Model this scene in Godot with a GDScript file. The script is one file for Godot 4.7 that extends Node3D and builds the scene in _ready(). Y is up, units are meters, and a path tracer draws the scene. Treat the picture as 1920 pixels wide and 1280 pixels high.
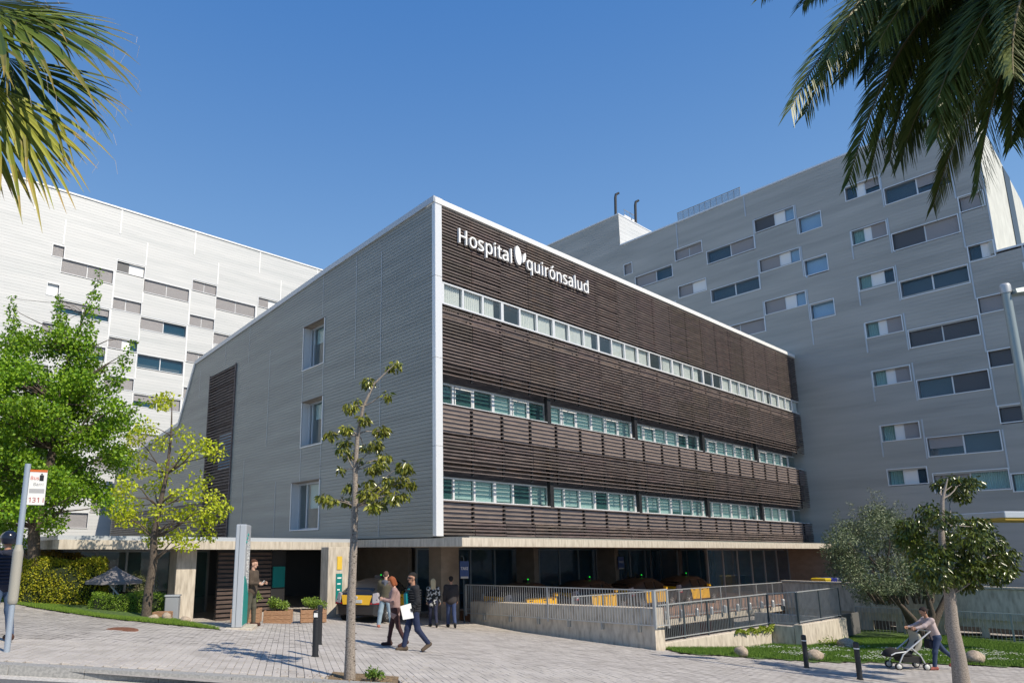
extends Node3D

# ---------------------------------------------------------------- frame of the place
# Building frame: origin at the front corner of the hospital block, x along the slatted front, z out of it.
const TURN := 0.69114
const ORIGIN := Vector3(0.4616, 0.0, -25.0)
var M := {}
var used := {}
var bframe := Transform3D(Basis(Vector3.UP, TURN), ORIGIN)

func P(x: float, y: float, z: float) -> Vector3:
	return bframe * Vector3(x, y, z)

func loc(w: Vector3) -> Vector3:
	return bframe.affine_inverse() * w

func smooth(a: float, b: float, x: float) -> float:
	var t := clampf((x - a) / (b - a), 0.0, 1.0)
	return t * t * (3.0 - 2.0 * t)

# height of the sloping street and forecourt
func ground(x: float, z: float) -> float:
	var y := 0.04 - 0.07 * minf(x, 12.0) + 0.045 * maxf(z, -26.0)
	var l := loc(Vector3(x, 0, z))
	y -= 0.42 * smooth(0.0, -5.0, l.z) * smooth(-3.0, -5.5, l.x) * smooth(-11.5, -9.5, l.x)
	return y

func on_ground(x: float, z: float, up := 0.0) -> Vector3:
	return Vector3(x, ground(x, z) + up, z)

# ---------------------------------------------------------------- mesh builder
class MB:
	var v := PackedVector3Array()
	var n := PackedVector3Array()
	var c := PackedColorArray()
	var uv := PackedVector2Array()
	var i := PackedInt32Array()
	var col := Color(1, 1, 1)

	func quad(a: Vector3, b: Vector3, cc: Vector3, d: Vector3, out: Vector3) -> void:
		var k := v.size()
		var nn := (cc - a).cross(b - a)
		if nn.length_squared() < 1e-14:
			nn = (d - a).cross(cc - a)
		nn = nn.normalized()
		v.push_back(a); v.push_back(b); v.push_back(cc); v.push_back(d)
		uv.push_back(Vector2(0, 0)); uv.push_back(Vector2(1, 0)); uv.push_back(Vector2(1, 1)); uv.push_back(Vector2(0, 1))
		if nn.dot(out) < 0.0:
			nn = -nn
			i.append_array(PackedInt32Array([k, k + 3, k + 2, k, k + 2, k + 1]))
		else:
			i.append_array(PackedInt32Array([k, k + 1, k + 2, k, k + 2, k + 3]))
		for t in 4:
			n.push_back(nn)
			c.push_back(col)

	func tri(a: Vector3, b: Vector3, cc: Vector3, out: Vector3) -> void:
		var k := v.size()
		var nn := (cc - a).cross(b - a).normalized()
		v.push_back(a); v.push_back(b); v.push_back(cc)
		uv.push_back(Vector2(0, 0)); uv.push_back(Vector2(1, 0)); uv.push_back(Vector2(1, 1))
		if nn.dot(out) < 0.0:
			nn = -nn
			i.append_array(PackedInt32Array([k, k + 2, k + 1]))
		else:
			i.append_array(PackedInt32Array([k, k + 1, k + 2]))
		for t in 3:
			n.push_back(nn)
			c.push_back(col)

	func hexa(p: Array) -> void: # p: four bottom corners in a ring, then four top corners
		var m := Vector3.ZERO
		for q in p:
			m += q
		m /= 8.0
		for f in [[0, 1, 2, 3], [4, 5, 6, 7], [0, 1, 5, 4], [1, 2, 6, 5], [2, 3, 7, 6], [3, 0, 4, 7]]:
			quad(p[f[0]], p[f[1]], p[f[2]], p[f[3]], (p[f[0]] + p[f[2]]) * 0.5 - m)

	func box(lo: Vector3, hi: Vector3) -> void:
		hexa([lo, Vector3(hi.x, lo.y, lo.z), Vector3(hi.x, lo.y, hi.z), Vector3(lo.x, lo.y, hi.z), Vector3(lo.x, hi.y, lo.z), Vector3(hi.x, hi.y, lo.z), hi, Vector3(lo.x, hi.y, hi.z)])

	func cbox(lo: Vector3, hi: Vector3, e: float) -> void: # box with its top and upright edges chamfered
		var a := [Vector2(lo.x + e, lo.z), Vector2(hi.x - e, lo.z), Vector2(hi.x, lo.z + e), Vector2(hi.x, hi.z - e), Vector2(hi.x - e, hi.z), Vector2(lo.x + e, hi.z), Vector2(lo.x, hi.z - e), Vector2(lo.x, lo.z + e)]
		var m := Vector2((lo.x + hi.x) * 0.5, (lo.z + hi.z) * 0.5)
		var fx := 1.0 - 2.0 * e / (hi.x - lo.x)
		var fz := 1.0 - 2.0 * e / (hi.z - lo.z)
		var top := []
		for q in a:
			top.append(Vector2(m.x + (q.x - m.x) * fx, m.y + (q.y - m.y) * fz))
		for k in 8:
			var j := (k + 1) % 8
			var o := Vector3((a[k].x + a[j].x) * 0.5 - m.x, 0, (a[k].y + a[j].y) * 0.5 - m.y)
			quad(Vector3(a[k].x, lo.y, a[k].y), Vector3(a[j].x, lo.y, a[j].y), Vector3(a[j].x, hi.y - e, a[j].y), Vector3(a[k].x, hi.y - e, a[k].y), o)
			quad(Vector3(a[k].x, hi.y - e, a[k].y), Vector3(a[j].x, hi.y - e, a[j].y), Vector3(top[j].x, hi.y, top[j].y), Vector3(top[k].x, hi.y, top[k].y), o + Vector3(0, o.length(), 0))
			tri(Vector3(top[k].x, hi.y, top[k].y), Vector3(top[j].x, hi.y, top[j].y), Vector3(m.x, hi.y, m.y), Vector3.UP)
			tri(Vector3(a[k].x, lo.y, a[k].y), Vector3(a[j].x, lo.y, a[j].y), Vector3(m.x, lo.y, m.y), Vector3.DOWN)

	func bar(p: Vector3, q: Vector3, w: float, h: float, up := Vector3.UP) -> void: # beam from p to q
		var d := (q - p).normalized()
		if absf(d.dot(up)) > 0.99:
			up = Vector3.RIGHT
		var s := d.cross(up).normalized() * w * 0.5
		var u := s.cross(d).normalized() * h * 0.5
		hexa([p - s - u, p + s - u, p + s + u, p - s + u, q - s - u, q + s - u, q + s + u, q - s + u])

	func tube(pts: Array, rad: Array, sides := 8, cap := true) -> void:
		var base := v.size()
		var last := Vector3.ZERO
		for k in pts.size():
			var d: Vector3 = (pts[mini(k + 1, pts.size() - 1)] - pts[maxi(k - 1, 0)]).normalized()
			var s := last
			if k == 0:
				s = d.cross(Vector3.UP if absf(d.y) < 0.9 else Vector3.RIGHT).normalized()
			s = (s - d * s.dot(d)).normalized()
			last = s
			var t := d.cross(s)
			for j in sides:
				var a := TAU * j / sides
				var o := s * cos(a) + t * sin(a)
				v.push_back(pts[k] + o * rad[k])
				n.push_back(o)
				c.push_back(col)
				uv.push_back(Vector2(float(j) / sides, float(k)))
		for k in pts.size() - 1:
			for j in sides:
				var a := base + k * sides + j
				var b := base + k * sides + (j + 1) % sides
				i.append_array(PackedInt32Array([a, a + sides, b, b, a + sides, b + sides]))
		if cap:
			for e in [0, pts.size() - 1]:
				var o: Vector3 = (pts[0] - pts[1]) if e == 0 else (pts[e] - pts[e - 1])
				for j in sides:
					tri(v[base + e * sides + j], v[base + e * sides + (j + 1) % sides], pts[e], o)

	func lathe(prof: Array, at: Vector3, sides := 16) -> void: # prof: Vector2(radius, height)
		var base := v.size()
		for k in prof.size():
			var d: Vector2 = prof[mini(k + 1, prof.size() - 1)] - prof[maxi(k - 1, 0)]
			var nn := Vector2(d.y, -d.x).normalized()
			for j in sides:
				var a := TAU * j / sides
				v.push_back(at + Vector3(cos(a) * prof[k].x, prof[k].y, sin(a) * prof[k].x))
				n.push_back(Vector3(cos(a) * nn.x, nn.y, sin(a) * nn.x))
				c.push_back(col)
				uv.push_back(Vector2(float(j) / sides, float(k) / prof.size()))
		for k in prof.size() - 1:
			for j in sides:
				var a := base + k * sides + j
				var b := base + k * sides + (j + 1) % sides
				i.append_array(PackedInt32Array([a, b, a + sides, b, b + sides, a + sides]))

	func prism(poly: PackedVector2Array, t0: float, t1: float, xf: Transform3D) -> void: # polygon in x, y pushed from t0 to t1 along z
		var ids := Geometry2D.triangulate_polygon(poly)
		var o := xf.basis.z
		for t in [[t1, o], [t0, -o]]:
			for k in range(0, ids.size(), 3):
				tri(xf * Vector3(poly[ids[k]].x, poly[ids[k]].y, t[0]), xf * Vector3(poly[ids[k + 1]].x, poly[ids[k + 1]].y, t[0]), xf * Vector3(poly[ids[k + 2]].x, poly[ids[k + 2]].y, t[0]), t[1])
		var area := 0.0
		for k in poly.size():
			var q := poly[(k + 1) % poly.size()]
			area += poly[k].x * q.y - q.x * poly[k].y
		for k in poly.size():
			var a := poly[k]
			var b := poly[(k + 1) % poly.size()]
			var e := (b - a) * signf(area)
			quad(xf * Vector3(a.x, a.y, t0), xf * Vector3(b.x, b.y, t0), xf * Vector3(b.x, b.y, t1), xf * Vector3(a.x, a.y, t1), xf.basis * Vector3(e.y, -e.x, 0))

	func loft(rings: Array, closed := true) -> void: # rings of equal size, smooth skin, capped
		var m: int = rings[0].size()
		var base := v.size()
		for r in rings:
			for p in r:
				v.push_back(p); n.push_back(Vector3.ZERO); c.push_back(col); uv.push_back(Vector2.ZERO)
		var mid := Vector3.ZERO
		for p in rings[rings.size() / 2]:
			mid += p / m
		var first := i.size()
		for k in rings.size() - 1:
			for j in (m if closed else m - 1):
				var a := base + k * m + j
				var b := base + k * m + (j + 1) % m
				_smooth(a, b, b + m, a + m)
		var sum := 0.0
		for k in rings.size():
			var mean := Vector3.ZERO
			for p in rings[k]:
				mean += p / m
			for j in m:
				sum += n[base + k * m + j].dot(rings[k][j] - mean)
		for k in range(base, v.size()):
			n[k] = n[k].normalized() * (-1.0 if sum < 0.0 else 1.0)
		if sum < 0.0:
			for k in range(first, i.size(), 3):
				var sw := i[k + 1]
				i[k + 1] = i[k + 2]
				i[k + 2] = sw
		if closed:
			for e in [0, rings.size() - 1]:
				var cen := Vector3.ZERO
				for p in rings[e]:
					cen += p / m
				for j in m:
					tri(rings[e][j], rings[e][(j + 1) % m], cen, cen - mid)

	func _smooth(a: int, b: int, cc: int, d: int) -> void:
		var nn := (v[cc] - v[a]).cross(v[b] - v[a])
		if nn.length_squared() < 1e-14:
			nn = (v[d] - v[a]).cross(v[cc] - v[a])
		i.append_array(PackedInt32Array([a, b, cc, a, cc, d]))
		for t in [a, b, cc, d]:
			n[t] += nn

	func mesh() -> ArrayMesh:
		var arr := []
		arr.resize(Mesh.ARRAY_MAX)
		arr[Mesh.ARRAY_VERTEX] = v
		arr[Mesh.ARRAY_NORMAL] = n
		arr[Mesh.ARRAY_COLOR] = c
		arr[Mesh.ARRAY_TEX_UV] = uv
		arr[Mesh.ARRAY_INDEX] = i
		var m := ArrayMesh.new()
		m.add_surface_from_arrays(Mesh.PRIMITIVE_TRIANGLES, arr)
		return m

# ---------------------------------------------------------------- nodes
func numbered(called: String) -> String:
	if not used.has(called):
		used[called] = 0
		return called
	used[called] += 1
	return "%s_%03d" % [called, used[called]]

func thing(called: String, label: String, category: String, xf := Transform3D(), group := "") -> Node3D:
	var o := Node3D.new()
	o.name = numbered(called)
	add_child(o)
	o.transform = xf
	o.set_meta("label", label)
	o.set_meta("category", category)
	if group:
		o.set_meta("group", group)
	return o

func part(called: String, mesh: Mesh, m: Material, parent: Node3D, xf := Transform3D()) -> MeshInstance3D:
	var o := MeshInstance3D.new()
	o.name = called
	o.mesh = mesh
	o.material_override = m
	o.transform = xf
	parent.add_child(o, true)
	return o

func struct(called: String, mesh: Mesh, m: Material, xf := Transform3D()) -> MeshInstance3D:
	var o := part(numbered(called), mesh, m, self, xf)
	o.set_meta("kind", "structure")
	return o

func stuff(o: Node) -> void:
	o.set_meta("kind", "stuff")

# ---------------------------------------------------------------- materials
func lin(r: float, g: float, b: float) -> Color:
	return Color(r, g, b).linear_to_srgb()

func ramp(stops: Array) -> Gradient: # [offset, linear colour as r, g, b]
	var g := Gradient.new()
	g.offsets = PackedFloat32Array()
	var off := PackedFloat32Array()
	var col := PackedColorArray()
	for s in stops:
		off.push_back(s[0])
		col.push_back(lin(s[1], s[2], s[3]))
	g.offsets = off
	g.colors = col
	return g

func ntex(freq: float, stops: Array, sd: int, size := 512, octaves := 4, kind := FastNoiseLite.TYPE_SIMPLEX_SMOOTH, normalmap := 0.0) -> NoiseTexture2D:
	var f := FastNoiseLite.new()
	f.noise_type = kind
	f.frequency = freq
	f.seed = sd
	f.fractal_octaves = octaves
	f.fractal_gain = 0.55
	var t := NoiseTexture2D.new()
	t.width = size
	t.height = size
	t.seamless = true
	t.noise = f
	if normalmap > 0.0:
		t.as_normal_map = true
		t.bump_strength = normalmap
	elif stops.size():
		t.color_ramp = ramp(stops)
	return t

func plain(r: float, g: float, b: float, rough := 0.7, metal := 0.0) -> StandardMaterial3D:
	var m := StandardMaterial3D.new()
	m.albedo_color = lin(r, g, b)
	m.roughness = rough
	m.metallic = metal
	m.vertex_color_use_as_albedo = true
	return m

# colours that run through a world-space noise, with an optional relief in centimetres
func grained(stops: Array, scale: Vector3, freq: float, sd: int, rough := 0.8, relief := 0.0, metal := 0.0, world := true) -> StandardMaterial3D:
	var m := StandardMaterial3D.new()
	m.albedo_texture = ntex(freq, stops, sd)
	m.roughness = rough
	m.metallic = metal
	m.uv1_triplanar = true
	m.uv1_world_triplanar = world
	m.uv1_scale = scale
	m.vertex_color_use_as_albedo = true
	if relief > 0.0:
		m.heightmap_enabled = true
		m.heightmap_texture = ntex(freq * 2.0, [], sd + 7)
		m.heightmap_scale = relief
	return m

func pane_mat(r: float, g: float, b: float, alpha := 0.12) -> StandardMaterial3D:
	var m := StandardMaterial3D.new()
	m.transparency = BaseMaterial3D.TRANSPARENCY_ALPHA
	var c := lin(r, g, b)
	c.a = alpha
	m.albedo_color = c
	m.roughness = 0.02
	m.metallic_specular = 0.6
	return m

func leaf_mat(r: float, g: float, b: float, through: float, rough := 0.5) -> StandardMaterial3D:
	var m := plain(r, g, b, rough)
	m.backlight_enabled = true
	m.backlight = Color(through, through, through * 0.6)
	m.cull_mode = BaseMaterial3D.CULL_DISABLED
	return m

# ---------------------------------------------------------------- the scene
func _ready() -> void:
	# camera: eye at 1.6 m above the pavement, tilted up 11 degrees, lens shifted
	var cam := Camera3D.new()
	cam.name = "camera"
	add_child(cam)
	cam.projection = Camera3D.PROJECTION_FRUSTUM
	cam.near = 0.1
	cam.far = 1500.0
	cam.size = 0.1 * 1280.0 / 1244.0
	cam.frustum_offset = Vector2(0.1 * 167.0 / 1244.0, 0.1 * 151.0 / 1244.0)
	cam.position = Vector3(0, 1.6, 0)
	cam.rotation = Vector3(atan(242.0 / 1244.0), 0, 0)
	cam.current = true
	# sky, sun, exposure
	var we := WorldEnvironment.new()
	we.name = "environment"
	var e := Environment.new()
	e.background_mode = Environment.BG_SKY
	var sm := ProceduralSkyMaterial.new()
	sm.sky_top_color = Color(0.205, 0.430, 0.705)
	sm.sky_horizon_color = Color(0.72, 0.88, 1.0)
	sm.sky_curve = 0.27
	sm.ground_bottom_color = Color(0.36, 0.34, 0.32)
	sm.ground_horizon_color = Color(0.52, 0.55, 0.58)
	sm.sun_angle_max = 1.0
	var sky := Sky.new()
	sky.sky_material = sm
	e.sky = sky
	e.tonemap_mode = Environment.TONE_MAPPER_LINEAR
	e.tonemap_exposure = 1.1
	e.sdfgi_enabled = true
	e.ssao_enabled = true
	e.ssil_enabled = true
	we.environment = e
	add_child(we)
	var sun := DirectionalLight3D.new()
	sun.name = "sun"
	sun.light_color = Color(1.0, 0.955, 0.88)
	sun.light_energy = 1.5
	sun.light_angular_distance = 0.5
	sun.shadow_enabled = true
	add_child(sun)
	var toward := Vector3(0.722, 1.0, 0.700) # to the sun, 45 degrees up, behind the right shoulder
	sun.look_at_from_position(toward * 50.0, Vector3.ZERO, Vector3.UP)

	make_materials()
	build_ground()
	build_right_tower()
	build_left_tower()
	build_hospital()
	build_terrace()
	build_vegetation()
	build_street()
	build_vehicles()
	build_people()

func make_materials() -> void:
	M.ground_base = grained([[0.3, 0.31, 0.288, 0.268], [0.7, 0.39, 0.363, 0.338]], Vector3(0.7, 0.7, 0.7), 0.02, 3, 0.95)
	M.paver = grained([[0.2, 0.39, 0.36, 0.335], [0.45, 0.46, 0.428, 0.40], [0.8, 0.51, 0.475, 0.445]], Vector3(0.16, 0.16, 0.16), 0.012, 5, 0.85, 0.15)
	M.asphalt = grained([[0.3, 0.10, 0.10, 0.105], [0.7, 0.17, 0.17, 0.175]], Vector3(1.2, 1.2, 1.2), 0.06, 9, 0.92, 0.2)
	M.kerb = grained([[0.3, 0.26, 0.26, 0.255], [0.7, 0.38, 0.375, 0.365]], Vector3(0.8, 0.8, 0.8), 0.05, 11, 0.85, 0.1)
	M.gutter = grained([[0.35, 0.42, 0.40, 0.37], [0.65, 0.58, 0.56, 0.53]], Vector3(0.9, 0.9, 0.9), 0.04, 12, 0.9)
	M.soil = grained([[0.3, 0.12, 0.08, 0.045], [0.5, 0.24, 0.17, 0.10], [0.7, 0.38, 0.28, 0.17]], Vector3(1.6, 1.6, 1.6), 0.05, 13, 1.0, 1.0)
	M.turf = grained([[0.3, 0.035, 0.07, 0.015], [0.55, 0.075, 0.14, 0.025], [0.75, 0.12, 0.17, 0.04]], Vector3(0.5, 0.5, 0.5), 0.03, 14, 1.0)
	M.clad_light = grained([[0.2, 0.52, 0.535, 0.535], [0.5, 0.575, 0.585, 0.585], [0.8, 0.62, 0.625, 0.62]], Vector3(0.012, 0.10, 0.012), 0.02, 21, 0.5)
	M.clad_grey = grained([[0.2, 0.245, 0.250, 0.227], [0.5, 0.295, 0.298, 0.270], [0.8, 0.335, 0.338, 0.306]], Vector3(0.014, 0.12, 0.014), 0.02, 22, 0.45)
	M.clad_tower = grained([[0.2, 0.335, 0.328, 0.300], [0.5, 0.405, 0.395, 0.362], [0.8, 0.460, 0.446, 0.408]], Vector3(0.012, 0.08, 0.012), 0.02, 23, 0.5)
	M.cream = grained([[0.3, 0.50, 0.50, 0.45], [0.7, 0.60, 0.60, 0.54]], Vector3(0.1, 0.05, 0.1), 0.02, 24, 0.7)
	M.trim = plain(0.74, 0.75, 0.76, 0.35, 0.2)
	M.trim_grey = plain(0.50, 0.53, 0.56, 0.4, 0.3)
	M.white = plain(0.80, 0.80, 0.79, 0.5)
	M.concrete = grained([[0.2, 0.36, 0.315, 0.255], [0.5, 0.52, 0.465, 0.385], [0.8, 0.60, 0.545, 0.46]], Vector3(0.55, 0.07, 0.55), 0.03, 31, 0.9, 0.25)
	M.concrete_wall = grained([[0.2, 0.38, 0.325, 0.26], [0.45, 0.55, 0.485, 0.40], [0.8, 0.66, 0.59, 0.49]], Vector3(0.4, 0.08, 0.4), 0.03, 32, 0.92, 0.35)
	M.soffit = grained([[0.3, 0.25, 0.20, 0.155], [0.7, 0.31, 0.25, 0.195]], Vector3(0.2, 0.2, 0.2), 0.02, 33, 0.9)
	M.wood = grained([[0.2, 0.062, 0.049, 0.047], [0.5, 0.135, 0.108, 0.102], [0.72, 0.195, 0.158, 0.148], [0.86, 0.30, 0.17, 0.11]], Vector3(0.10, 1.2, 0.10), 0.03, 41, 0.75)
	M.wood_dark = grained([[0.3, 0.060, 0.042, 0.036], [0.7, 0.115, 0.082, 0.070]], Vector3(0.1, 0.8, 0.1), 0.03, 42, 0.8)
	M.spandrel = grained([[0.3, 0.24, 0.20, 0.19], [0.7, 0.31, 0.26, 0.25]], Vector3(0.15, 0.6, 0.15), 0.03, 43, 0.7)
	M.planter = grained([[0.3, 0.26, 0.14, 0.075], [0.7, 0.42, 0.25, 0.145]], Vector3(0.4, 3.0, 0.4), 0.03, 44, 0.85)
	M.black = plain(0.018, 0.018, 0.02, 0.5)
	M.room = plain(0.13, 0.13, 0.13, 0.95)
	M.room_dim = plain(0.20, 0.21, 0.21, 0.95)
	M.glass = pane_mat(0.30, 0.42, 0.46, 0.10)
	M.glass_blue = pane_mat(0.02, 0.10, 0.17, 0.45)
	M.glass_teal = pane_mat(0.10, 0.30, 0.30, 0.25)
	M.panel_blue = plain(0.27, 0.44, 0.62, 0.12)
	M.shutter = plain(0.37, 0.355, 0.36, 0.6)
	M.shutter_dark = plain(0.12, 0.125, 0.135, 0.5)
	M.curtain = leaf_mat(0.62, 0.66, 0.62, 0.35, 0.9)
	M.blind = leaf_mat(0.40, 0.56, 0.54, 0.3, 0.8)
	M.blind_teal = plain(0.26, 0.46, 0.43, 0.8)
	M.steel = plain(0.34, 0.36, 0.37, 0.5, 0.5)
	M.steel_dark = plain(0.075, 0.095, 0.11, 0.5, 0.4)
	M.steel_light = plain(0.50, 0.51, 0.51, 0.45, 0.4)
	M.iron_black = plain(0.022, 0.023, 0.026, 0.45, 0.1)
	M.teal = plain(0.0, 0.27, 0.25, 0.4)
	M.teal_dark = plain(0.0, 0.20, 0.185, 0.5)
	M.yellow_sign = plain(0.70, 0.47, 0.05, 0.5)
	M.sign_blue = plain(0.022, 0.055, 0.19, 0.4)
	M.sign_white = plain(0.82, 0.82, 0.80, 0.45)
	M.sign_red = plain(0.62, 0.10, 0.06, 0.5)
	M.letter = plain(0.88, 0.88, 0.87, 0.35)
	M.rust = grained([[0.3, 0.15, 0.06, 0.035], [0.7, 0.26, 0.12, 0.075]], Vector3(2, 2, 2), 0.05, 51, 0.9)
	M.red_door = plain(0.22, 0.02, 0.03, 0.6)
	M.brick_floor = grained([[0.3, 0.30, 0.17, 0.12], [0.7, 0.42, 0.26, 0.19]], Vector3(0.8, 0.8, 0.8), 0.03, 52, 0.9)
	M.stone = grained([[0.3, 0.30, 0.24, 0.18], [0.7, 0.50, 0.41, 0.32]], Vector3(1.2, 1.2, 1.2), 0.02, 53, 0.9, 0.8)
	M.bark = grained([[0.3, 0.065, 0.050, 0.038], [0.7, 0.17, 0.135, 0.105]], Vector3(2.2, 0.5, 2.2), 0.04, 54, 0.95, 1.2)
	M.bark_pale = grained([[0.25, 0.17, 0.14, 0.115], [0.5, 0.31, 0.265, 0.225], [0.8, 0.42, 0.365, 0.31]], Vector3(1.6, 1.6, 1.6), 0.04, 55, 0.9, 0.5)
	M.lamp_grey = plain(0.30, 0.35, 0.35, 0.4, 0.3)

# ---------------------------------------------------------------- facades
# Ribbed cladding on a facade: x along, y up, z out. rows of planks, cut round the openings [x0, y0, x1, y1].
# edge: Callable y -> [x0, x1] gives the outline.
func ribs(mb: MB, y0: float, y1: float, pitch: float, edge: Callable, openings: Array, deep := 0.03, gap := 0.022, rng: RandomNumberGenerator = null) -> void:
	var rows := int(ceil((y1 - y0) / pitch))
	for r in rows:
		var a := y0 + r * pitch
		var b := minf(a + pitch, y1)
		var m := (a + b) * 0.5
		var e: Array = edge.call(m)
		var spans := [[e[0], e[1]]]
		for o in openings:
			if m > o[1] and m < o[3]:
				var next := []
				for s in spans:
					if o[2] <= s[0] or o[0] >= s[1]:
						next.append(s)
						continue
					if o[0] > s[0]:
						next.append([s[0], o[0]])
					if o[2] < s[1]:
						next.append([o[2], s[1]])
				spans = next
		if rng:
			var k := rng.randf_range(0.975, 1.025)
			mb.col = Color(k, k, k)
		for s in spans:
			var g := b - gap
			mb.quad(Vector3(s[0], a, deep), Vector3(s[1], a, deep), Vector3(s[1], g, deep * 0.8), Vector3(s[0], g, deep * 0.8), Vector3.BACK)
			mb.quad(Vector3(s[0], g, deep * 0.8), Vector3(s[1], g, deep * 0.8), Vector3(s[1], g, 0), Vector3(s[0], g, 0), Vector3.UP)
			mb.quad(Vector3(s[0], g, 0), Vector3(s[1], g, 0), Vector3(s[1], b, 0), Vector3(s[0], b, 0), Vector3.BACK)
			mb.quad(Vector3(s[0], a, deep), Vector3(s[1], a, deep), Vector3(s[1], a, 0), Vector3(s[0], a, 0), Vector3.DOWN)
	mb.col = Color(1, 1, 1)

var window_meshes := {}
func cached(key: String, make: Callable) -> Mesh:
	if not window_meshes.has(key):
		var mb := MB.new()
		make.call(mb)
		window_meshes[key] = mb.mesh()
	return window_meshes[key]

# a recessed window: w by h, segs [[share, kind], ...] from left to right
func window(parent: Node3D, xf: Transform3D, w: float, h: float, segs: Array, deep := 0.22) -> Node3D:
	var o := Node3D.new()
	o.name = "window"
	o.transform = xf
	parent.add_child(o, true)
	var key := "%.2f_%.2f_%.2f" % [w, h, deep]
	part("reveal", cached("rv" + key, func(mb: MB):
		var z := -deep - 0.55
		mb.quad(Vector3(0, 0, 0.02), Vector3(w, 0, 0.02), Vector3(w, 0, z), Vector3(0, 0, z), Vector3.UP)
		mb.quad(Vector3(0, h, 0.02), Vector3(w, h, 0.02), Vector3(w, h, z), Vector3(0, h, z), Vector3.DOWN)
		mb.quad(Vector3(0, 0, 0.02), Vector3(0, h, 0.02), Vector3(0, h, z), Vector3(0, 0, z), Vector3.RIGHT)
		mb.quad(Vector3(w, 0, 0.02), Vector3(w, h, 0.02), Vector3(w, h, z), Vector3(w, 0, z), Vector3.LEFT)
	), M.trim_grey, o)
	part("room", cached("rm" + key, func(mb: MB):
		mb.quad(Vector3(0, 0, -deep - 0.5), Vector3(w, 0, -deep - 0.5), Vector3(w, h, -deep - 0.5), Vector3(0, h, -deep - 0.5), Vector3.BACK)
	), M.room_dim, o)
	var fkey := key
	for s in segs:
		fkey += "_%.3f" % s[0]
	part("frame", cached("fr" + fkey, func(mb: MB):
		var t := 0.055
		mb.box(Vector3(-t, -t, -0.02), Vector3(w + t, 0, 0.05))
		mb.box(Vector3(-t, h, -0.02), Vector3(w + t, h + t, 0.05))
		mb.box(Vector3(-t, 0, -0.02), Vector3(0, h, 0.05))
		mb.box(Vector3(w, 0, -0.02), Vector3(w + t, h, 0.05))
		var x := 0.0
		for k in segs.size():
			x += segs[k][0] * w
			if k < segs.size() - 1:
				mb.box(Vector3(x - 0.04, 0.002, -deep - 0.04), Vector3(x + 0.04, h - 0.002, -deep + 0.06))
	), M.trim, o)
	var x := 0.0
	for s in segs:
		var sw: float = s[0] * w
		var a := x + 0.04
		var b := x + sw - 0.04
		x += sw
		var kind: String = s[1]
		var at := Transform3D(Basis(), Vector3(a, 0, -deep))
		var pk := "%.2f_%.2f" % [b - a, h]
		var ww := b - a
		if kind in ["shut", "dark_shut", "half"]:
			var from := 0.0 if kind != "half" else h * 0.42
			part("shutter", cached("sh" + pk + kind, func(mb: MB):
				ribs(mb, from, h, 0.085, func(_y): return [0.0, ww], [], 0.035, 0.03)
			), M.shutter_dark if kind == "dark_shut" else M.shutter, o, at.translated(Vector3(0, 0, 0.07)))
		if kind in ["glass", "half", "teal", "blue"]:
			part("pane", cached("pn" + pk, func(mb: MB):
				mb.quad(Vector3(0, 0, 0), Vector3(ww, 0, 0), Vector3(ww, h, 0), Vector3(0, h, 0), Vector3.BACK)
			), M.glass_blue if kind in ["glass", "half"] else M.glass, o, at)
		if kind == "teal":
			part("curtain", curtain_mesh(ww, h), M.blind_teal, o, at.translated(Vector3(0, 0, -0.15)))
		if kind in ["white", "blue"]:
			part("panel", cached("wp" + pk, func(mb: MB):
				mb.box(Vector3(0, 0.004, -0.03), Vector3(ww, h - 0.004, 0.0))
			), M.white if kind == "white" else M.panel_blue, o, at.translated(Vector3(0, 0, 0.05 if kind == "white" else -0.06)))
	return o

func curtain_mesh(w: float, h: float, folds := 0.11, deep := 0.025) -> Mesh:
	return cached("cu%.2f_%.2f" % [w, h], func(mb: MB):
		var k := maxi(6, int(w / folds * 4))
		var rng := RandomNumberGenerator.new()
		rng.seed = int(w * 977 + h * 131)
		var ph := rng.randf() * 6.0
		for j in k:
			var x0 := w * j / k
			var x1 := w * (j + 1) / k
			var z0 := sin(x0 / folds * TAU + ph + 0.8 * sin(x0 * 5.0)) * deep
			var z1 := sin(x1 / folds * TAU + ph + 0.8 * sin(x1 * 5.0)) * deep
			mb.quad(Vector3(x0, 0, z0 * 1.2), Vector3(x1, 0, z1 * 1.2), Vector3(x1, h, z1 * 0.8), Vector3(x0, h, z0 * 0.8), Vector3.BACK)
	)

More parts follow.
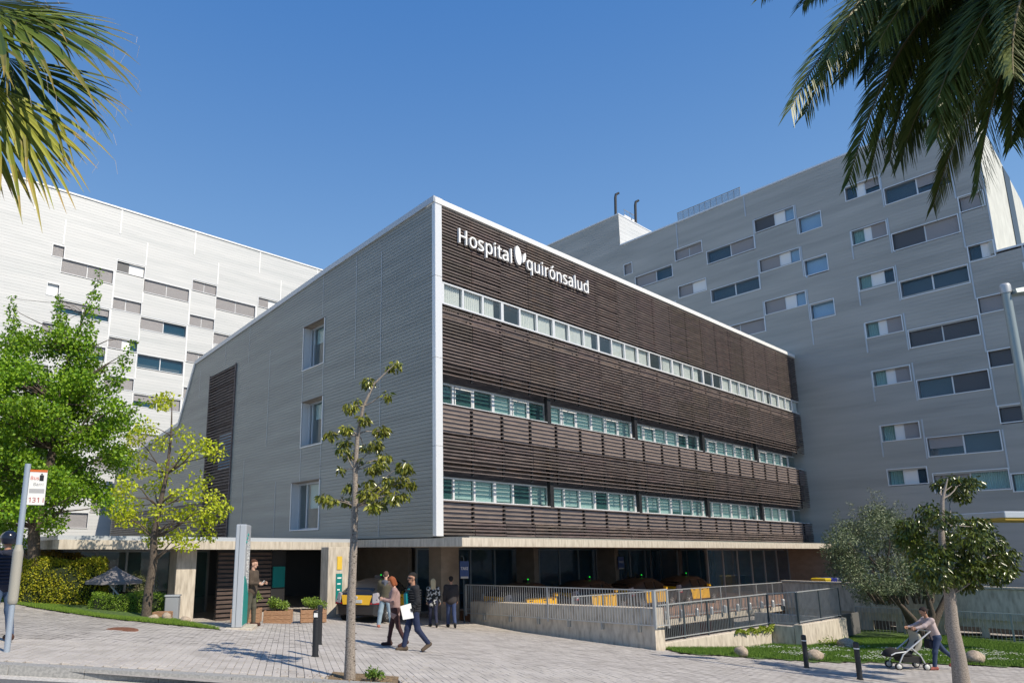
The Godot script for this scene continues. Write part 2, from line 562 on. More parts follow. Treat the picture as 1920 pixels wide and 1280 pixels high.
# ---------------------------------------------------------------- right tower
func build_right_tower() -> void:
	var t := thing("hospital_tower", "tall shaded grey tower with scattered recessed windows behind the slatted front block", "building", bframe)
	var fx := Transform3D(Basis(Vector3.UP, -PI / 2), Vector3(35.1, 0, 0)) # facade frame: x = building z, out = -building x
	var rng := RandomNumberGenerator.new()
	rng.seed = 71
	var wins := []
	var floors := [26.24, 22.82, 19.36, 15.93, 12.5, 8.72]
	var a_kinds := [[[0.5, "glass"], [0.5, "half"]], [[0.5, "dark_shut"], [0.5, "shut"]], [[0.48, "glass"], [0.52, "glass"]], [[0.49, "dark_shut"], [0.51, "dark_shut"]], [[0.5, "glass"], [0.5, "dark_shut"]], [[0.5, "half"], [0.5, "glass"]]]
	var b_kinds := [[[0.33, "glass"], [0.22, "white"], [0.45, "half"]], [[0.36, "teal"], [0.18, "white"], [0.46, "shut"]], [[0.36, "teal"], [0.34, "white"], [0.3, "glass"]], [[0.36, "teal"], [0.2, "white"], [0.44, "shut"]], [[0.36, "teal"], [0.22, "white"], [0.42, "shut"]], [[0.36, "teal"], [0.22, "white"], [0.42, "shut"]]]
	var f_kinds := [[[1.0, "shut"]], [[0.52, "glass"], [0.48, "white"]], [[1.0, "shut"]], [[1.0, "dark_shut"]], [[1.0, "dark_shut"]], [[1.0, "teal"]]]
	for k in 6:
		var top: float = floors[k] - 0.06
		wins.append([6.97 + 0.07 * k, top - 1.17, 3.56, 1.17, a_kinds[k]])
		wins.append([4.66 + 0.05 * k, top + 0.1, 2.08, 1.03, b_kinds[k]])
		wins.append([10.8 + 0.06 * k, top - 3.35 + (0.0 if k < 5 else -0.3) + 0.02, 1.2, 1.0, f_kinds[k]])
		if k > 1:
			wins.append([13.2 + 0.04 * k, top - 1.9, 2.6, 1.1, [[0.5, "half"], [0.5, "glass"]] if k % 2 else [[0.5, "shut"], [0.5, "dark_shut"]]])
	wins.append([7.37, 4.9 + 0.3, 3.6, 1.17, [[0.5, "half"], [0.5, "teal"]]])
	wins.append([4.95, 5.95 - 0.1, 2.1, 1.0, [[0.4, "teal"], [0.34, "white"], [0.26, "glass"]]])
	for k in 3:
		var top: float = floors[k]
		wins.append([1.4 + 0.07 * k, top - 1.2, 1.5, 1.2, [[1.0, "blue"]]])
		wins.append([-1.76 + 0.07 * k, top + 0.12, 2.9, 1.03, [[0.5, "dark_shut" if k == 0 else "shut"], [0.25, "white"], [0.25, "blue"]]])
	for k in 4:
		wins.append([-5.8 + 0.08 * k, floors[k] - 1.13, 3.85, 1.05, [[0.5, "glass" if k < 2 else "shut"], [0.5, ["shut", "glass", "shut", "half"][k]]]])
		wins.append([-8.6 + 0.08 * k, floors[k] + 0.12, 2.4, 1.0, [[0.5, "shut"], [0.5, "white" if k == 1 else "shut"]]])
		wins.append([-12.6 + 0.08 * k, floors[k] - 1.13, 3.6, 1.05, [[0.55, "shut"], [0.45, "glass" if k == 0 else "shut"]]])
		wins.append([-13.7 + 0.08 * k, floors[k] + 0.5, 0.8, 1.0, [[1.0, "shut"]]])
	var openings := []
	for w in wins:
		openings.append([w[0], w[1], w[0] + w[2], w[1] + w[3]])
	var mb := MB.new()
	ribs(mb, -3.0, 33.0, 0.25, func(y): return [-60.0, 40.0] if y < 19.6 else ([-60.0, 12.15] if y < 29.8 else [-60.0, -14.0]), openings, 0.012, 0.012, rng)
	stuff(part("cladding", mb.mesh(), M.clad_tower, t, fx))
	for w in wins:
		window(t, fx * Transform3D(Basis(), Vector3(w[0], w[1], 0.0)), w[2], w[3], w[4])
	# pale joints that run from window to window
	var jm := MB.new()
	jm.box(Vector3(-0.04, 0, -0.005), Vector3(0.04, 1, 0.045))
	var joint := jm.mesh()
	var lines := []
	for k in 6:
		var f: float = floors[k]
		lines.append([6.84 + 0.07 * k, f - 1.35, 2.55])
		lines.append([10.68 + 0.07 * k, f - 2.4, 2.4])
		if k > 0:
			lines.append([4.58 + 0.05 * k, f - 1.0, 2.1])
	for k in 3:
		lines.append([1.27 + 0.07 * k, floors[k] - 1.2, 2.4])
		lines.append([-1.88 + 0.07 * k, floors[k] - 1.2, 2.4])
	lines.append([1.45, 16.3, 2.0])
	lines.append([-2.4, 28.0, 1.8]); lines.append([-8.3, 27.4, 2.4]); lines.append([12.15, 19.6, 10.2]); lines.append([13.35, 15.0, 4.6])
	for l in lines:
		part("joint", joint, M.trim_grey, t, fx * Transform3D(Basis().scaled(Vector3(1, l[2], 1)), Vector3(l[0], l[1], 0)))
	# body behind the cladding, roof, end wall
	var body := MB.new()
	body.quad(Vector3(35.1, 29.75, -14), Vector3(50.9, 28.2, -14), Vector3(50.9, 28.2, 11.9), Vector3(35.1, 29.75, 11.9), Vector3.UP)
	body.quad(Vector3(51.2, 19.0, -14), Vector3(51.2, 19.0, 12.0), Vector3(51.2, 27.4, 12.0), Vector3(51.2, 27.4, -14), Vector3.RIGHT)
	body.quad(Vector3(35.1, 33.0, -60), Vector3(60, 33.0, -60), Vector3(60, 33.0, -14), Vector3(35.1, 33.0, -14), Vector3.UP)
	body.quad(Vector3(35.1, 19.6, 12.15), Vector3(60, 19.6, 12.15), Vector3(60, 19.6, 40), Vector3(35.1, 19.6, 40), Vector3.UP)
	body.quad(Vector3(35.1, -3, 40), Vector3(60, -3, 40), Vector3(60, 19.6, 40), Vector3(35.1, 19.6, 40), Vector3.BACK)
	body.quad(Vector3(60, -3, -60), Vector3(60, -3, 40), Vector3(60, 19.6, 40), Vector3(60, 19.6, -60), Vector3.RIGHT)
	part("roof", body.mesh(), M.trim_grey, t)
	var endw := MB.new() # lit end wall with a slanted back edge
	endw.prism(PackedVector2Array([Vector2(0.02, 19.6), Vector2(16.2, 19.6), Vector2(16.2, 27.3), Vector2(14.6, 28.4), Vector2(0.02, 29.7)]), -0.3, 0.0, Transform3D(Basis(), Vector3(35.1, 0, 12.15)))
	part("end_wall", endw.mesh(), M.cream, t)
	var strip := MB.new()
	strip.box(Vector3(43.3, 19.62, 12.16), Vector3(45.6, 28.7, 12.2))
	part("stair_window", strip.mesh(), M.steel_dark, t)
	var pent := MB.new()
	ribs(pent, 29.8, 33.0, 0.4, func(_y): return [0.0, 22.0], [], 0.012, 0.012, rng)
	part("penthouse_end", pent.mesh(), M.clad_light, t, Transform3D(Basis(), Vector3(35.1, 0, -14.0)))
	var cop := MB.new()
	cop.box(Vector3(35.02, 29.8, -14.0), Vector3(35.3, 29.92, 12.2))
	cop.box(Vector3(35.02, 33.0, -60), Vector3(35.3, 33.12, -13.95))
	cop.box(Vector3(35.3, 33.0, -14.1), Vector3(57, 33.12, -13.95))
	cop.box(Vector3(35.02, 19.6, 12.2), Vector3(35.3, 19.72, 40))
	part("coping", cop.mesh(), M.trim, t)
	# roof terrace railing
	var rail := thing("roof_railing", "thin metal railing with mesh on the shaded tower roof", "railing", bframe)
	var rb := MB.new()
	for k in 12:
		rb.box(Vector3(35.6, 29.85, -8.4 + k * 0.5), Vector3(35.64, 30.95, -8.36 + k * 0.5))
	rb.box(Vector3(35.58, 30.95, -8.42), Vector3(35.66, 31.0, -2.84))
	part("posts", rb.mesh(), M.steel, rail)
	var rp := MB.new()
	rp.box(Vector3(35.61, 30.0, -8.4), Vector3(35.63, 30.9, -2.9))
	part("mesh_panel", rp.mesh(), pane_mat(0.35, 0.42, 0.48, 0.45), rail)
	var hut := thing("roof_hut", "small white hut on the tower roof beside the black flues", "roof hut", bframe)
	var hb := MB.new()
	hb.cbox(Vector3(38.4, 33.0, -17.5), Vector3(40.4, 34.75, -15.4), 0.03)
	part("wall", hb.mesh(), M.white, hut)
	var hr := MB.new()
	for k in 5:
		hr.box(Vector3(38.5 + k * 0.45, 34.76, -15.5), Vector3(38.53 + k * 0.45, 35.3, -15.47))
	hr.box(Vector3(38.45, 35.3, -15.52), Vector3(40.4, 35.34, -15.46))
	part("rail", hr.mesh(), M.steel, hut)
	for f in [[Vector3(36.9, 33.0, -15.5), 3.4, "taller black flue leaning slightly above the tower roof"], [Vector3(39.6, 33.0, -15.0), 3.35, "shorter black flue standing behind the white roof hut"]]:
		var fl := thing("flue_pipe", f[2], "flue", Transform3D(Basis(), bframe * f[0]), "flues on the tower roof")
		var fm := MB.new()
		fm.tube([Vector3(0, 0, 0), Vector3(0.12, f[1] * 0.9, 0), Vector3(0.18, f[1], 0.0), Vector3(0.5, f[1] + 0.18, 0)], [0.13, 0.13, 0.13, 0.11], 10)
		part("pipe", fm.mesh(), M.iron_black, fl)

# ---------------------------------------------------------------- left tower
func build_left_tower() -> void:
	var t := thing("hospital_wing", "sunlit pale clad wing with staggered windows behind the green trees", "building", bframe)
	var fz := Transform3D(Basis(), Vector3(0, 0, -45))
	var rng := RandomNumberGenerator.new()
	rng.seed = 72
	var wins := []
	var pick := {
		"b_0_0": [[0.5, "shut"], [0.5, "shut"]], "b_0_1": [[0.5, "shut"], [0.5, "glass"]], "b_0_2": [[0.5, "glass"], [0.5, "glass"]], "b_0_3": [[0.5, "half"], [0.5, "shut"]],
		"b_-1_1": [[0.5, "half"], [0.5, "half"]], "b_-1_2": [[0.5, "half"], [0.5, "half"]],
		"s_0_0": [[0.46, "dark_shut"], [0.54, "white"]], "s_0_1": [[0.46, "shut"], [0.54, "shut"]], "s_0_2": [[0.48, "shut"], [0.27, "white"], [0.25, "glass"]], "s_1_0": [[0.5, "shut"], [0.5, "shut"]], "s_2_0": [[0.5, "shut"], [0.5, "white"]],
	}
	for k in range(-4, 5):
		for f in 7:
			var sb: Array = pick.get("b_%d_%d" % [k, f], [[0.5, "shut"], [0.5, "shut" if (k + f) % 3 else "half"]])
			var ss: Array = pick.get("s_%d_%d" % [k, f], [[0.5, "shut"], [0.5, "shut"]])
			if not (k == -1 and f > 6) and k >= -1:
				wins.append([1.5 + 7.22 * k - 0.03 * f, 26.27 - 3.78 * f, 4.35, 1.28, sb])
			if k >= 0:
				wins.append([-1.1 + 7.25 * k - 0.05 * f, 27.68 - 3.78 * f, 2.53, 1.12, ss])
			elif k == -1:
				wins.append([-6.55 - 0.08 * f, 27.6 - 3.7 * f, 0.92, 1.08, [[1.0, "white" if f == 1 else "shut"]]])
	var openings := []
	for w in wins:
		openings.append([w[0], w[1], w[0] + w[2], w[1] + w[3]])
	var mb := MB.new()
	ribs(mb, -1.0, 34.0, 0.28, func(_y): return [-45.0, 36.0], openings, 0.012, 0.012, rng)
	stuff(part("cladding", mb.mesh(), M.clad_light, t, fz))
	for w in wins:
		window(t, fz * Transform3D(Basis(), Vector3(w[0], w[1], 0)), w[2], w[3], w[4])
	var jm := MB.new()
	jm.box(Vector3(-0.06, 0, -0.005), Vector3(0.06, 1, 0.05))
	var joint := jm.mesh()
	var lines := []
	for k in range(-3, 4):
		lines.append([-1.09 + 7.21 * k, 31.45, 2.65])
		lines.append([1.5 + 7.25 * k - 0.02, 28.9, 2.4])
		for f in 6:
			if k >= 0:
				lines.append([1.44 + 7.22 * k - 0.04 * f, 25.1 - 3.78 * f, 2.4])
			if k >= -1:
				lines.append([5.98 + 7.22 * k - 0.04 * f, 23.85 - 3.78 * f, 3.7])
	for l in lines:
		part("joint", joint, M.white, t, fz * Transform3D(Basis().scaled(Vector3(1, l[2], 1)), Vector3(l[0], l[1], 0)))
	var b := MB.new()
	b.box(Vector3(-45, 33.95, -60), Vector3(36, 34.1, -44.9))
	part("coping", b.mesh(), M.white, t)
	var w2 := MB.new()
	w2.quad(Vector3(-45, -1, -45), Vector3(-45, -1, -60), Vector3(-45, 34, -60), Vector3(-45, 34, -45), Vector3.LEFT)
	w2.quad(Vector3(-45, -1, -60), Vector3(36, -1, -60), Vector3(36, 34, -60), Vector3(-45, 34, -60), Vector3.FORWARD)
	part("side_wall", w2.mesh(), M.clad_light, t)

# ---------------------------------------------------------------- front block
const BANDS := [[11.37, 12.31], [7.33, 8.32], [3.54, 4.49]]
const LONG := 35.05

func build_hospital() -> void:
	var t := thing("hospital_block", "front block with brown slatted front and grey clad side above the concrete canopy", "building", bframe)
	var rng := RandomNumberGenerator.new()
	rng.seed = 73
	# grey side, on the plane x = 0
	var fx := Transform3D(Basis(Vector3.UP, -PI / 2), Vector3.ZERO)
	var side_edge := func(y: float) -> Array:
		var a := -43.5
		if y > 9.1:
			a = -28.2 - (10.5 - y) / 1.4 * 14.8 if y < 10.5 else (-28.2 + (y - 10.5) / 4.0 * 2.55 if y < 14.5 else -25.65 + (y - 14.5) * 18.0)
		return [minf(a, -0.2), -0.12]
	var open := [[-10.4, 10.7, -8.37, 13.0], [-10.32, 6.7, -8.34, 9.0], [-11.08, 2.62, -8.4, 4.95], [-22.75, 2.2, -18.7, 12.95]]
	var mb := MB.new()
	ribs(mb, 2.12, 15.75, 0.15, side_edge, open, 0.022, 0.016, rng)
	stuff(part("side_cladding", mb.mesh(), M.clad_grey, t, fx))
	var seam := MB.new()
	for s in [[-3.6, 2.2, 12.6], [-5.6, 9.3, 6.0], [-8.6, 13.2, 2.2], [-14.2, 7.2, 5.5], [-16.9, 2.2, 4.6], [-20.5, 13.2, 1.6], [-5.4, 2.2, 4.6], [-12.9, 2.2, 3.0], [-17.0, 12.6, 2.2], [-24.6, 11.8, 2.0], [-10.39, 9.05, 1.6], [-8.4, 9.05, 1.6], [-10.33, 5.0, 1.65], [-8.4, 5.0, 1.65]]:
		seam.box(Vector3(s[0], s[1], 0.028), Vector3(s[0] + 0.03, s[1] + s[2], 0.036))
	part("side_seam", seam.mesh(), M.trim_grey, t, fx)
	var cop := MB.new()
	var top := [Vector2(0.06, 15.78), Vector2(-8.0, 15.5), Vector2(-25.66, 14.52), Vector2(-28.2, 10.52), Vector2(-43.5, 9.1)]
	for k in 4:
		cop.bar(Vector3(top[k].x, top[k].y, -0.15), Vector3(top[k + 1].x, top[k + 1].y, -0.15), 0.48, 0.26)
	part("side_coping", cop.mesh(), M.trim_grey, t, fx)
	var roof := MB.new()
	for k in 4:
		roof.quad(Vector3(0.05, top[k].y, top[k].x), Vector3(0.05, top[k + 1].y, top[k + 1].x), Vector3(35, top[k + 1].y, top[k + 1].x), Vector3(35, top[k].y, top[k].x), Vector3.UP)
	part("roof", roof.mesh(), M.clad_grey, t)
	var wg := [[[0.2, "glass"], [0.8, "glass"]], [[0.2, "glass"], [0.8, "glass"]], [[0.3, "glass"], [0.7, "glass"]]]
	for k in 3:
		var o: Array = open[k]
		side_window(t, fx * Transform3D(Basis(), Vector3(o[0], o[1], 0)), o[2] - o[0], o[3] - o[1], k)
	# tall slatted shaft
	var sh := Node3D.new()
	sh.name = "slat_shaft"
	sh.transform = fx
	t.add_child(sh, true)
	var back := MB.new()
	back.box(Vector3(-22.75, 2.1, -0.5), Vector3(-18.7, 12.95, -0.4))
	back.box(Vector3(-22.8, 2.1, -0.4), Vector3(-22.7, 12.95, 0.08))
	back.box(Vector3(-18.76, 2.1, -0.4), Vector3(-18.66, 12.95, 0.1))
	part("shaft_back", back.mesh(), M.wood, sh)
	var sl := MB.new()
	sl.box(Vector3(-22.7, 0, 0.0), Vector3(-18.76, 0.075, 0.08))
	var slm := sl.mesh()
	for k in 58:
		part("slat", slm, M.wood_dark if k % 7 == 3 else M.wood, sh, Transform3D(Basis(), Vector3(0, 2.2 + k * 0.185, 0)))
	var wn := MB.new()
	wn.box(Vector3(-21.6, 6.6, -0.39), Vector3(-19.7, 8.9, -0.36))
	part("shaft_window", wn.mesh(), M.panel_blue, sh)
	# lower slat wall on the far left of the side
	var low := Node3D.new()
	low.name = "slat_band"
	low.transform = fx
	t.add_child(low, true)
	var ls := MB.new()
	ls.box(Vector3(-43.0, 0, 0.04), Vector3(-22.8, 0.075, 0.12))
	var lsm := ls.mesh()
	for k in 14:
		part("slat", lsm, M.wood, low, Transform3D(Basis(), Vector3(0, 2.15 + k * 0.185, 0)))
	# corner trim and front coping
	for k in 4:
		var y: float = [2.15, 5.55, 9.05, 12.45][k]
		var y1: float = [5.54, 9.04, 12.44, 15.6][k]
		var cm := MB.new()
		cm.cbox(Vector3(-0.035, y, -0.12), Vector3(0.33, y1, 0.09), 0.012)
		part("corner_trim", cm.mesh(), M.trim, t)
	var fc := MB.new()
	fc.cbox(Vector3(-0.04, 15.6, -0.5), Vector3(LONG, 15.84, 0.12), 0.015)
	part("front_coping", fc.mesh(), M.white, t)
	# backing behind the slats
	var bk := MB.new()
	for s in [[2.1, 3.54], [5.05, 7.33], [8.88, 11.37], [12.31, 15.6]]:
		bk.box(Vector3(0.3, s[0], -0.62), Vector3(LONG, s[1], -0.30))
	for s in [[4.49, 5.06], [8.32, 8.89]]:
		bk.box(Vector3(0.3, s[0], -1.0), Vector3(LONG, s[1], -0.82))
	part("backing_wall", bk.mesh(), M.wood, t)
	# pale spandrel panels between the posts
	for s in [[2.72, 3.42], [6.15, 7.22]]:
		for k in 20:
			var x0 := 0.36 if k == 0 else 2.06 + 1.77 * (k - 1)
			var x1 := minf(1.98 + 1.77 * k, LONG)
			if x0 > LONG - 0.2:
				continue
			var sp := MB.new()
			sp.box(Vector3(x0 + 0.03, s[0], -0.14), Vector3(x1 - 0.03, s[1], -0.11))
			part("spandrel_panel", sp.mesh(), M.spandrel, t)
	# slats, each the length of the front
	var frame := Node3D.new()
	frame.name = "slat_screen"
	t.add_child(frame, true)
	var y := 2.22
	var row := 0
	var shapes := []
	for v in 3:
		var sm := MB.new()
		for k in 20:
			var x0 := 0.345 if k == 0 else 2.03 + 1.77 * (k - 1)
			var x1 := minf(2.03 + 1.77 * k, LONG) - 0.012
			if x0 > LONG - 0.1:
				continue
			var tint := rng.randf_range(0.72, 1.25)
			sm.col = Color(tint, tint * rng.randf_range(0.94, 1.04), tint * rng.randf_range(0.9, 1.05))
			var dz := rng.randf_range(-0.012, 0.012)
			var dy := rng.randf_range(-0.008, 0.008)
			sm.hexa([Vector3(x0, dy, -0.03 + dz), Vector3(x1, dy, -0.03 + dz), Vector3(x1, dy - 0.02, 0.05 + dz), Vector3(x0, dy - 0.02, 0.05 + dz), Vector3(x0, dy + 0.055, -0.03 + dz), Vector3(x1, dy + 0.055, -0.03 + dz), Vector3(x1, dy + 0.04, 0.05 + dz), Vector3(x0, dy + 0.04, 0.05 + dz)])
		shapes.append(sm.mesh())
	var thin := MB.new()
	thin.hexa([Vector3(0.345, 0, -0.03), Vector3(LONG, 0, -0.03), Vector3(LONG, -0.01, 0.03), Vector3(0.345, -0.01, 0.03), Vector3(0.345, 0.042, -0.03), Vector3(LONG, 0.042, -0.03), Vector3(LONG, 0.03, 0.03), Vector3(0.345, 0.03, 0.03)])
	shapes.append(thin.mesh())
	while y < 15.52:
		var skip := false
		for b in BANDS:
			if y > b[0] - 0.06 and y < b[1] - 0.02:
				skip = true
		var open_row := (y > 6.1 and y < 7.3) or (y > 2.68 and y < 3.5) or (y > 8.25 and y < 8.95) or (y > 4.4 and y < 5.1)
		if not skip:
			part("slat", shapes[3 if open_row else rng.randi() % 3], M.wood, frame, Transform3D(Basis(), Vector3(0, y, 0)))
		y += 0.172 if open_row else 0.138
		row += 1
	# uprights that carry the slats
	for k in 20:
		var x := 2.03 + 1.77 * k
		if x > LONG:
			continue
		for s in [[2.15, 3.5], [4.52, 7.28], [8.35, 11.33], [12.35, 15.55]]:
			var pm := MB.new()
			pm.box(Vector3(x - 0.035, s[0], -0.11), Vector3(x + 0.035, s[1], -0.032))
			part("slat_post", pm.mesh(), M.black, frame)
	for k in 4:
		var x := 6.95 + 6.95 * k
		for s in [[2.15, 8.7]]:
			var pm := MB.new()
			pm.box(Vector3(x - 0.12, s[0], -0.3), Vector3(x + 0.12, s[1], -0.115))
			part("dark_post", pm.mesh(), M.black, frame)
	window_band(t, rng)
	lettering()
	# slabs of the canopy
	var can := MB.new()
	can.prism(PackedVector2Array([Vector2(-0.42, -1.9), Vector2(33.0, -1.9), Vector2(35.0, -1.9), Vector2(35.0, 14), Vector2(-0.42, 14)]), 0.0, 0.30, Transform3D(Basis(Vector3.RIGHT, -PI / 2), Vector3(0, 1.76, 0)))
	part("canopy", can.mesh(), M.concrete, t)
	var can2 := MB.new()
	can2.box(Vector3(-11.6, 1.66, -16), Vector3(-0.43, 1.96, -4.7))
	part("side_canopy", can2.mesh(), M.concrete, t)
	var can3 := MB.new()
	can3.box(Vector3(-11.62, 1.96, -16), Vector3(-0.43, 2.1, -4.82))
	part("side_canopy_edge", can3.mesh(), M.trim_grey, t)
	var fl := MB.new()
	fl.box(Vector3(0.3, 2.065, -14), Vector3(LONG, 2.12, 1.5))
	part("canopy_flashing", fl.mesh(), M.clad_grey, t)
	ground_floor(t)

func side_window(t: Node3D, xf: Transform3D, w: float, h: float, k: int) -> void:
	var o := Node3D.new()
	o.name = "window"
	o.transform = xf
	t.add_child(o, true)
	var rv := MB.new()
	var z := -0.42
	rv.quad(Vector3(0, 0, 0.04), Vector3(w, 0, 0.04), Vector3(w, 0, z), Vector3(0, 0, z), Vector3.UP)
	rv.quad(Vector3(0, 0, 0.04), Vector3(0, h, 0.04), Vector3(0, h, z), Vector3(0, 0, z), Vector3.RIGHT)
	rv.quad(Vector3(w, 0, 0.04), Vector3(w, h, 0.04), Vector3(w, h, z), Vector3(w, 0, z), Vector3.LEFT)
	rv.box(Vector3(-0.05, -0.04, 0.0), Vector3(w + 0.05, 0, 0.06))
	rv.box(Vector3(w, 0, 0.0), Vector3(w + 0.05, h, 0.06))
	rv.box(Vector3(-0.05, 0, 0.0), Vector3(0, h, 0.06))
	part("reveal", rv.mesh(), M.trim, o)
	var hd := MB.new()
	hd.quad(Vector3(0, h, 0.04), Vector3(w, h, 0.04), Vector3(w, h, z), Vector3(0, h, z), Vector3.DOWN)
	hd.box(Vector3(-0.05, h, 0.0), Vector3(w + 0.05, h + 0.04, 0.06))
	part("lintel", hd.mesh(), M.soffit, o)
	var fr := MB.new()
	var m := w * (0.3 if k == 2 else 0.16)
	for x in [0.0, m - 0.06, w - 0.09]:
		fr.box(Vector3(x, 0.002, z - 0.06), Vector3(x + 0.09, h - 0.002, z + 0.03))
	fr.box(Vector3(0.09, 0.002, z - 0.06), Vector3(w - 0.09, 0.09, z + 0.028))
	fr.box(Vector3(0.09, h - 0.09, z - 0.06), Vector3(w - 0.09, h - 0.002, z + 0.028))
	part("frame", fr.mesh(), M.trim_grey, o)
	var pn := MB.new()
	pn.quad(Vector3(0.05, 0.05, z - 0.02), Vector3(w - 0.05, 0.05, z - 0.02), Vector3(w - 0.05, h - 0.05, z - 0.02), Vector3(0.05, h - 0.05, z - 0.02), Vector3.BACK)
	part("pane", pn.mesh(), M.glass, o)
	# the room behind: ceiling, walls and floor in pale paint
	var rm := MB.new()
	var d := -4.0
	rm.quad(Vector3(-0.6, -0.5, d), Vector3(w + 0.6, -0.5, d), Vector3(w + 0.6, h + 0.3, d), Vector3(-0.6, h + 0.3, d), Vector3.BACK)
	rm.quad(Vector3(-0.6, h + 0.3, d), Vector3(w + 0.6, h + 0.3, d), Vector3(w + 0.6, h + 0.3, z - 0.1), Vector3(-0.6, h + 0.3, z - 0.1), Vector3.DOWN)
	rm.quad(Vector3(-0.6, -0.5, d), Vector3(w + 0.6, -0.5, d), Vector3(w + 0.6, -0.5, z - 0.1), Vector3(-0.6, -0.5, z - 0.1), Vector3.UP)
	rm.quad(Vector3(-0.6, -0.5, d), Vector3(-0.6, h + 0.3, d), Vector3(-0.6, h + 0.3, z - 0.1), Vector3(-0.6, -0.5, z - 0.1), Vector3.RIGHT)
	rm.quad(Vector3(w + 0.6, -0.5, d), Vector3(w + 0.6, h + 0.3, d), Vector3(w + 0.6, h + 0.3, z - 0.1), Vector3(w + 0.6, -0.5, z - 0.1), Vector3.LEFT)
	part("room", rm.mesh(), plain(0.55, 0.62, 0.6, 0.9), o)
	var bl := MB.new()
	ribs(bl, h * (0.45 if k == 2 else 0.62), h - 0.1, 0.06, func(_y): return [m + 0.05, w - 0.1], [], 0.012, 0.01)
	part("blind", bl.mesh(), M.blind, o, Transform3D(Basis(), Vector3(0, 0, z - 0.16)))

func window_band(t: Node3D, rng: RandomNumberGenerator) -> void:
	for b in 3:
		var y0: float = BANDS[b][0]
		var h: float = BANDS[b][1] - y0
		var z := -0.06 if b == 0 else -0.74
		var rm := MB.new()
		rm.quad(Vector3(0.3, y0 - 0.6, -2.6), Vector3(LONG, y0 - 0.6, -2.6), Vector3(LONG, y0 + h + 0.3, -2.6), Vector3(0.3, y0 + h + 0.3, -2.6), Vector3.BACK)
		rm.quad(Vector3(0.3, y0 - 0.01, -2.6), Vector3(LONG, y0 - 0.01, -2.6), Vector3(LONG, y0 - 0.01, -0.7), Vector3(0.3, y0 - 0.01, -0.7), Vector3.UP)
		rm.quad(Vector3(0.3, y0 + h + 0.01, -2.6), Vector3(LONG, y0 + h + 0.01, -2.6), Vector3(LONG, y0 + h + 0.01, -0.6), Vector3(0.3, y0 + h + 0.01, -0.6), Vector3.DOWN)
		part("room", rm.mesh(), M.room_dim, t)
		# rails above and below the glass
		var rl := MB.new()
		rl.box(Vector3(0.34, y0 + 0.001, z - 0.05), Vector3(LONG, y0 + 0.07, z + 0.06))
		rl.box(Vector3(0.34, y0 + h - 0.06, z - 0.05), Vector3(LONG, y0 + h - 0.001, z + 0.06))
		part("window_rail", rl.mesh(), M.trim, t)
		if b > 0:
			var ld := MB.new()
			ld.box(Vector3(0.34, y0 - 0.03, -0.8), Vector3(LONG, y0, -0.13))
			part("window_sill", ld.mesh(), M.trim, t)
		var n := 30
		for k in n:
			var x0 := 0.36 + 1.157 * k
			var w := 1.157
			if b > 0 and k % 6 == 5:
				w = 1.02
			var o := Node3D.new()
			o.name = "window"
			o.position = Vector3(x0, y0 + 0.07, z)
			t.add_child(o, true)
			var hh := h - 0.13
			var fr := cached("bandframe%d_%d" % [b, 1 if k % 3 == 0 else 0], func(m: MB):
				m.box(Vector3(0.0, 0, -0.05), Vector3(0.16 if k % 3 == 0 else 0.1, hh, 0.05))
			)
			part("frame", fr, M.trim, o)
			part("pane", cached("bandpane%d" % b, func(m: MB):
				m.quad(Vector3(0.1, 0, 0), Vector3(1.157, 0, 0), Vector3(1.157, hh, 0), Vector3(0.1, hh, 0), Vector3.BACK)
			), M.glass if b == 0 else M.glass_teal, o)
			var kind := rng.randf()
			if b == 0:
				var bare := k in [3, 9, 13, 18, 19]
				if not bare:
					var cw: float = [1.0, 1.0, 0.95, 0.7][rng.randi() % 4]
					part("curtain", curtain_mesh(cw, hh + 0.02), M.curtain, o, Transform3D(Basis(), Vector3(0.1 + (1.02 - cw) * (rng.randi() % 2), 0, -0.10)))
			else:
				var off := (k in [1, 2, 5] and b == 1) or (k in [0, 4, 9] and b == 2) or (k > 27) or kind < 0.12
				if not off:
					var drop: float = [1.0, 1.0, 0.92, 0.8][rng.randi() % 4]
					part("blind", cached("bandblind%d_%.1f" % [b, drop], func(m: MB):
						m.quad(Vector3(0.1, hh * (1.0 - drop), 0), Vector3(1.12, hh * (1.0 - drop), 0), Vector3(1.12, hh, 0), Vector3(0.1, hh, 0), Vector3.BACK)
					), M.blind, o, Transform3D(Basis(), Vector3(0, 0, -0.07)))
				if b == 1 and k % 3 == 1:
					part("sash", cached("sash%d" % b, func(m: MB):
						m.box(Vector3(0.16, hh - 0.08, 0.0), Vector3(1.14, hh - 0.03, 0.05))
						m.box(Vector3(0.16, 0.05, 0.0), Vector3(0.2, hh - 0.08, 0.05))
						m.box(Vector3(1.1, 0.05, 0.0), Vector3(1.14, hh - 0.08, 0.05))
					), M.white, o)

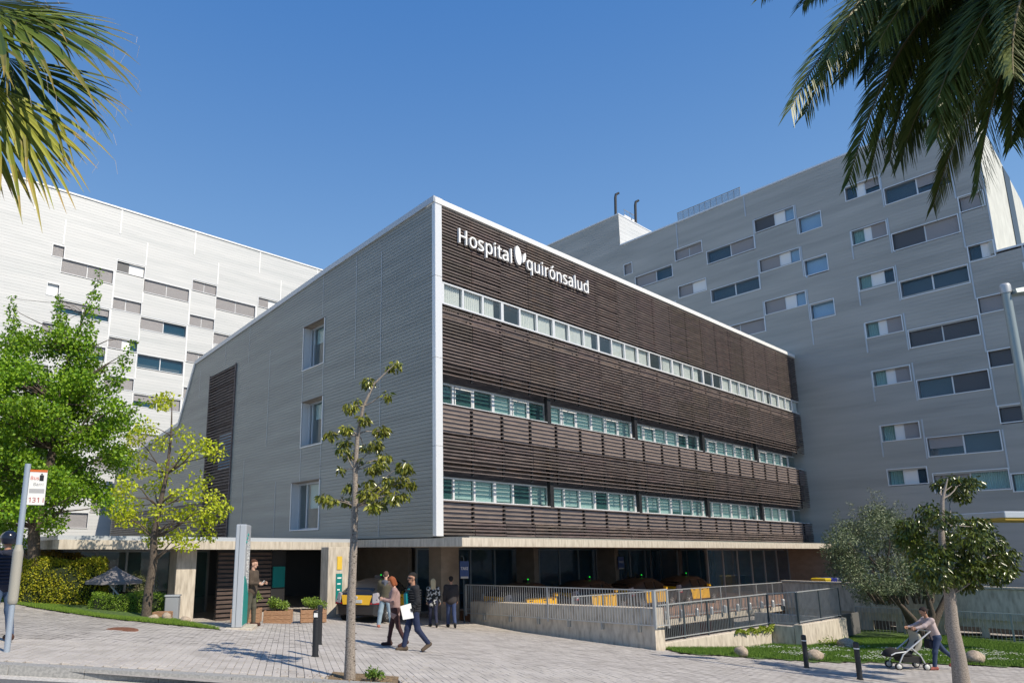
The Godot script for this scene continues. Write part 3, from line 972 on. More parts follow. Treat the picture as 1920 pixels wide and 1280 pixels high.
func lettering() -> void:
	var t := thing("hospital_sign", "white raised lettering and leaf emblem on the brown slats", "sign", bframe)
	var font := SystemFont.new()
	font.font_names = PackedStringArray(["Droid Sans"])
	font.font_weight = 400
	for w in [["Hospital", 1.2, 4.42, 14.2], ["quirónsalud", 5.42, 10.0, 14.2]]:
		var tm := TextMesh.new()
		tm.text = w[0]
		tm.font = font
		tm.font_size = 64
		tm.pixel_size = 0.01
		tm.depth = 0.1
		tm.horizontal_alignment = HORIZONTAL_ALIGNMENT_LEFT
		tm.vertical_alignment = VERTICAL_ALIGNMENT_BOTTOM
		var box := tm.get_aabb()
		var s: float = (w[2] - w[1]) / box.size.x
		var ref := TextMesh.new()
		ref.text = "H"
		ref.font = font
		ref.font_size = 64
		ref.pixel_size = 0.01
		ref.vertical_alignment = VERTICAL_ALIGNMENT_BOTTOM
		var rb := ref.get_aabb()
		var sy := 0.64 / rb.size.y
		part("lettering", tm, M.letter, t, Transform3D(Basis().scaled(Vector3(s, sy, 1.0)), Vector3(w[1] - box.position.x * s, w[3] - rb.position.y * sy, 0.13)))
	# emblem: a large and a small leaf
	var big := PackedVector2Array()
	for k in 13:
		var a := PI * k / 12.0
		big.push_back(Vector2(-sin(a) * 0.20, -0.45 * cos(a)))
	for k in range(1, 12):
		var a := PI * k / 12.0
		big.push_back(Vector2(sin(a) * 0.20, 0.45 * cos(a)))
	var mb := MB.new()
	mb.prism(big, 0.0, 0.1, Transform3D(Basis(Vector3.BACK, 0.12), Vector3(4.85, 14.70, 0.08)))
	part("emblem_leaf", mb.mesh(), M.letter, t)
	var small := PackedVector2Array([Vector2(-0.09, -0.30), Vector2(0.05, -0.2), Vector2(0.13, -0.05), Vector2(0.15, 0.12), Vector2(0.11, 0.24), Vector2(0.02, 0.16), Vector2(-0.05, 0.02), Vector2(-0.09, -0.14)])
	var m2 := MB.new()
	m2.prism(small, 0.0, 0.1, Transform3D(Basis(), Vector3(5.22, 14.72, 0.08)))
	part("emblem_leaf", m2.mesh(), M.letter, t)

func glazing(t: Node3D, called: String, xf: Transform3D, w: float, h: float, each: float, tint: Material) -> void:
	var o := Node3D.new()
	o.name = called
	o.transform = xf
	t.add_child(o, true)
	var n := maxi(1, int(round(w / each)))
	var fr := MB.new()
	for k in n + 1:
		var x := w * k / n
		fr.box(Vector3(x - 0.04, 0, -0.05), Vector3(x + 0.04, h, 0.05))
	fr.box(Vector3(0, h - 0.09, -0.045), Vector3(w, h, 0.045))
	fr.box(Vector3(0, 0, -0.045), Vector3(w, 0.1, 0.045))
	part("frame", fr.mesh(), M.steel, o)
	for k in n:
		var pn := MB.new()
		pn.quad(Vector3(w * k / n, 0, 0), Vector3(w * (k + 1) / n, 0, 0), Vector3(w * (k + 1) / n, h, 0), Vector3(w * k / n, h, 0), Vector3.BACK)
		part("pane", pn.mesh(), tint, o)

func ground_floor(t: Node3D) -> void:
	var g := Node3D.new()
	g.name = "ground_floor"
	t.add_child(g, true)
	# inner shell: back wall, cross walls
	var sh := MB.new()
	sh.box(Vector3(-16, -2.0, -15.6), Vector3(35.0, 1.75, -15.4))
	sh.box(Vector3(34.0, -2.0, -15.3), Vector3(35.0, 1.75, 3.0))
	sh.box(Vector3(3.0, -2.0, -15.3), Vector3(3.2, 1.75, -5.4))
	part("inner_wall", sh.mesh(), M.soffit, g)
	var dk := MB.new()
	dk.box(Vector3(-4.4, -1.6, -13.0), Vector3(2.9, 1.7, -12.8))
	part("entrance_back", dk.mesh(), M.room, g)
	# columns under the front edge
	for k in 4:
		var x := 10.05 + 6.9 * k
		var cm := MB.new()
		cm.cbox(Vector3(x - 0.35, -1.3, -4.9), Vector3(x, 1.755, -3.7), 0.01)
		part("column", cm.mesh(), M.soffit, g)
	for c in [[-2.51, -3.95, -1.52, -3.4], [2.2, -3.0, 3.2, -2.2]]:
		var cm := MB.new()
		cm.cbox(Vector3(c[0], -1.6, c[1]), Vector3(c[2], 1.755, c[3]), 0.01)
		part("column", cm.mesh(), M.soffit if c[0] > 0.0 else M.concrete, g)  # second column gets the darker material, its shadow put into the colour
	var pl := MB.new()
	pl.cbox(Vector3(-7.6, -1.4, -6.15), Vector3(-6.88, 1.655, -5.4), 0.012)
	part("column", pl.mesh(), M.concrete, g)
	# shop-front glass along the lane
	glazing(g, "lane_glazing", Transform3D(Basis(), Vector3(3.3, -1.2, -5.2)), 30.6, 2.95, 1.72, M.glass_blue)
	glazing(g, "end_glazing", Transform3D(Basis(), Vector3(22.6, -1.25, -1.4)), 11.4, 3.0, 1.9, M.glass_blue)
	glazing(g, "return_glazing", Transform3D(Basis(Vector3.UP, -PI / 2), Vector3(22.6, -1.25, -5.15)), 3.7, 3.0, 1.85, M.glass_blue)
	glazing(g, "side_glazing", Transform3D(Basis(), Vector3(-16.0, -1.3, -9.0)), 11.0, 2.95, 1.1, M.glass_teal)
	# slatted wall beside the entrance
	var sw := Node3D.new()
	sw.name = "slat_wall"
	g.add_child(sw, true)
	var bk := MB.new()
	bk.box(Vector3(-5.7, -1.5, -6.4), Vector3(-3.46, 1.64, -6.3))
	part("slat_wall_back", bk.mesh(), M.black, sw)
	var sm := MB.new()
	sm.box(Vector3(-5.7, 0, -6.29), Vector3(-3.46, 0.1, -6.2))
	var slat := sm.mesh()
	for k in 17:
		part("slat", slat, M.wood_dark, sw, Transform3D(Basis(), Vector3(0, -1.2 + k * 0.165, 0)))
	# flat signs fixed to the walls
	var s1 := thing("wall_sign", "flat teal wall sign in the dark entrance recess", "sign", bframe)
	var m1 := MB.new()
	m1.box(Vector3(-3.38, 0.16, -6.25), Vector3(-2.84, 0.98, -6.2))
	part("board", m1.mesh(), M.teal_dark, s1)
	var s1p := MB.new()
	s1p.box(Vector3(-3.42, -1.5, -6.32), Vector3(-2.8, 1.64, -6.26))
	part("backing_plate", s1p.mesh(), M.black, s1)
	var s2 := thing("column_sign", "narrow teal sign with a small yellow plate above it on the entrance column", "sign", bframe)
	var m2 := MB.new()
	m2.box(Vector3(-2.15, -0.35, -3.39), Vector3(-1.88, 0.75, -3.37))
	part("teal_board", m2.mesh(), M.teal_dark, s2)
	var m3 := MB.new()
	m3.box(Vector3(-2.12, 0.9, -3.39), Vector3(-1.9, 1.4, -3.37))
	part("yellow_plate", m3.mesh(), M.yellow_sign, s2)
	var m4 := MB.new()
	for k in 3:
		m4.box(Vector3(-2.1, 0.12 + 0.22 * k, -3.37), Vector3(-1.98 + 0.03 * k, 0.17 + 0.22 * k, -3.366))
	part("print_lines", m4.mesh(), M.sign_white, s2)

# ---------------------------------------------------------------- ground
func kerb_z(x: float) -> float:
	return -9.87 - 0.13 * (x + 5.98)

var lawn_left := PackedVector2Array([Vector2(-5.2, -17.75), Vector2(-6.17, -18.02), Vector2(-7.91, -18.49), Vector2(-9.5, -19.2), Vector2(-11.1, -20.19), Vector2(-13.62, -22.07), Vector2(-30, -33), Vector2(-30, -45), Vector2(-16, -37), Vector2(-11.2, -25.5), Vector2(-8.2, -21.3), Vector2(-6.9, -19.4)])
func sheet(x0: float, x1: float, z0: float, z1: float, step: float, f: Callable) -> Mesh:
	var mb := MB.new()
	var nx := int((x1 - x0) / step)
	var nz := int((z1 - z0) / step)
	for a in nx:
		for b in nz:
			var p := []
			for q in [[0, 0], [1, 0], [1, 1], [0, 1]]:
				var x: float = x0 + (a + q[0]) * step
				var z: float = z0 + (b + q[1]) * step
				p.append(Vector3(x, f.call(x, z), z))
			mb.quad(p[0], p[1], p[2], p[3], Vector3.UP)
	return mb.mesh()

func in_void(l: Vector3) -> bool: # footprint of the ramp, the terrace and the lawn to the right
	return l.x > 3.38 and l.z < 6.7

func build_ground() -> void:
	# one wide sheet of earth under everything
	var far := MB.new()
	far.quad(Vector3(-900, -5.0, -900), Vector3(900, -5.0, -900), Vector3(900, -5.0, 300), Vector3(-900, -5.0, 300), Vector3.UP)
	struct("terrain", far.mesh(), M.ground_base)
	var base := MB.new()
	var step := 1.0
	for a in range(-40, 40):
		for b in range(-46, -8):
			var l := loc(Vector3(a + 0.5, 0, b + 0.5))
			if l.x > 2.4 and l.z < 7.6:
				if not (l.x < 3.6 and l.z > -3.0):
					continue
			if lawn_right_has(a + 0.5, b + 0.5) and lawn_right_has(a - 0.5, b + 1.5):
				continue
			var p := []
			for q in [[0, 0], [1, 0], [1, 1], [0, 1]]:
				p.append(on_ground(a + q[0], b + q[1], -0.035))
			if p[0].z > kerb_z(p[0].x) - 0.6:
				continue
			base.quad(p[0], p[1], p[2], p[3], Vector3.UP)
	var pv := struct("pavement", base.mesh(), M.ground_base)
	# stone pavers: strips across the slope, each paver a slab with open joints
	var rng := RandomNumberGenerator.new()
	rng.seed = 81
	var d := Vector2(-0.19, -0.98).normalized()
	var e := Vector2(d.y, -d.x) * -1.0
	var o := Vector2(-2.0, -9.4)
	var list := []
	var w := 0.125
	var ln := 0.25
	for a in range(-260, 260):
		var shift := ln * 0.5 * (absi(a) % 2) + rng.randf() * 0.03
		for b in range(-24, 150):
			var c: Vector2 = o + e * (a * w) + d * (b * ln + shift)
			if c.y > kerb_z(c.x) - 0.3 - 0.16 or c.y < -45.0:
				continue
			if c.length() > 31.0 or absf(c.x) > 0.95 * -c.y + 5.0:
				continue
			var l := loc(Vector3(c.x, 0, c.y))
			if in_void(l) or l.z < -7.0 or (l.x > 3.2 and l.z < 6.9):
				continue
			if Geometry2D.is_point_in_polygon(c, lawn_left) or lawn_right_has(c.x, c.y):
				continue
			if c.distance_to(Vector2(-0.95, -11.0)) < 0.62 and absf(c.x + 0.95) < 0.6:
				continue
			list.append([c, c.length()])
	list.sort_custom(func(p, q): return p[1] < q[1])
	var rest := MB.new()
	var shapes := []
	for k in 4:
		var sm := MB.new()
		var tint := 0.93 + 0.04 * k
		sm.col = Color(tint, tint, tint * 0.99)
		sm.cbox(Vector3(-w * 0.5 + 0.003, -0.05, -ln * 0.5 + 0.003), Vector3(w * 0.5 - 0.003, 0.0, ln * 0.5 - 0.003), 0.005)
		shapes.append(sm.mesh())
	for k in list.size():
		var c: Vector2 = list[k][0]
		var y := ground(c.x, c.y)
		var gx := (ground(c.x + 0.2, c.y) - ground(c.x - 0.2, c.y)) / 0.4
		var gz := (ground(c.x, c.y + 0.2) - ground(c.x, c.y - 0.2)) / 0.4
		var up := Vector3(-gx, 1, -gz).normalized()
		var zz := Vector3(-d.x, 0, -d.y)
		zz = (zz - up * zz.dot(up)).normalized()
		var bs := Basis(up.cross(zz), up, zz)
		var xf := Transform3D(bs, Vector3(c.x, y + rng.randf_range(-0.004, 0.003), c.y))
		if k < 300:
			part("paver", shapes[rng.randi() % 4], M.paver, pv, xf)
		else:
			var tint := rng.randf_range(0.93, 1.05)
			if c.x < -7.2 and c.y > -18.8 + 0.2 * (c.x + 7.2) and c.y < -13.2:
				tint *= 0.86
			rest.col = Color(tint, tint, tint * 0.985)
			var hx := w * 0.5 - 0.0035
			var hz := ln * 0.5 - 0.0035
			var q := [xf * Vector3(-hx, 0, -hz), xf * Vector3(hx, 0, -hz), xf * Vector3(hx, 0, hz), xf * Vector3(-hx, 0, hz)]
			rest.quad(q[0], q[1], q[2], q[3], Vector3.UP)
			var dn := Vector3(0, -0.04, 0)
			if c.length() < 15.0:
				for s in 4:
					var s2 := (s + 1) % 4
					rest.quad(q[s], q[s2], q[s2] + dn, q[s] + dn, (q[s] + q[s2]) * 0.5 - xf.origin)
	stuff(part("paver_field", rest.mesh(), M.paver, pv))
	# kerb stones, gutter, road
	var kerb := Node3D.new()
	kerb.name = "kerb"
	kerb.set_meta("kind", "structure")
	add_child(kerb)
	for k in range(-9, 14):
		var x0 := -6.9 + 1.02 * k
		var x1 := x0 + 1.005
		var a := Vector3(x0, 0, kerb_z(x0))
		var b := Vector3(x1, 0, kerb_z(x1))
		var km := MB.new()
		var back := Vector3(0.13, 0, -0.3) * 1.0
		var q := []
		for p in [a, b, b + back, a + back]:
			q.append(Vector3(p.x, ground(p.x, p.z) - 0.3, p.z))
		for p in [a + back * 0.05, b + back * 0.05, b + back, a + back]:
			q.append(Vector3(p.x, ground(p.x, p.z) + 0.012, p.z))
		km.hexa(q)
		part("kerb_stone", km.mesh(), M.kerb, kerb)
	struct("gutter", sheet_strip(0.0, 0.34, -0.125), M.gutter)
	struct("road", sheet_strip(0.34, 22.0, -0.129), M.asphalt)
	# grass to the left
	var ll := MB.new()
	var ids := Geometry2D.triangulate_polygon(lawn_left)
	for k in range(0, ids.size(), 3):
		var p := []
		for j in 3:
			var q := lawn_left[ids[k + j]]
			p.append(on_ground(q.x, q.y, 0.02))
		ll.tri(p[0], p[1], p[2], Vector3.UP)
	struct("lawn_left", ll.mesh(), M.turf)
	var lr := MB.new()
	for a in range(0, 60):
		for b in range(0, 40):
			var p := []
			for q in [[0, 0], [1, 0], [1, 1], [0, 1]]:
				var x: float = 2.0 + (a + q[0]) * 0.5
				var z: float = 6.2 + (b + q[1]) * 0.5
				var w3 := P(x, 0, z)
				p.append(Vector3(w3.x, lawn_y(w3.x, w3.z), w3.z))
			var m: Vector3 = (p[0] + p[2]) * 0.5
			if lawn_right_has(m.x, m.z):
				lr.quad(p[0], p[1], p[2], p[3], Vector3.UP)
	struct("lawn_right", lr.mesh(), M.turf)

# lawn beyond the path on the right: falls gently towards the ramp wall
func lawn_edge_z(x: float) -> float:
	if x < 11.37:
		return lerpf(-21.1, -21.61, (x - 7.8) / 3.57)
	if x < 14.8:
		return lerpf(-21.61, -21.31, (x - 11.37) / 3.43)
	return lerpf(-21.31, -20.14, (x - 14.8) / 2.55)

func lawn_right_has(x: float, z: float) -> bool:
	var l := loc(Vector3(x, 0, z))
	return x > 7.8 and z < lawn_edge_z(x) and l.z > 6.4 and l.x < 22.6

func lawn_y(x: float, z: float) -> float:
	var back := clampf(lawn_edge_z(x) - z, 0.0, 12.0)
	return ground(x, lawn_edge_z(x)) + 0.03 - 0.05 * back

func sheet_strip(f0: float, f1: float, drop: float) -> Mesh: # strip of road from f0 to f1 metres in front of the kerb
	var mb := MB.new()
	for k in range(-20, 30):
		var p := []
		for q in [[k, f0], [k + 1, f0], [k + 1, f1], [k, f1]]:
			var x: float = q[0] * 1.5
			var z: float = kerb_z(x) + q[1]
			p.append(Vector3(x, ground(x, z) + drop, z))
		mb.quad(p[0], p[1], p[2], p[3], Vector3.UP)
	return mb.mesh()

# ---------------------------------------------------------------- terrace, ramp, walls, railings
# rail with uprights: from a to b (building frame), y given for both ends of the top and bottom rails
func railing(label: String, runs: Array, bar_gap: float, post_gap: float, mats: Array, group := "guard railings round the ramp") -> Node3D:
	var t := thing("guard_railing", label, "railing", bframe, group)
	for r in runs: # [a, b, top_a, top_b, low_a, low_b]
		var a: Vector3 = r[0]
		var b: Vector3 = r[1]
		var d := b - a
		var tm := MB.new()
		tm.bar(a + Vector3(0, r[2], 0), b + Vector3(0, r[3], 0), 0.055, 0.035)
		part("top_rail", tm.mesh(), mats[0], t)
		var lm := MB.new()
		lm.bar(a + Vector3(0, r[4], 0), b + Vector3(0, r[5], 0), 0.05, 0.03)
		part("bottom_rail", lm.mesh(), mats[0], t)
		var n := int(d.length() / bar_gap)
		var bm := cached("bar", func(m: MB): m.box(Vector3(-0.008, 0, -0.008), Vector3(0.008, 1, 0.008)))
		for k in n:
			var f := (k + 0.5) / n
			var lo := lerpf(r[4], r[5], f)
			var hi := lerpf(r[2], r[3], f)
			part("bar", bm, mats[1], t, Transform3D(Basis().scaled(Vector3(1, hi - lo, 1)), a + d * f + Vector3(0, lo, 0)))
		var pn := maxi(1, int(round(d.length() / post_gap)))
		var pm := cached("railpost", func(m: MB): m.box(Vector3(-0.035, 0, -0.02), Vector3(0.035, 1, 0.02)))
		for k in pn + 1:
			var f := float(k) / pn
			var lo := lerpf(r[4], r[5], f) - 0.1
			var hi := lerpf(r[2], r[3], f) - 0.02
			part("post", pm, mats[2], t, Transform3D(Basis(Vector3.UP, atan2(-d.z, d.x)) * Basis().scaled(Vector3(1, hi - lo, 1)), a + d * f + Vector3(0, lo, 0)))
	return t

func build_terrace() -> void:
	var fl := MB.new()
	fl.box(Vector3(4.0, -1.52, -5.15), Vector3(34.0, -1.27, 2.98))
	var terrace := struct("terrace_slab", fl.mesh(), M.concrete, bframe)
	var tp := MB.new()
	tp.box(Vector3(3.6, -1.6, -15.2), Vector3(34.0, -1.25, 2.9))
	struct("terrace_paving", tp.mesh(), M.brick_floor, bframe)
	var inner := MB.new()
	inner.box(Vector3(-14.0, -1.62, -15.2), Vector3(3.28, -1.5, -7.0))
	struct("entrance_floor", inner.mesh(), M.brick_floor, bframe)
	var ramp := MB.new()
	ramp.hexa([Vector3(3.9, -3.0, 0.0), Vector3(22, -4.6, 0.0), Vector3(22, -4.6, 6.4), Vector3(3.9, -3.0, 6.4), Vector3(3.9, -2.7, 0.0), Vector3(22, -4.3, 0.0), Vector3(22, -4.3, 6.4), Vector3(3.9, -2.7, 6.4)])
	struct("ramp", ramp.mesh(), M.asphalt, bframe)
	# garage front under the slab
	var gar := thing("garage_front", "dark garage front with a red door below the terrace slab", "garage", bframe)
	var gw := MB.new()
	gw.box(Vector3(3.9, -4.6, 0.0), Vector3(22.0, -1.53, 0.2))
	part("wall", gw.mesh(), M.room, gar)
	var gd := MB.new()
	gd.box(Vector3(16.2, -3.9, 0.21), Vector3(19.4, -1.75, 0.27))
	part("door", gd.mesh(), M.red_door, gar)
	var gp := MB.new()
	gp.box(Vector3(15.2, -4.2, 1.2), Vector3(15.6, -1.53, 1.6))
	part("pier", gp.mesh(), M.concrete, gar)
	# parapet beside the entrance
	var w1 := thing("parapet_wall", "weathered concrete parapet beside the taxi entrance", "wall", bframe)
	var m1 := MB.new()
	m1.hexa([Vector3(3.4, -2.2, -1.75), Vector3(3.95, -2.2, -1.75), Vector3(3.95, -2.2, 6.75), Vector3(3.4, -2.2, 6.75), Vector3(3.4, -0.46, -1.75), Vector3(3.95, -0.46, -1.75), Vector3(3.95, -0.2, 6.75), Vector3(3.4, -0.2, 6.75)])
	part("wall_body", m1.mesh(), M.concrete_wall, w1)
	for k in 6:
		var z := -0.9 + k * 1.42
		var bm := MB.new()
		bm.box(Vector3(3.28, -1.12 + 0.03 * k, z), Vector3(3.4, -0.86 + 0.03 * k, z + 0.06))
		part("bracket", bm.mesh(), M.steel, w1)
	# ramp walls towards the grass
	var w2 := thing("ramp_wall", "sunlit board-marked concrete ramp wall along the grass", "wall", bframe)
	for s in [[Vector3(3.96, -3.4, 6.28), Vector3(12.3, -1.34, 6.6)], [Vector3(12.0, -3.4, 6.61), Vector3(12.3, -1.28, 7.46)], [Vector3(12.0, -3.4, 7.47), Vector3(16.6, -1.2, 7.77)], [Vector3(16.3, -3.4, 4.0), Vector3(16.6, -1.22, 7.46)]]:
		var mm := MB.new()
		mm.cbox(s[0], s[1], 0.015)
		part("wall_panel", mm.mesh(), M.concrete_wall, w2)
	# long wall at the back of the grass
	var w3 := thing("retaining_wall", "long shaded board-marked concrete wall behind the olive tree", "wall", bframe)
	var lm := MB.new()
	lm.cbox(Vector3(22.0, -1.35, 3.0), Vector3(22.4, -0.02, 30.0), 0.02)
	part("upper_wall", lm.mesh(), M.concrete_wall, w3)
	var cp := MB.new()
	cp.box(Vector3(21.94, -0.018, 2.98), Vector3(22.46, 0.06, 30.0))
	part("coping", cp.mesh(), M.concrete, w3)
	var lw := MB.new()
	lw.box(Vector3(22.1, -3.4, 3.0), Vector3(22.4, -2.35, 30.0))
	lw.box(Vector3(22.1, -1.7, 3.0), Vector3(22.38, -1.352, 30.0))
	for k in 14:
		lw.box(Vector3(22.12, -2.35, 8.0 + k * 1.6), Vector3(22.36, -1.7, 8.25 + k * 1.6))
	lw.box(Vector3(22.11, -2.35, 3.0), Vector3(22.37, -1.7, 7.0))
	part("lower_wall", lw.mesh(), M.concrete_wall, w3)
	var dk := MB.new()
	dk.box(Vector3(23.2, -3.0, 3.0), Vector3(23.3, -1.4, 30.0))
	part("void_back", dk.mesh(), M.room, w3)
	var gate := thing("dark_gate", "dark steel gate between the ramp wall and the long wall", "gate", bframe)
	var gm := MB.new()
	gm.box(Vector3(16.62, -3.2, 6.9), Vector3(20.6, -1.25, 6.96))
	part("gate_leaf", gm.mesh(), M.room, gate)
	var gf := MB.new()
	gf.box(Vector3(18.0, -3.2, 6.97), Vector3(18.08, -1.2, 7.03))
	part("gate_post", gf.mesh(), M.iron_black, gate)
	var pale := [M.steel_light, M.steel_light, M.steel_light]
	var mixed := [M.steel_light, M.steel, M.steel_dark]
	railing("pale steel railing bolted to the parapet beside the taxi entrance", [[Vector3(3.3, 0, -1.9), Vector3(3.3, 0, 6.84), 0.22, 0.37, -0.92, -0.72], [Vector3(3.3, 0, 6.86), Vector3(4.05, 0, 6.86), 0.37, 0.38, -0.72, -0.74]], 0.11, 4.4, pale)
	railing("long steel railing on the terrace edge in front of the taxis", [[Vector3(4.05, 0, 3.02), Vector3(22.6, 0, 3.02), -0.05, -0.04, -1.15, -1.15]], 0.11, 1.9, [M.steel_light, M.steel, M.steel])
	railing("steel railing with dark posts on the sunlit ramp wall", [[Vector3(4.1, 0, 6.45), Vector3(12.15, 0, 6.45), -0.16, -0.10, -1.24, -1.24], [Vector3(12.15, 0, 6.46), Vector3(12.15, 0, 7.6), -0.10, 0.02, -1.22, -1.16], [Vector3(12.16, 0, 7.62), Vector3(16.45, 0, 7.62), 0.02, 0.05, -1.12, -1.1]], 0.115, 1.75, mixed)
	railing("steel railing along the long shaded wall behind the grass", [[Vector3(21.4, 0, 6.6), Vector3(21.4, 0, 24.0), -1.05, -0.9, -2.25, -2.1]], 0.14, 1.9, [M.steel_light, M.steel, M.steel])
	for k in 10:
		var cap := thing("rail_fixing", "small grey rounded plate fixed to the terrace edge under the long railing", "bracket", Transform3D(Basis(), P(10.2 + k * 1.28, -1.25, 3.1)), "plates along the terrace edge")
		var cm := MB.new()
		cm.lathe([Vector2(0.001, 0.36), Vector2(0.07, 0.34), Vector2(0.09, 0.28), Vector2(0.09, 0.0)], Vector3.ZERO, 10)
		part("plate", cm.mesh(), M.steel_light, cap)
	# bins by the far end of the glass
	for b in [["yellow", 31.2, plain(0.55, 0.42, 0.02, 0.5)], ["dark blue", 32.2, plain(0.02, 0.03, 0.2, 0.5)], ["pale grey", 33.2, plain(0.3, 0.33, 0.4, 0.5)]]:
		var t := thing("recycling_bin", "%s recycling bin at the end of the terrace glass" % b[0], "bin", Transform3D(Basis(Vector3.UP, TURN), P(b[1], -1.25, 1.6)), "recycling bins")
		var bm := MB.new()
		bm.hexa([Vector3(-0.38, 0, -0.35), Vector3(0.38, 0, -0.35), Vector3(0.38, 0, 0.35), Vector3(-0.38, 0, 0.35), Vector3(-0.44, 1.05, -0.42), Vector3(0.44, 1.05, -0.42), Vector3(0.44, 1.05, 0.42), Vector3(-0.44, 1.05, 0.42)])
		part("body", bm.mesh(), b[2], t)
		var lm2 := MB.new()
		lm2.cbox(Vector3(-0.47, 1.052, -0.45), Vector3(0.47, 1.16, 0.45), 0.04)
		part("lid", lm2.mesh(), b[2], t)
const CL_MID := [[0.69, 5.22, -0.21, 0.12], [0.60, 5.14, -0.22, 0.10], [0.21, 4.85, -0.01, 0.11], [0.56, 4.55, 0.15, 0.11], [-0.05, 4.33, 0.31, 0.11], [0.03, 4.48, 0.08, 0.08], [0.16, 4.17, 0.06, 0.11], [-0.37, 3.86, 0.32, 0.11], [-0.11, 3.96, 0.32, 0.11], [-0.21, 3.85, -0.35, 0.11], [0.45, 4.01, -0.11, 0.14], [0.38, 3.73, 0.19, 0.13], [-0.21, 3.66, 0.05, 0.11], [-0.10, 3.62, -0.33, 0.12], [0.17, 3.74, -0.28, 0.10], [0.51, 3.58, -0.24, 0.11], [0.33, 3.33, 0.08, 0.14], [0.44, 3.41, 0.00, 0.12], [-0.23, 3.34, -0.12, 0.08], [0.87, 3.33, 0.31, 0.15], [0.79, 3.15, -0.04, 0.15], [0.94, 3.08, 0.16, 0.12], [0.45, 3.01, -0.27, 0.13], [0.27, 2.89, 0.31, 0.15], [-0.08, 3.05, -0.13, 0.12], [-0.54, 2.88, -0.26, 0.14], [-0.33, 2.79, 0.19, 0.10], [-0.12, 2.83, -0.28, 0.12], [0.43, 2.76, -0.26, 0.13], [0.70, 2.85, 0.34, 0.15], [0.85, 2.91, -0.15, 0.12], [0.36, 2.68, 0.35, 0.12], [0.08, 3.50, -0.00, 0.07], [0.25, 3.09, 0.04, 0.10], [0.57, 3.12, 0.21, 0.11]]
const CL_YEL := [[0.09, 6.32, 0.45, 0.36], [-0.15, 6.71, -0.70, 0.36], [-0.59, 5.22, 0.47, 0.36], [-0.05, 5.50, 0.87, 0.36], [-0.15, 5.24, -0.45, 0.36], [0.72, 5.44, 0.15, 0.36], [0.66, 4.93, -0.69, 0.36], [1.76, 4.93, 0.66, 0.36], [1.92, 4.77, 0.46, 0.36], [0.31, 4.59, -0.69, 0.36], [0.26, 4.34, 0.01, 0.36], [-0.47, 4.34, 0.01, 0.36], [-0.55, 3.87, 0.66, 0.36], [-0.44, 3.51, 1.20, 0.36], [-0.52, 3.87, -1.01, 0.36], [1.32, 3.52, 1.02, 0.36], [0.18, 3.60, -0.80, 0.36], [1.55, 3.66, 0.35, 0.36], [1.44, 3.53, -1.05, 0.36], [2.11, 3.19, 0.27, 0.36], [0.88, 3.19, -1.02, 0.36], [0.80, 2.98, -0.10, 0.36], [0.45, 3.01, 0.65, 0.36], [-0.86, 3.25, -0.55, 0.36], [-1.00, 2.83, -0.39, 0.36], [-0.35, 2.67, -0.41, 0.36], [1.53, 2.81, 0.12, 0.36], [1.21, 2.40, 0.70, 0.36], [0.53, 2.35, -0.31, 0.36], [1.40, 2.09, 0.97, 0.36], [-0.08, 2.27, -0.43, 0.36], [1.50, 2.42, -0.29, 0.36], [1.91, 2.95, 0.33, 0.36], [-0.89, 4.93, -0.69, 0.36], [1.44, 5.04, 0.76, 0.36], [1.43, 3.99, 0.29, 0.36], [-0.15, 4.09, -0.69, 0.36], [-0.87, 3.03, 0.32, 0.36]]
const CL_EVG := [[0.82, 4.83, -0.34, 0.33], [1.07, 4.81, -0.19, 0.30], [0.79, 4.82, -0.68, 0.28], [1.25, 4.56, -0.76, 0.28], [0.09, 4.12, -0.36, 0.35], [-0.27, 3.77, -0.48, 0.36], [-0.18, 3.86, 0.50, 0.33], [1.22, 3.77, -0.34, 0.33], [-0.20, 3.24, -0.54, 0.42], [-0.27, 3.05, 0.13, 0.40], [0.50, 3.11, -0.10, 0.42], [1.10, 3.37, 0.01, 0.40], [2.05, 3.05, -0.71, 0.36], [1.00, 2.62, 0.25, 0.37], [0.57, 2.68, 0.13, 0.42], [-0.91, 2.63, 0.73, 0.39], [0.03, 2.55, 0.10, 0.33], [1.21, 2.86, -0.22, 0.37], [-0.33, 3.51, -0.67, 0.33], [2.06, 2.72, -0.66, 0.28], [-0.70, 2.80, 0.24, 0.35], [0.66, 3.45, -0.75, 0.36], [0.37, 3.42, 0.45, 0.40], [0.86, 2.34, -0.50, 0.28], [-0.58, 2.38, 0.49, 0.24]]
const CL_OLV := [[-3.15, 3.99, 0.28, 0.68], [-3.92, 4.66, 1.28, 0.68], [-1.78, 5.19, -1.07, 0.68], [-0.78, 5.80, -0.99, 0.68], [-2.00, 5.23, 1.08, 0.68], [-0.27, 5.16, -0.08, 0.68], [-2.56, 4.45, 0.73, 0.68], [-1.15, 4.45, 0.02, 0.68], [-0.09, 4.34, -0.16, 0.68], [-3.42, 3.55, 1.18, 0.68], [-0.99, 3.62, -1.09, 0.68], [-1.25, 3.54, 0.66, 0.68], [0.04, 3.53, 0.16, 0.68], [-3.37, 2.89, 1.33, 0.68], [-2.60, 2.79, 1.49, 0.68], [-1.30, 2.77, 0.91, 0.68], [0.08, 2.97, 0.47, 0.68], [1.86, 3.74, -1.28, 0.68], [1.64, 4.46, -1.17, 0.68], [-3.20, 3.41, 0.06, 0.68], [0.04, 2.62, 0.14, 0.68], [-0.97, 2.24, -0.50, 0.68], [-1.32, 4.95, -1.08, 0.68], [-0.47, 4.91, 0.49, 0.68], [-0.37, 5.67, -0.88, 0.68], [-3.50, 4.10, 0.30, 0.68], [1.24, 3.06, -0.28, 0.68], [-1.66, 2.22, -0.71, 0.68]]
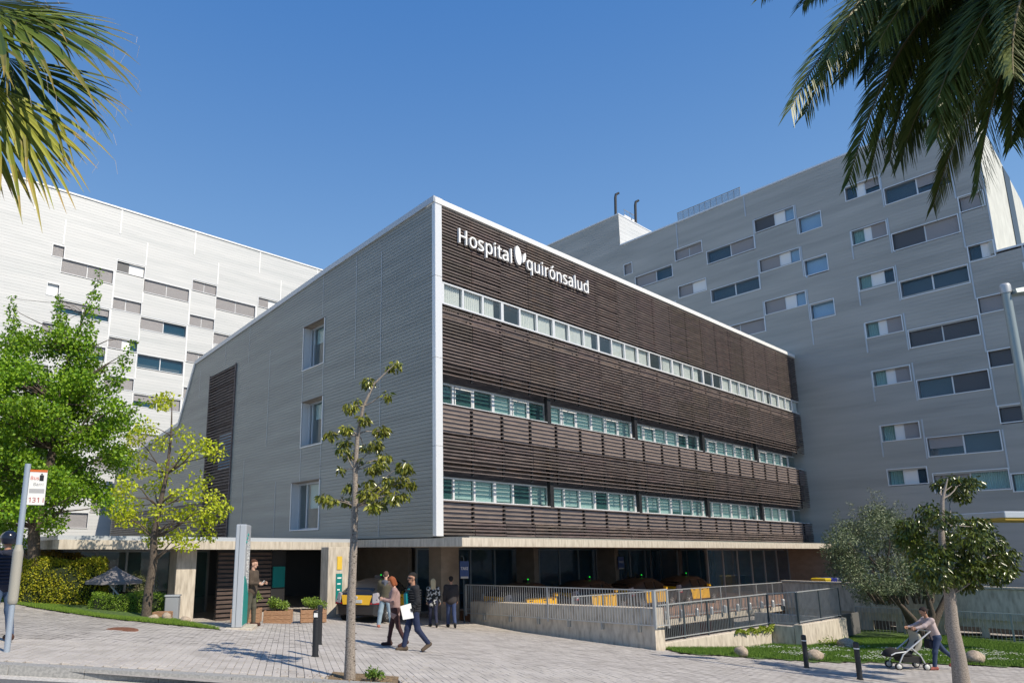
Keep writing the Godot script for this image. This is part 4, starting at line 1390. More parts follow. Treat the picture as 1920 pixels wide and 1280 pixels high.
const PALM_FRONDS := [[4.77, 6.27, -4.10, 3.35, 6.09, -3.98, 2.31, 4.33, -3.70], [4.80, 6.22, -4.10, 3.74, 6.02, -4.41, 2.96, 4.13, -4.20], [4.83, 6.17, -4.10, 3.80, 5.44, -4.17, 3.53, 4.44, -4.44], [4.87, 6.17, -4.10, 4.27, 5.44, -4.29, 3.62, 3.92, -3.96], [4.90, 6.12, -4.10, 4.47, 5.05, -4.08, 4.09, 4.39, -4.08], [4.79, 6.36, -4.10, 3.91, 7.16, -4.58, 2.73, 5.97, -4.56], [4.79, 6.27, -4.10, 4.28, 6.79, -4.64, 3.32, 5.45, -4.68], [4.83, 6.17, -4.10, 4.63, 6.49, -4.79, 4.07, 5.30, -4.80], [4.91, 6.17, -4.10, 4.96, 6.07, -4.64, 4.58, 5.06, -4.68], [4.80, 6.22, -4.10, 3.61, 5.87, -3.80, 2.93, 4.81, -3.72], [4.87, 6.17, -4.10, 3.80, 5.44, -3.65, 3.31, 4.52, -3.60], [4.94, 6.12, -4.10, 4.81, 5.65, -4.22, 4.46, 4.75, -4.20], [4.82, 6.31, -4.10, 3.71, 6.71, -4.15, 2.89, 5.58, -4.14], [4.86, 6.12, -4.10, 3.59, 5.11, -3.75, 3.10, 4.05, -3.60], [4.99, 6.17, -4.10, 4.39, 5.33, -3.83, 3.98, 4.45, -3.60], [4.83, 6.17, -4.10, 4.60, 6.60, -4.60, 4.43, 5.58, -4.50], [4.83, 6.17, -4.10, 4.51, 6.82, -4.91, 3.98, 5.33, -5.04]]

# ---------------------------------------------------------------- vegetation
func leaf(mb: MB, p: Vector3, d: Vector3, s: Vector3, ln: float, wd: float, col: Color) -> void: # folded leaf of four corners
	var k := mb.v.size()
	var up := s.cross(d).normalized()
	var mid := p + d * ln * 0.45
	mb.v.push_back(p); mb.v.push_back(mid + s * wd * 0.5 + up * wd * 0.18); mb.v.push_back(p + d * ln - up * ln * 0.08); mb.v.push_back(mid - s * wd * 0.5 + up * wd * 0.18)
	var n1 := (up - s * 0.35).normalized()
	var n2 := (up + s * 0.35).normalized()
	mb.n.push_back(up); mb.n.push_back(n1); mb.n.push_back(up); mb.n.push_back(n2)
	for t in 4:
		mb.c.push_back(col)
		mb.uv.push_back(Vector2.ZERO)
	mb.i.append_array(PackedInt32Array([k, k + 2, k + 1, k, k + 3, k + 2]))

func rdir(rng: RandomNumberGenerator) -> Vector3:
	var z := rng.randf_range(-1, 1)
	var a := rng.randf() * TAU
	var r := sqrt(1.0 - z * z)
	return Vector3(r * cos(a), z, r * sin(a))

# spec: per clump leaf density, length, width, droop 0..1, colours
func clump_leaves(mb: MB, rng: RandomNumberGenerator, c: Vector3, r: float, count: int, ln: float, wd: float, droop: float, cols: Array) -> void:
	for k in count:
		var o := rdir(rng)
		var f := pow(rng.randf(), 0.45)
		var p := c + Vector3(o.x, o.y * 0.7, o.z) * r * f
		var d := (o * 0.7 + rdir(rng) * 0.9 + Vector3.DOWN * droop * 1.6).normalized()
		var s := d.cross(rdir(rng)).normalized()
		if s.length_squared() < 0.5:
			s = d.cross(Vector3.UP).normalized()
		var a: Color = cols[0]
		var b: Color = cols[1]
		var sz := rng.randf_range(0.7, 1.2)
		leaf(mb, p, d, s, ln * sz, wd * sz, a.lerp(b, rng.randf()))

func limb(mb: MB, rng: RandomNumberGenerator, a: Vector3, b: Vector3, ra: float, rb: float, wob := 0.08, sides := 6, lift := 0.15) -> void:
	var pts := []
	var rad := []
	var d := b - a
	var side := d.cross(rdir(rng)).normalized()
	for k in 6:
		var f := k / 5.0
		pts.append(a + d * f + Vector3.UP * sin(f * PI) * d.length() * lift + side * sin(f * PI * 2.0) * d.length() * wob)
		rad.append(lerpf(ra, rb, f))
	mb.tube(pts, rad, sides, true)

# trunk path in the tree's own frame; clumps [x, y, z, r]
func grow(called: String, label: String, at: Vector3, path: Array, radii: Array, clumps: Array, per_m2: float, ln: float, wd: float, droop: float, cols: Array, lmat: Material, bmat: Material, sd: int, twig := 0.018, group := "") -> Node3D:
	var rng := RandomNumberGenerator.new()
	rng.seed = sd
	var t := thing(called, label, "tree", Transform3D(Basis(), at), group)
	var tm := MB.new()
	tm.tube(path, radii, 12)
	part("trunk", tm.mesh(), bmat, t)
	var bm := MB.new()
	var lm := MB.new()
	for c in clumps:
		var p := Vector3(c[0], c[1], c[2])
		# branch leaves the trunk lower than the clump
		var best := 0
		var cost := 1e9
		for k in path.size():
			var q: Vector3 = path[k]
			var want := p.y - 0.45 * Vector2(p.x - q.x, p.z - q.z).length()
			var v := absf(q.y - want) + 0.15 * q.distance_to(p)
			if v < cost and radii[k] > 0.0:
				cost = v
				best = k
		var q: Vector3 = path[best]
		var rr: float = minf(radii[best] * 0.5, twig * (1.0 + 0.5 * q.distance_to(p)))
		limb(bm, rng, q, p, rr, 0.3 * twig, 0.05, 5, 0.06)
		var tone := rng.randf_range(0.75, 1.1)
		clump_leaves(lm, rng, p, c[3], int(per_m2 * c[3] * c[3] * 12.57 * rng.randf_range(0.6, 1.2)), ln, wd, droop, [cols[0] * tone, cols[1] * tone])
	stuff(part("branches", bm.mesh(), bmat, t))
	stuff(part("crown", lm.mesh(), lmat, t))
	return t

func hedge(called: String, label: String, category: String, at: Vector3, turn: float, size: Vector3, count: int, ln: float, cols: Array, lmat: Material, sd: int, group := "") -> void:
	var rng := RandomNumberGenerator.new()
	rng.seed = sd
	var t := thing(called, label, category, Transform3D(Basis(Vector3.UP, turn), at), group)
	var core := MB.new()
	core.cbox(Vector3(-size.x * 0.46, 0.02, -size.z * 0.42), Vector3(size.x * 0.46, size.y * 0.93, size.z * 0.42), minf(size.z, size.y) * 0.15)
	part("dark_core", core.mesh(), plain(0.02, 0.03, 0.01, 1.0), t)  # solid dark block that shows between the leaves
	var mb := MB.new()
	for k in count:
		var p := Vector3(rng.randf_range(-0.5, 0.5), rng.randf_range(0.02, 1.0), rng.randf_range(-0.5, 0.5))
		var f := rng.randi() % 5
		if f < 2:
			p.z = 0.5 * (1.0 - 0.12 * rng.randf())
		elif f == 2:
			p.y = 1.0 - 0.1 * rng.randf()
		elif f == 3:
			p.x = (0.5 - 0.04 * rng.randf()) * (1.0 if rng.randf() < 0.5 else -1.0)
		# soften the box and its outline
		var round := 1.0 - 0.25 * pow(maxf(absf(p.x) * 2.0, p.y), 6.0) * pow(absf(p.z) * 2.0, 2.0)
		p = Vector3(p.x * size.x * (1.0 - 0.1 * pow(p.y, 4.0)), p.y * size.y, p.z * size.z * round)
		p += rdir(rng) * 0.05
		p.y = maxf(p.y, 0.03)
		p += Vector3(0, 0.06 * sin(p.x * 4.0 + sd), 0.07 * sin(p.x * 3.1 + p.y * 4.0))
		var d := (rdir(rng) + Vector3(0, 0.5, 0.35)).normalized()
		var s := d.cross(rdir(rng)).normalized()
		var a: Color = cols[0]
		leaf(mb, p, d, s, ln * rng.randf_range(0.7, 1.25), ln * 0.6, a.lerp(cols[1], rng.randf()))
	stuff(part("foliage", mb.mesh(), lmat, t))

func shrub(called: String, label: String, at: Vector3, r: Vector3, count: int, ln: float, cols: Array, lmat: Material, sd: int, group := "") -> void:
	var rng := RandomNumberGenerator.new()
	rng.seed = sd
	var t := thing(called, label, "plant", Transform3D(Basis(), at), group)
	var sm := MB.new()
	var lm := MB.new()
	for k in 9:
		var a := TAU * k / 9.0 + rng.randf()
		var p := Vector3(cos(a) * r.x * rng.randf_range(0.2, 0.75), r.y * rng.randf_range(0.8, 1.5), sin(a) * r.z * rng.randf_range(0.2, 0.75))
		limb(sm, rng, Vector3(0, 0, 0), p, 0.012, 0.005, 0.08, 4)
		clump_leaves(lm, rng, p, r.x * 0.42, count / 9, ln, ln * 0.55, 0.05, cols)
	part("stems", sm.mesh(), M.bark, t)
	stuff(part("foliage", lm.mesh(), lmat, t))

func blades(called: String, label: String, category: String, count: int, place: Callable, cols: Array, h: float, sd: int, flower := false) -> void:
	var rng := RandomNumberGenerator.new()
	rng.seed = sd
	var bm := MB.new()
	if flower:
		for k in 6:
			var a := TAU * k / 6.0
			bm.tri(Vector3(0, 1, 0), Vector3(cos(a) * 0.35, 1.05, sin(a) * 0.35), Vector3(cos(a + 0.9) * 0.35, 1.05, sin(a + 0.9) * 0.35), Vector3.UP)
	else:
		for k in 3:
			var a := TAU * k / 3.0
			var s := Vector3(cos(a), 0, sin(a))
			var o := Vector3(-sin(a), 0, cos(a)) * 0.25
			bm.tri(o - s * 0.07, o + s * 0.07, o * 1.8 + Vector3(0, 1, 0) + s * 0.2, Vector3(-sin(a), 0.3, cos(a)))
	var mm := MultiMesh.new()
	mm.transform_format = MultiMesh.TRANSFORM_3D
	mm.use_colors = true
	mm.mesh = bm.mesh()
	var list := []
	var tries := 0
	while list.size() < count and tries < count * 6:
		tries += 1
		var p = place.call(rng)
		if p != null:
			list.append(p)
	mm.instance_count = list.size()
	for k in list.size():
		var s := h * rng.randf_range(0.6, 1.4)
		mm.set_instance_transform(k, Transform3D(Basis(Vector3.UP, rng.randf() * TAU).scaled(Vector3(s, s, s)), list[k]))
		var a: Color = cols[0]
		mm.set_instance_color(k, a.lerp(cols[1], rng.randf()))
	var o := MultiMeshInstance3D.new()
	o.name = numbered(called)
	o.multimesh = mm
	o.material_override = leaf_mat(1, 1, 1, 0.3, 0.8)
	o.set_meta("kind", "stuff")
	o.set_meta("label", label)
	o.set_meta("category", category)
	add_child(o)

func build_vegetation() -> void:
	var fresh := leaf_mat(1, 1, 1, 0.75, 0.55)
	var glossy := leaf_mat(1, 1, 1, 0.3, 0.28)
	var rng := RandomNumberGenerator.new()
	rng.seed = 91
	# big tree at the left: clumps through an egg-shaped crown with leading shoots
	var cl := []
	while cl.size() < 150:
		var o := rdir(rng) * pow(rng.randf(), 0.35)
		var w := 3.3 * (1.0 - 0.35 * maxf(o.y, 0.0))
		var p := Vector3(-0.45 + o.x * w, 5.6 + o.y * 3.7, o.z * w * 0.9)
		cl.append([p.x, p.y, p.z, rng.randf_range(0.42, 0.68)])
	for s in [[Vector3(1.0, 8.6, 0.1), Vector3(1.28, 11.2, 0.1)], [Vector3(0.2, 8.6, 0), Vector3(0.0, 10.2, 0.2)], [Vector3(-1.4, 8.3, 0), Vector3(-1.75, 10.3, 0)], [Vector3(1.9, 6.8, 0), Vector3(2.7, 8.6, 0.2)], [Vector3(1.8, 5.4, 0.3), Vector3(3.2, 6.5, 0.3)]]:
		for k in 7:
			var f := k / 6.0
			var p: Vector3 = s[0].lerp(s[1], f)
			cl.append([p.x, p.y, p.z, lerpf(0.42, 0.14, f)])
	grow("leafy_tree", "tall bright green leafy tree behind the bus stop sign", on_ground(-12.55, -21.78), [Vector3(0, -0.1, 0), Vector3(0.05, 1.2, 0), Vector3(-0.05, 2.4, 0.05), Vector3(0.1, 3.6, 0), Vector3(0.2, 5.0, -0.1), Vector3(0.3, 6.6, 0), Vector3(0.5, 8.4, 0), Vector3(0.9, 9.6, 0.1)], [0.25, 0.19, 0.17, 0.15, 0.12, 0.09, 0.05, 0.02], cl, 105.0, 0.108, 0.085, 0.1, [Color(0.095, 0.235, 0.010), Color(0.31, 0.49, 0.022)], fresh, M.bark, 101, 0.02, "park trees")
	# a darker tree farther back
	var c2 := []
	while c2.size() < 60:
		var o := rdir(rng) * pow(rng.randf(), 0.35)
		c2.append([o.x * 2.8, 4.6 + o.y * 2.4, o.z * 2.8, rng.randf_range(0.5, 0.8)])
	grow("leafy_tree", "darker green tree standing behind the tall leafy tree", on_ground(-17.2, -27.0), [Vector3(0, -0.1, 0), Vector3(0.1, 1.5, 0), Vector3(0, 3, 0), Vector3(0.2, 4.6, 0), Vector3(0.1, 6, 0)], [0.2, 0.17, 0.14, 0.09, 0.03], c2, 30.0, 0.17, 0.12, 0.1, [Color(0.05, 0.12, 0.012), Color(0.13, 0.24, 0.025)], fresh, M.bark, 102, 0.02, "park trees")
	grow("young_tree", "young yellow-green tree with an open crown beside the low hedge", Vector3(-8.11, -0.30, -20.13), [Vector3(0, -0.1, 0), Vector3(0.02, 0.8, 0), Vector3(0.1, 1.6, 0), Vector3(0.05, 2.3, 0), Vector3(0.15, 3.2, 0), Vector3(0.3, 4.2, 0), Vector3(0.35, 5.4, 0), Vector3(0.3, 6.4, 0)], [0.15, 0.13, 0.115, 0.1, 0.075, 0.055, 0.035, 0.012], CL_YEL, 72.0, 0.115, 0.075, 0.25, [Color(0.34, 0.44, 0.012), Color(0.62, 0.66, 0.03)], fresh, M.bark, 103, 0.018, "park trees")
	grow("street_tree", "slender pale-trunked street tree with sparse drooping leaf tufts at the kerb", Vector3(-1.16, -0.38, -11.06), [Vector3(0, -0.1, 0), Vector3(0.0, 0.5, 0), Vector3(0.0, 1.2, 0), Vector3(0.02, 2.0, 0), Vector3(0.03, 2.7, 0), Vector3(0.02, 3.3, 0), Vector3(0.05, 3.9, 0), Vector3(0.14, 4.4, 0), Vector3(0.32, 4.8, 0), Vector3(0.62, 5.1, 0)], [0.098, 0.078, 0.07, 0.062, 0.055, 0.044, 0.034, 0.026, 0.018, 0.008], CL_MID, 420.0, 0.11, 0.042, 0.85, [Color(0.11, 0.14, 0.012), Color(0.30, 0.30, 0.045)], glossy, M.bark_pale, 104, 0.011)
	grow("evergreen_tree", "round dark glossy evergreen tree on a thick pale trunk by the path", Vector3(12.59, -1.54, -16.38), [Vector3(0, -0.1, 0), Vector3(0.02, 0.7, 0), Vector3(-0.02, 1.4, 0), Vector3(0.03, 2.1, 0), Vector3(-0.02, 2.8, 0), Vector3(0.05, 3.6, 0), Vector3(0.2, 4.4, 0), Vector3(0.4, 4.9, 0)], [0.18, 0.15, 0.135, 0.115, 0.09, 0.065, 0.04, 0.015], CL_EVG, 260.0, 0.13, 0.052, 0.8, [Color(0.045, 0.07, 0.010), Color(0.13, 0.16, 0.022)], glossy, M.bark_pale, 105, 0.016)
	var thorns := MB.new()
	for k in 110: # stubby thorns of the street tree's bark
		var y := rng.randf_range(0.1, 2.9)
		var a := rng.randf() * TAU
		var rr := lerpf(0.09, 0.052, y / 3.0)
		var o := Vector3(cos(a), 0, sin(a))
		var p := Vector3(0.01 * y, y, 0) + o * (rr - 0.004)
		thorns.tube([p, p + o * 0.016 + Vector3(0, 0.004, 0)], [0.009, 0.002], 5)
	stuff(part("thorns", thorns.mesh(), M.bark, get_node("street_tree")))
	# olive: several stems from one foot
	var ol := thing("olive_tree", "grey-green olive tree with spreading stems on the grass", "tree", Transform3D(Basis(), Vector3(21.7, -2.55, -30.0)))
	var om := MB.new()
	for s in [[Vector3(0, -0.2, 0), Vector3(0, 0.5, 0), Vector3(-0.5, 1.3, 0.2), Vector3(-1.3, 2.2, 0.3), Vector3(-2.0, 3.3, 0.2)], [Vector3(0.05, -0.2, 0), Vector3(0.1, 0.6, 0.1), Vector3(0.3, 1.5, 0.3), Vector3(0.1, 2.4, 0.4), Vector3(-0.2, 3.8, 0.3)], [Vector3(0.1, -0.2, 0.05), Vector3(0.25, 0.6, 0), Vector3(0.9, 1.5, -0.1), Vector3(1.4, 2.5, 0), Vector3(1.7, 3.4, 0)], [Vector3(-0.05, -0.2, -0.05), Vector3(-0.15, 0.5, -0.1), Vector3(-0.3, 1.6, -0.5), Vector3(-0.6, 2.7, -0.8), Vector3(-0.9, 4.0, -0.6)]]:
		om.tube(s, [0.24, 0.19, 0.13, 0.09, 0.03], 8)
	part("trunk", om.mesh(), M.bark, ol)
	var olf := MB.new()
	var olb := MB.new()
	for c in CL_OLV:
		var p := Vector3(c[0], c[1], c[2])
		limb(olb, rng, Vector3(p.x * 0.55, 1.9, p.z * 0.4), p, 0.045, 0.012, 0.06, 5)
		clump_leaves(olf, rng, p, c[3], 950, 0.125, 0.036, 0.0, [Color(0.075, 0.105, 0.042), Color(0.22, 0.265, 0.14)])
	for k in 26: # upright shoots along the outline
		var c: Array = CL_OLV[k % CL_OLV.size()]
		var p := Vector3(c[0], c[1] + 0.5, c[2])
		for j in 6:
			clump_leaves(olf, rng, p + Vector3(rng.randf_range(-0.1, 0.1), 0.13 * j, rng.randf_range(-0.1, 0.1)), 0.13, 16, 0.1, 0.026, -0.3, [Color(0.10, 0.12, 0.055), Color(0.22, 0.25, 0.15)])
	part("branches", olb.mesh(), M.bark, ol)
	stuff(part("crown", olf.mesh(), leaf_mat(1, 1, 1, 0.25, 0.5), ol))
	# small tree beyond, at the right edge
	var c3 := []
	while c3.size() < 40:
		var o := rdir(rng) * pow(rng.randf(), 0.4)
		c3.append([o.x * 1.6, 4.2 + o.y * 2.2, o.z * 1.6, rng.randf_range(0.35, 0.6)])
	grow("small_tree", "loose green tree in front of the shaded tower at the grass end", P(27.0, -1.3, 14.6), [Vector3(0, -1.5, 0), Vector3(0, 1, 0), Vector3(0.1, 2.6, 0), Vector3(0, 4.4, 0), Vector3(0.2, 6, 0)], [0.16, 0.13, 0.1, 0.06, 0.02], c3, 45.0, 0.13, 0.08, 0.2, [Color(0.06, 0.10, 0.015), Color(0.17, 0.22, 0.03)], fresh, M.bark, 106)
	# hedges and planting on the left
	hedge("clipped_hedge", "clipped yellow-green hedge block beside the tree trunk", "hedge", on_ground(-11.75, -22.3), 0.35, Vector3(2.6, 1.5, 1.2), 9000, 0.075, [Color(0.16, 0.22, 0.012), Color(0.55, 0.50, 0.035)], fresh, 111, "garden hedges")
	hedge("clipped_hedge", "rusty-tinged hedge behind the tall leafy tree trunk", "hedge", on_ground(-14.2, -24.4), 0.35, Vector3(3.6, 1.6, 1.2), 7000, 0.08, [Color(0.14, 0.14, 0.015), Color(0.42, 0.26, 0.04)], fresh, 112, "garden hedges")
	hedge("low_hedge", "low rounded box hedge in front of the parasol", "hedge", on_ground(-9.15, -21.3, 0.16), 0.1, Vector3(2.2, 0.7, 0.75), 8000, 0.045, [Color(0.10, 0.20, 0.015), Color(0.30, 0.44, 0.05)], fresh, 113, "garden hedges")
	hedge("clipped_hedge", "dark tall hedge in the shade under the parasol", "hedge", on_ground(-12.3, -27.6, -0.3), 0.2, Vector3(3.0, 1.5, 1.0), 4000, 0.08, [Color(0.12, 0.17, 0.012), Color(0.40, 0.40, 0.035)], fresh, 114, "garden hedges")
	shrub("shrub", "thin pale shrub between the parasol and the young tree", on_ground(-9.9, -23.6), Vector3(0.5, 1.1, 0.4), 900, 0.07, [Color(0.10, 0.13, 0.05), Color(0.26, 0.27, 0.12)], fresh, 115)
	shrub("weed_tuft", "small green weed tuft at the foot of the street tree", on_ground(-0.78, -11.0), Vector3(0.15, 0.1, 0.12), 260, 0.06, [Color(0.08, 0.17, 0.02), Color(0.22, 0.33, 0.06)], fresh, 116)
	shrub("ground_plant", "low yellow-green plant on the grass beside the dark gate", Vector3(16.6, -2.35, -27.4), Vector3(0.8, 0.3, 0.5), 900, 0.09, [Color(0.16, 0.24, 0.02), Color(0.34, 0.42, 0.05)], fresh, 117)
	# ivy that spills over the ramp wall
	var iv := thing("ivy", "bright ivy spilling over the top of the ramp wall", "plant", bframe)
	var im := MB.new()
	for k in 900:
		var f := pow(rng.randf(), 1.5)
		var x := 12.2 - f * 3.3
		var p := Vector3(x, -1.3 - rng.randf() * rng.randf() * (0.34 - 0.25 * f) + 0.05 * sin(x * 7.0), 6.62 + rng.randf() * 0.09)
		if k % 5 == 0:
			p = Vector3(12.2 + rng.randf() * 0.05 - 0.2 * rng.randf(), -1.3 - rng.randf() * 0.55, 6.62 + rng.randf() * 0.06)
		var d := (Vector3(0, -0.5, 0.8) + rdir(rng)).normalized()
		leaf(im, p, d, d.cross(rdir(rng)).normalized(), 0.08, 0.07, Color(0.18, 0.27, 0.02).lerp(Color(0.42, 0.45, 0.06), rng.randf()))
	stuff(part("foliage", im.mesh(), fresh, iv))
	# blades of grass and daisies
	var left_at := func(r: RandomNumberGenerator):
		var x := r.randf_range(-15.0, -5.1)
		var z := r.randf_range(-25.0, -17.6)
		if not Geometry2D.is_point_in_polygon(Vector2(x, z), lawn_left):
			return null
		return on_ground(x, z, 0.015)
	blades("grass", "short green grass round the young tree and the hedges", "grass", 42000, left_at, [Color(0.07, 0.15, 0.012), Color(0.20, 0.31, 0.03)], 0.075, 121)
	var right_at := func(r: RandomNumberGenerator):
		var x := r.randf_range(7.8, 24.0)
		var z := r.randf_range(-31.0, -19.5)
		if not lawn_right_has(x, z):
			return null
		return Vector3(x, lawn_y(x, z), z)
	blades("grass", "short green grass between the path and the ramp wall", "grass", 60000, right_at, [Color(0.055, 0.14, 0.012), Color(0.17, 0.28, 0.03)], 0.08, 122)
	var daisy_at := func(r: RandomNumberGenerator):
		var x := r.randf_range(12.0, 20.0)
		var z := r.randf_range(-26.0, -21.0)
		if not lawn_right_has(x, z) or sin(x * 1.9) * cos(z * 2.3) < 0.0:
			return null
		return Vector3(x, lawn_y(x, z) + 0.03, z)
	blades("daisies", "white daisies scattered over the grass behind the pushchair", "flowers", 1500, daisy_at, [Color(0.75, 0.75, 0.7), Color(0.85, 0.85, 0.8)], 0.06, 123, true)
	var litter := thing("leaf_litter", "dry brown leaves lying round the foot of the street tree", "leaves")
	stuff(litter)
	var lt := MB.new()
	for k in 150:
		var p := on_ground(-0.95 + rng.randfn(0.0, 0.45), -11.05 + rng.randfn(0.0, 0.3), 0.012)
		var d := (rdir(rng) * Vector3(1, 0.15, 1)).normalized()
		leaf(lt, p, d, d.cross(Vector3.UP).normalized(), 0.05, 0.025, Color(0.16, 0.10, 0.05).lerp(Color(0.42, 0.30, 0.15), rng.randf()))
	stuff(part("leaves", lt.mesh(), plain(1, 1, 1, 0.9), litter))
	build_palms()

# one pinnate frond along a curve, leaflets hanging on both sides
func pinnate(mb: MB, rng: RandomNumberGenerator, a: Vector3, m: Vector3, b: Vector3, ln: float, cols: Array, face: Vector3) -> void:
	var pts := []
	var rad := []
	for k in 15:
		var f := k / 14.0
		pts.append(a.lerp(m, f).lerp(m.lerp(b, f), f))
		rad.append(lerpf(0.02, 0.003, f))
	mb.col = cols[2]
	mb.tube(pts, rad, 5, false)
	var n := 124
	for k in n:
		var f := 0.1 + 0.9 * k / (n - 1.0)
		var p := a.lerp(m, f).lerp(m.lerp(b, f), f)
		var d := ((m - a) * (1 - f) + (b - m) * f).normalized()
		var side := d.cross(face).normalized()
		var up := side.cross(d)
		var l := ln * (0.55 + 0.6 * sin(PI * pow(f, 0.8))) * rng.randf_range(0.85, 1.1)
		if f > 0.93:
			l *= 0.75
		for s in [-1.0, 1.0]:
			var dir: Vector3 = (side * s * (0.8 - 0.3 * f) + d * (0.65 + 0.5 * f) + up * rng.randf_range(-0.1, 0.3) + Vector3.DOWN * rng.randf_range(0.12, 0.4)).normalized()
			var w: Vector3 = dir.cross(up + side * s * 0.4).normalized() * 0.0068
			var p1: Vector3 = p + dir * l * 0.5
			var p2: Vector3 = p + dir * l + Vector3.DOWN * l * 0.16
			var c: Color = cols[0].lerp(cols[1], rng.randf())
			mb.col = c
			mb.quad(p - w * 0.7, p + w * 0.7, p1 + w, p1 - w, up)
			mb.quad(p1 - w, p1 + w, p2 + w * 0.1, p2 - w * 0.1, up)

# one fan leaf: segments that part and droop towards their tips
func fan(mb: MB, rng: RandomNumberGenerator, hub: Vector3, axis: Vector3, nrm: Vector3, r: float, spread: float, n: int, sag: float, cols: Array, stalk: Vector3) -> void:
	axis = axis.normalized()
	nrm = (nrm - axis * nrm.dot(axis)).normalized()
	var side := axis.cross(nrm)
	mb.col = cols[0]
	mb.tube([stalk, stalk.lerp(hub, 0.6) + Vector3(0, 0.08, 0), hub], [0.028, 0.022, 0.02], 5, false)
	for k in n:
		var a := lerpf(-spread, spread, (k + 0.5) / n)
		var d := axis * cos(a) + side * sin(a)
		var l := r * (0.72 + 0.28 * cos(a * 0.9)) * rng.randf_range(0.8, 1.08)
		var own := sag * rng.randf_range(0.4, 1.1)
		d = (d + side * rng.randf_range(-0.05, 0.05) + nrm * rng.randf_range(-0.06, 0.06)).normalized()
		var half := spread / n * 1.2
		var pts := []
		for j in 8:
			var f := j / 7.0
			var droop := own * pow(maxf(f - 0.35, 0.0) / 0.65, 1.7) * l
			pts.append(hub + d * l * f * (1.0 - 0.22 * pow(f, 3.0) * sag) + Vector3.DOWN * droop - nrm * 0.1 * sin(f * 3.0) + nrm * (0.015 if k % 2 else -0.015) * f)
		var base: Color = cols[0].lerp(cols[1], rng.randf())
		for j in 7:
			var f0 := j / 7.0
			var f1 := (j + 1) / 7.0
			var w0 := l * minf(f0, 0.5) * half * (1.0 if f0 < 0.6 else maxf(0.04, 1.0 - pow((f0 - 0.6) / 0.4, 1.4)))
			var w1 := l * minf(f1, 0.5) * half * (1.0 if f1 < 0.6 else maxf(0.04, 1.0 - pow((f1 - 0.6) / 0.4, 1.4)))
			var t := (axis * -sin(a) + side * cos(a))
			mb.col = base.lerp(cols[2], smooth(0.7, 1.0, f1) * rng.randf())
			var q0: Vector3 = pts[j]
			var q1: Vector3 = pts[j + 1]
			var fold := nrm * w0 * 0.35
			mb.quad(q0 - t * w0 + fold, q0, q1, q1 - t * w1 + nrm * w1 * 0.35, nrm)
			mb.quad(q0, q0 + t * w0 + fold, q1 + t * w1 + nrm * w1 * 0.35, q1, nrm)
		if rng.randf() < 0.25: # loose thread at the tip
			mb.col = Color(0.55, 0.48, 0.42)
			var tip: Vector3 = pts[7]
			var e := tip + Vector3(rng.randf_range(-0.08, 0.08), rng.randf_range(-0.22, -0.08), rng.randf_range(-0.05, 0.05))
			mb.quad(tip, tip + Vector3(0.004, 0, 0), e + Vector3(0.003, 0, 0), e, Vector3.BACK)

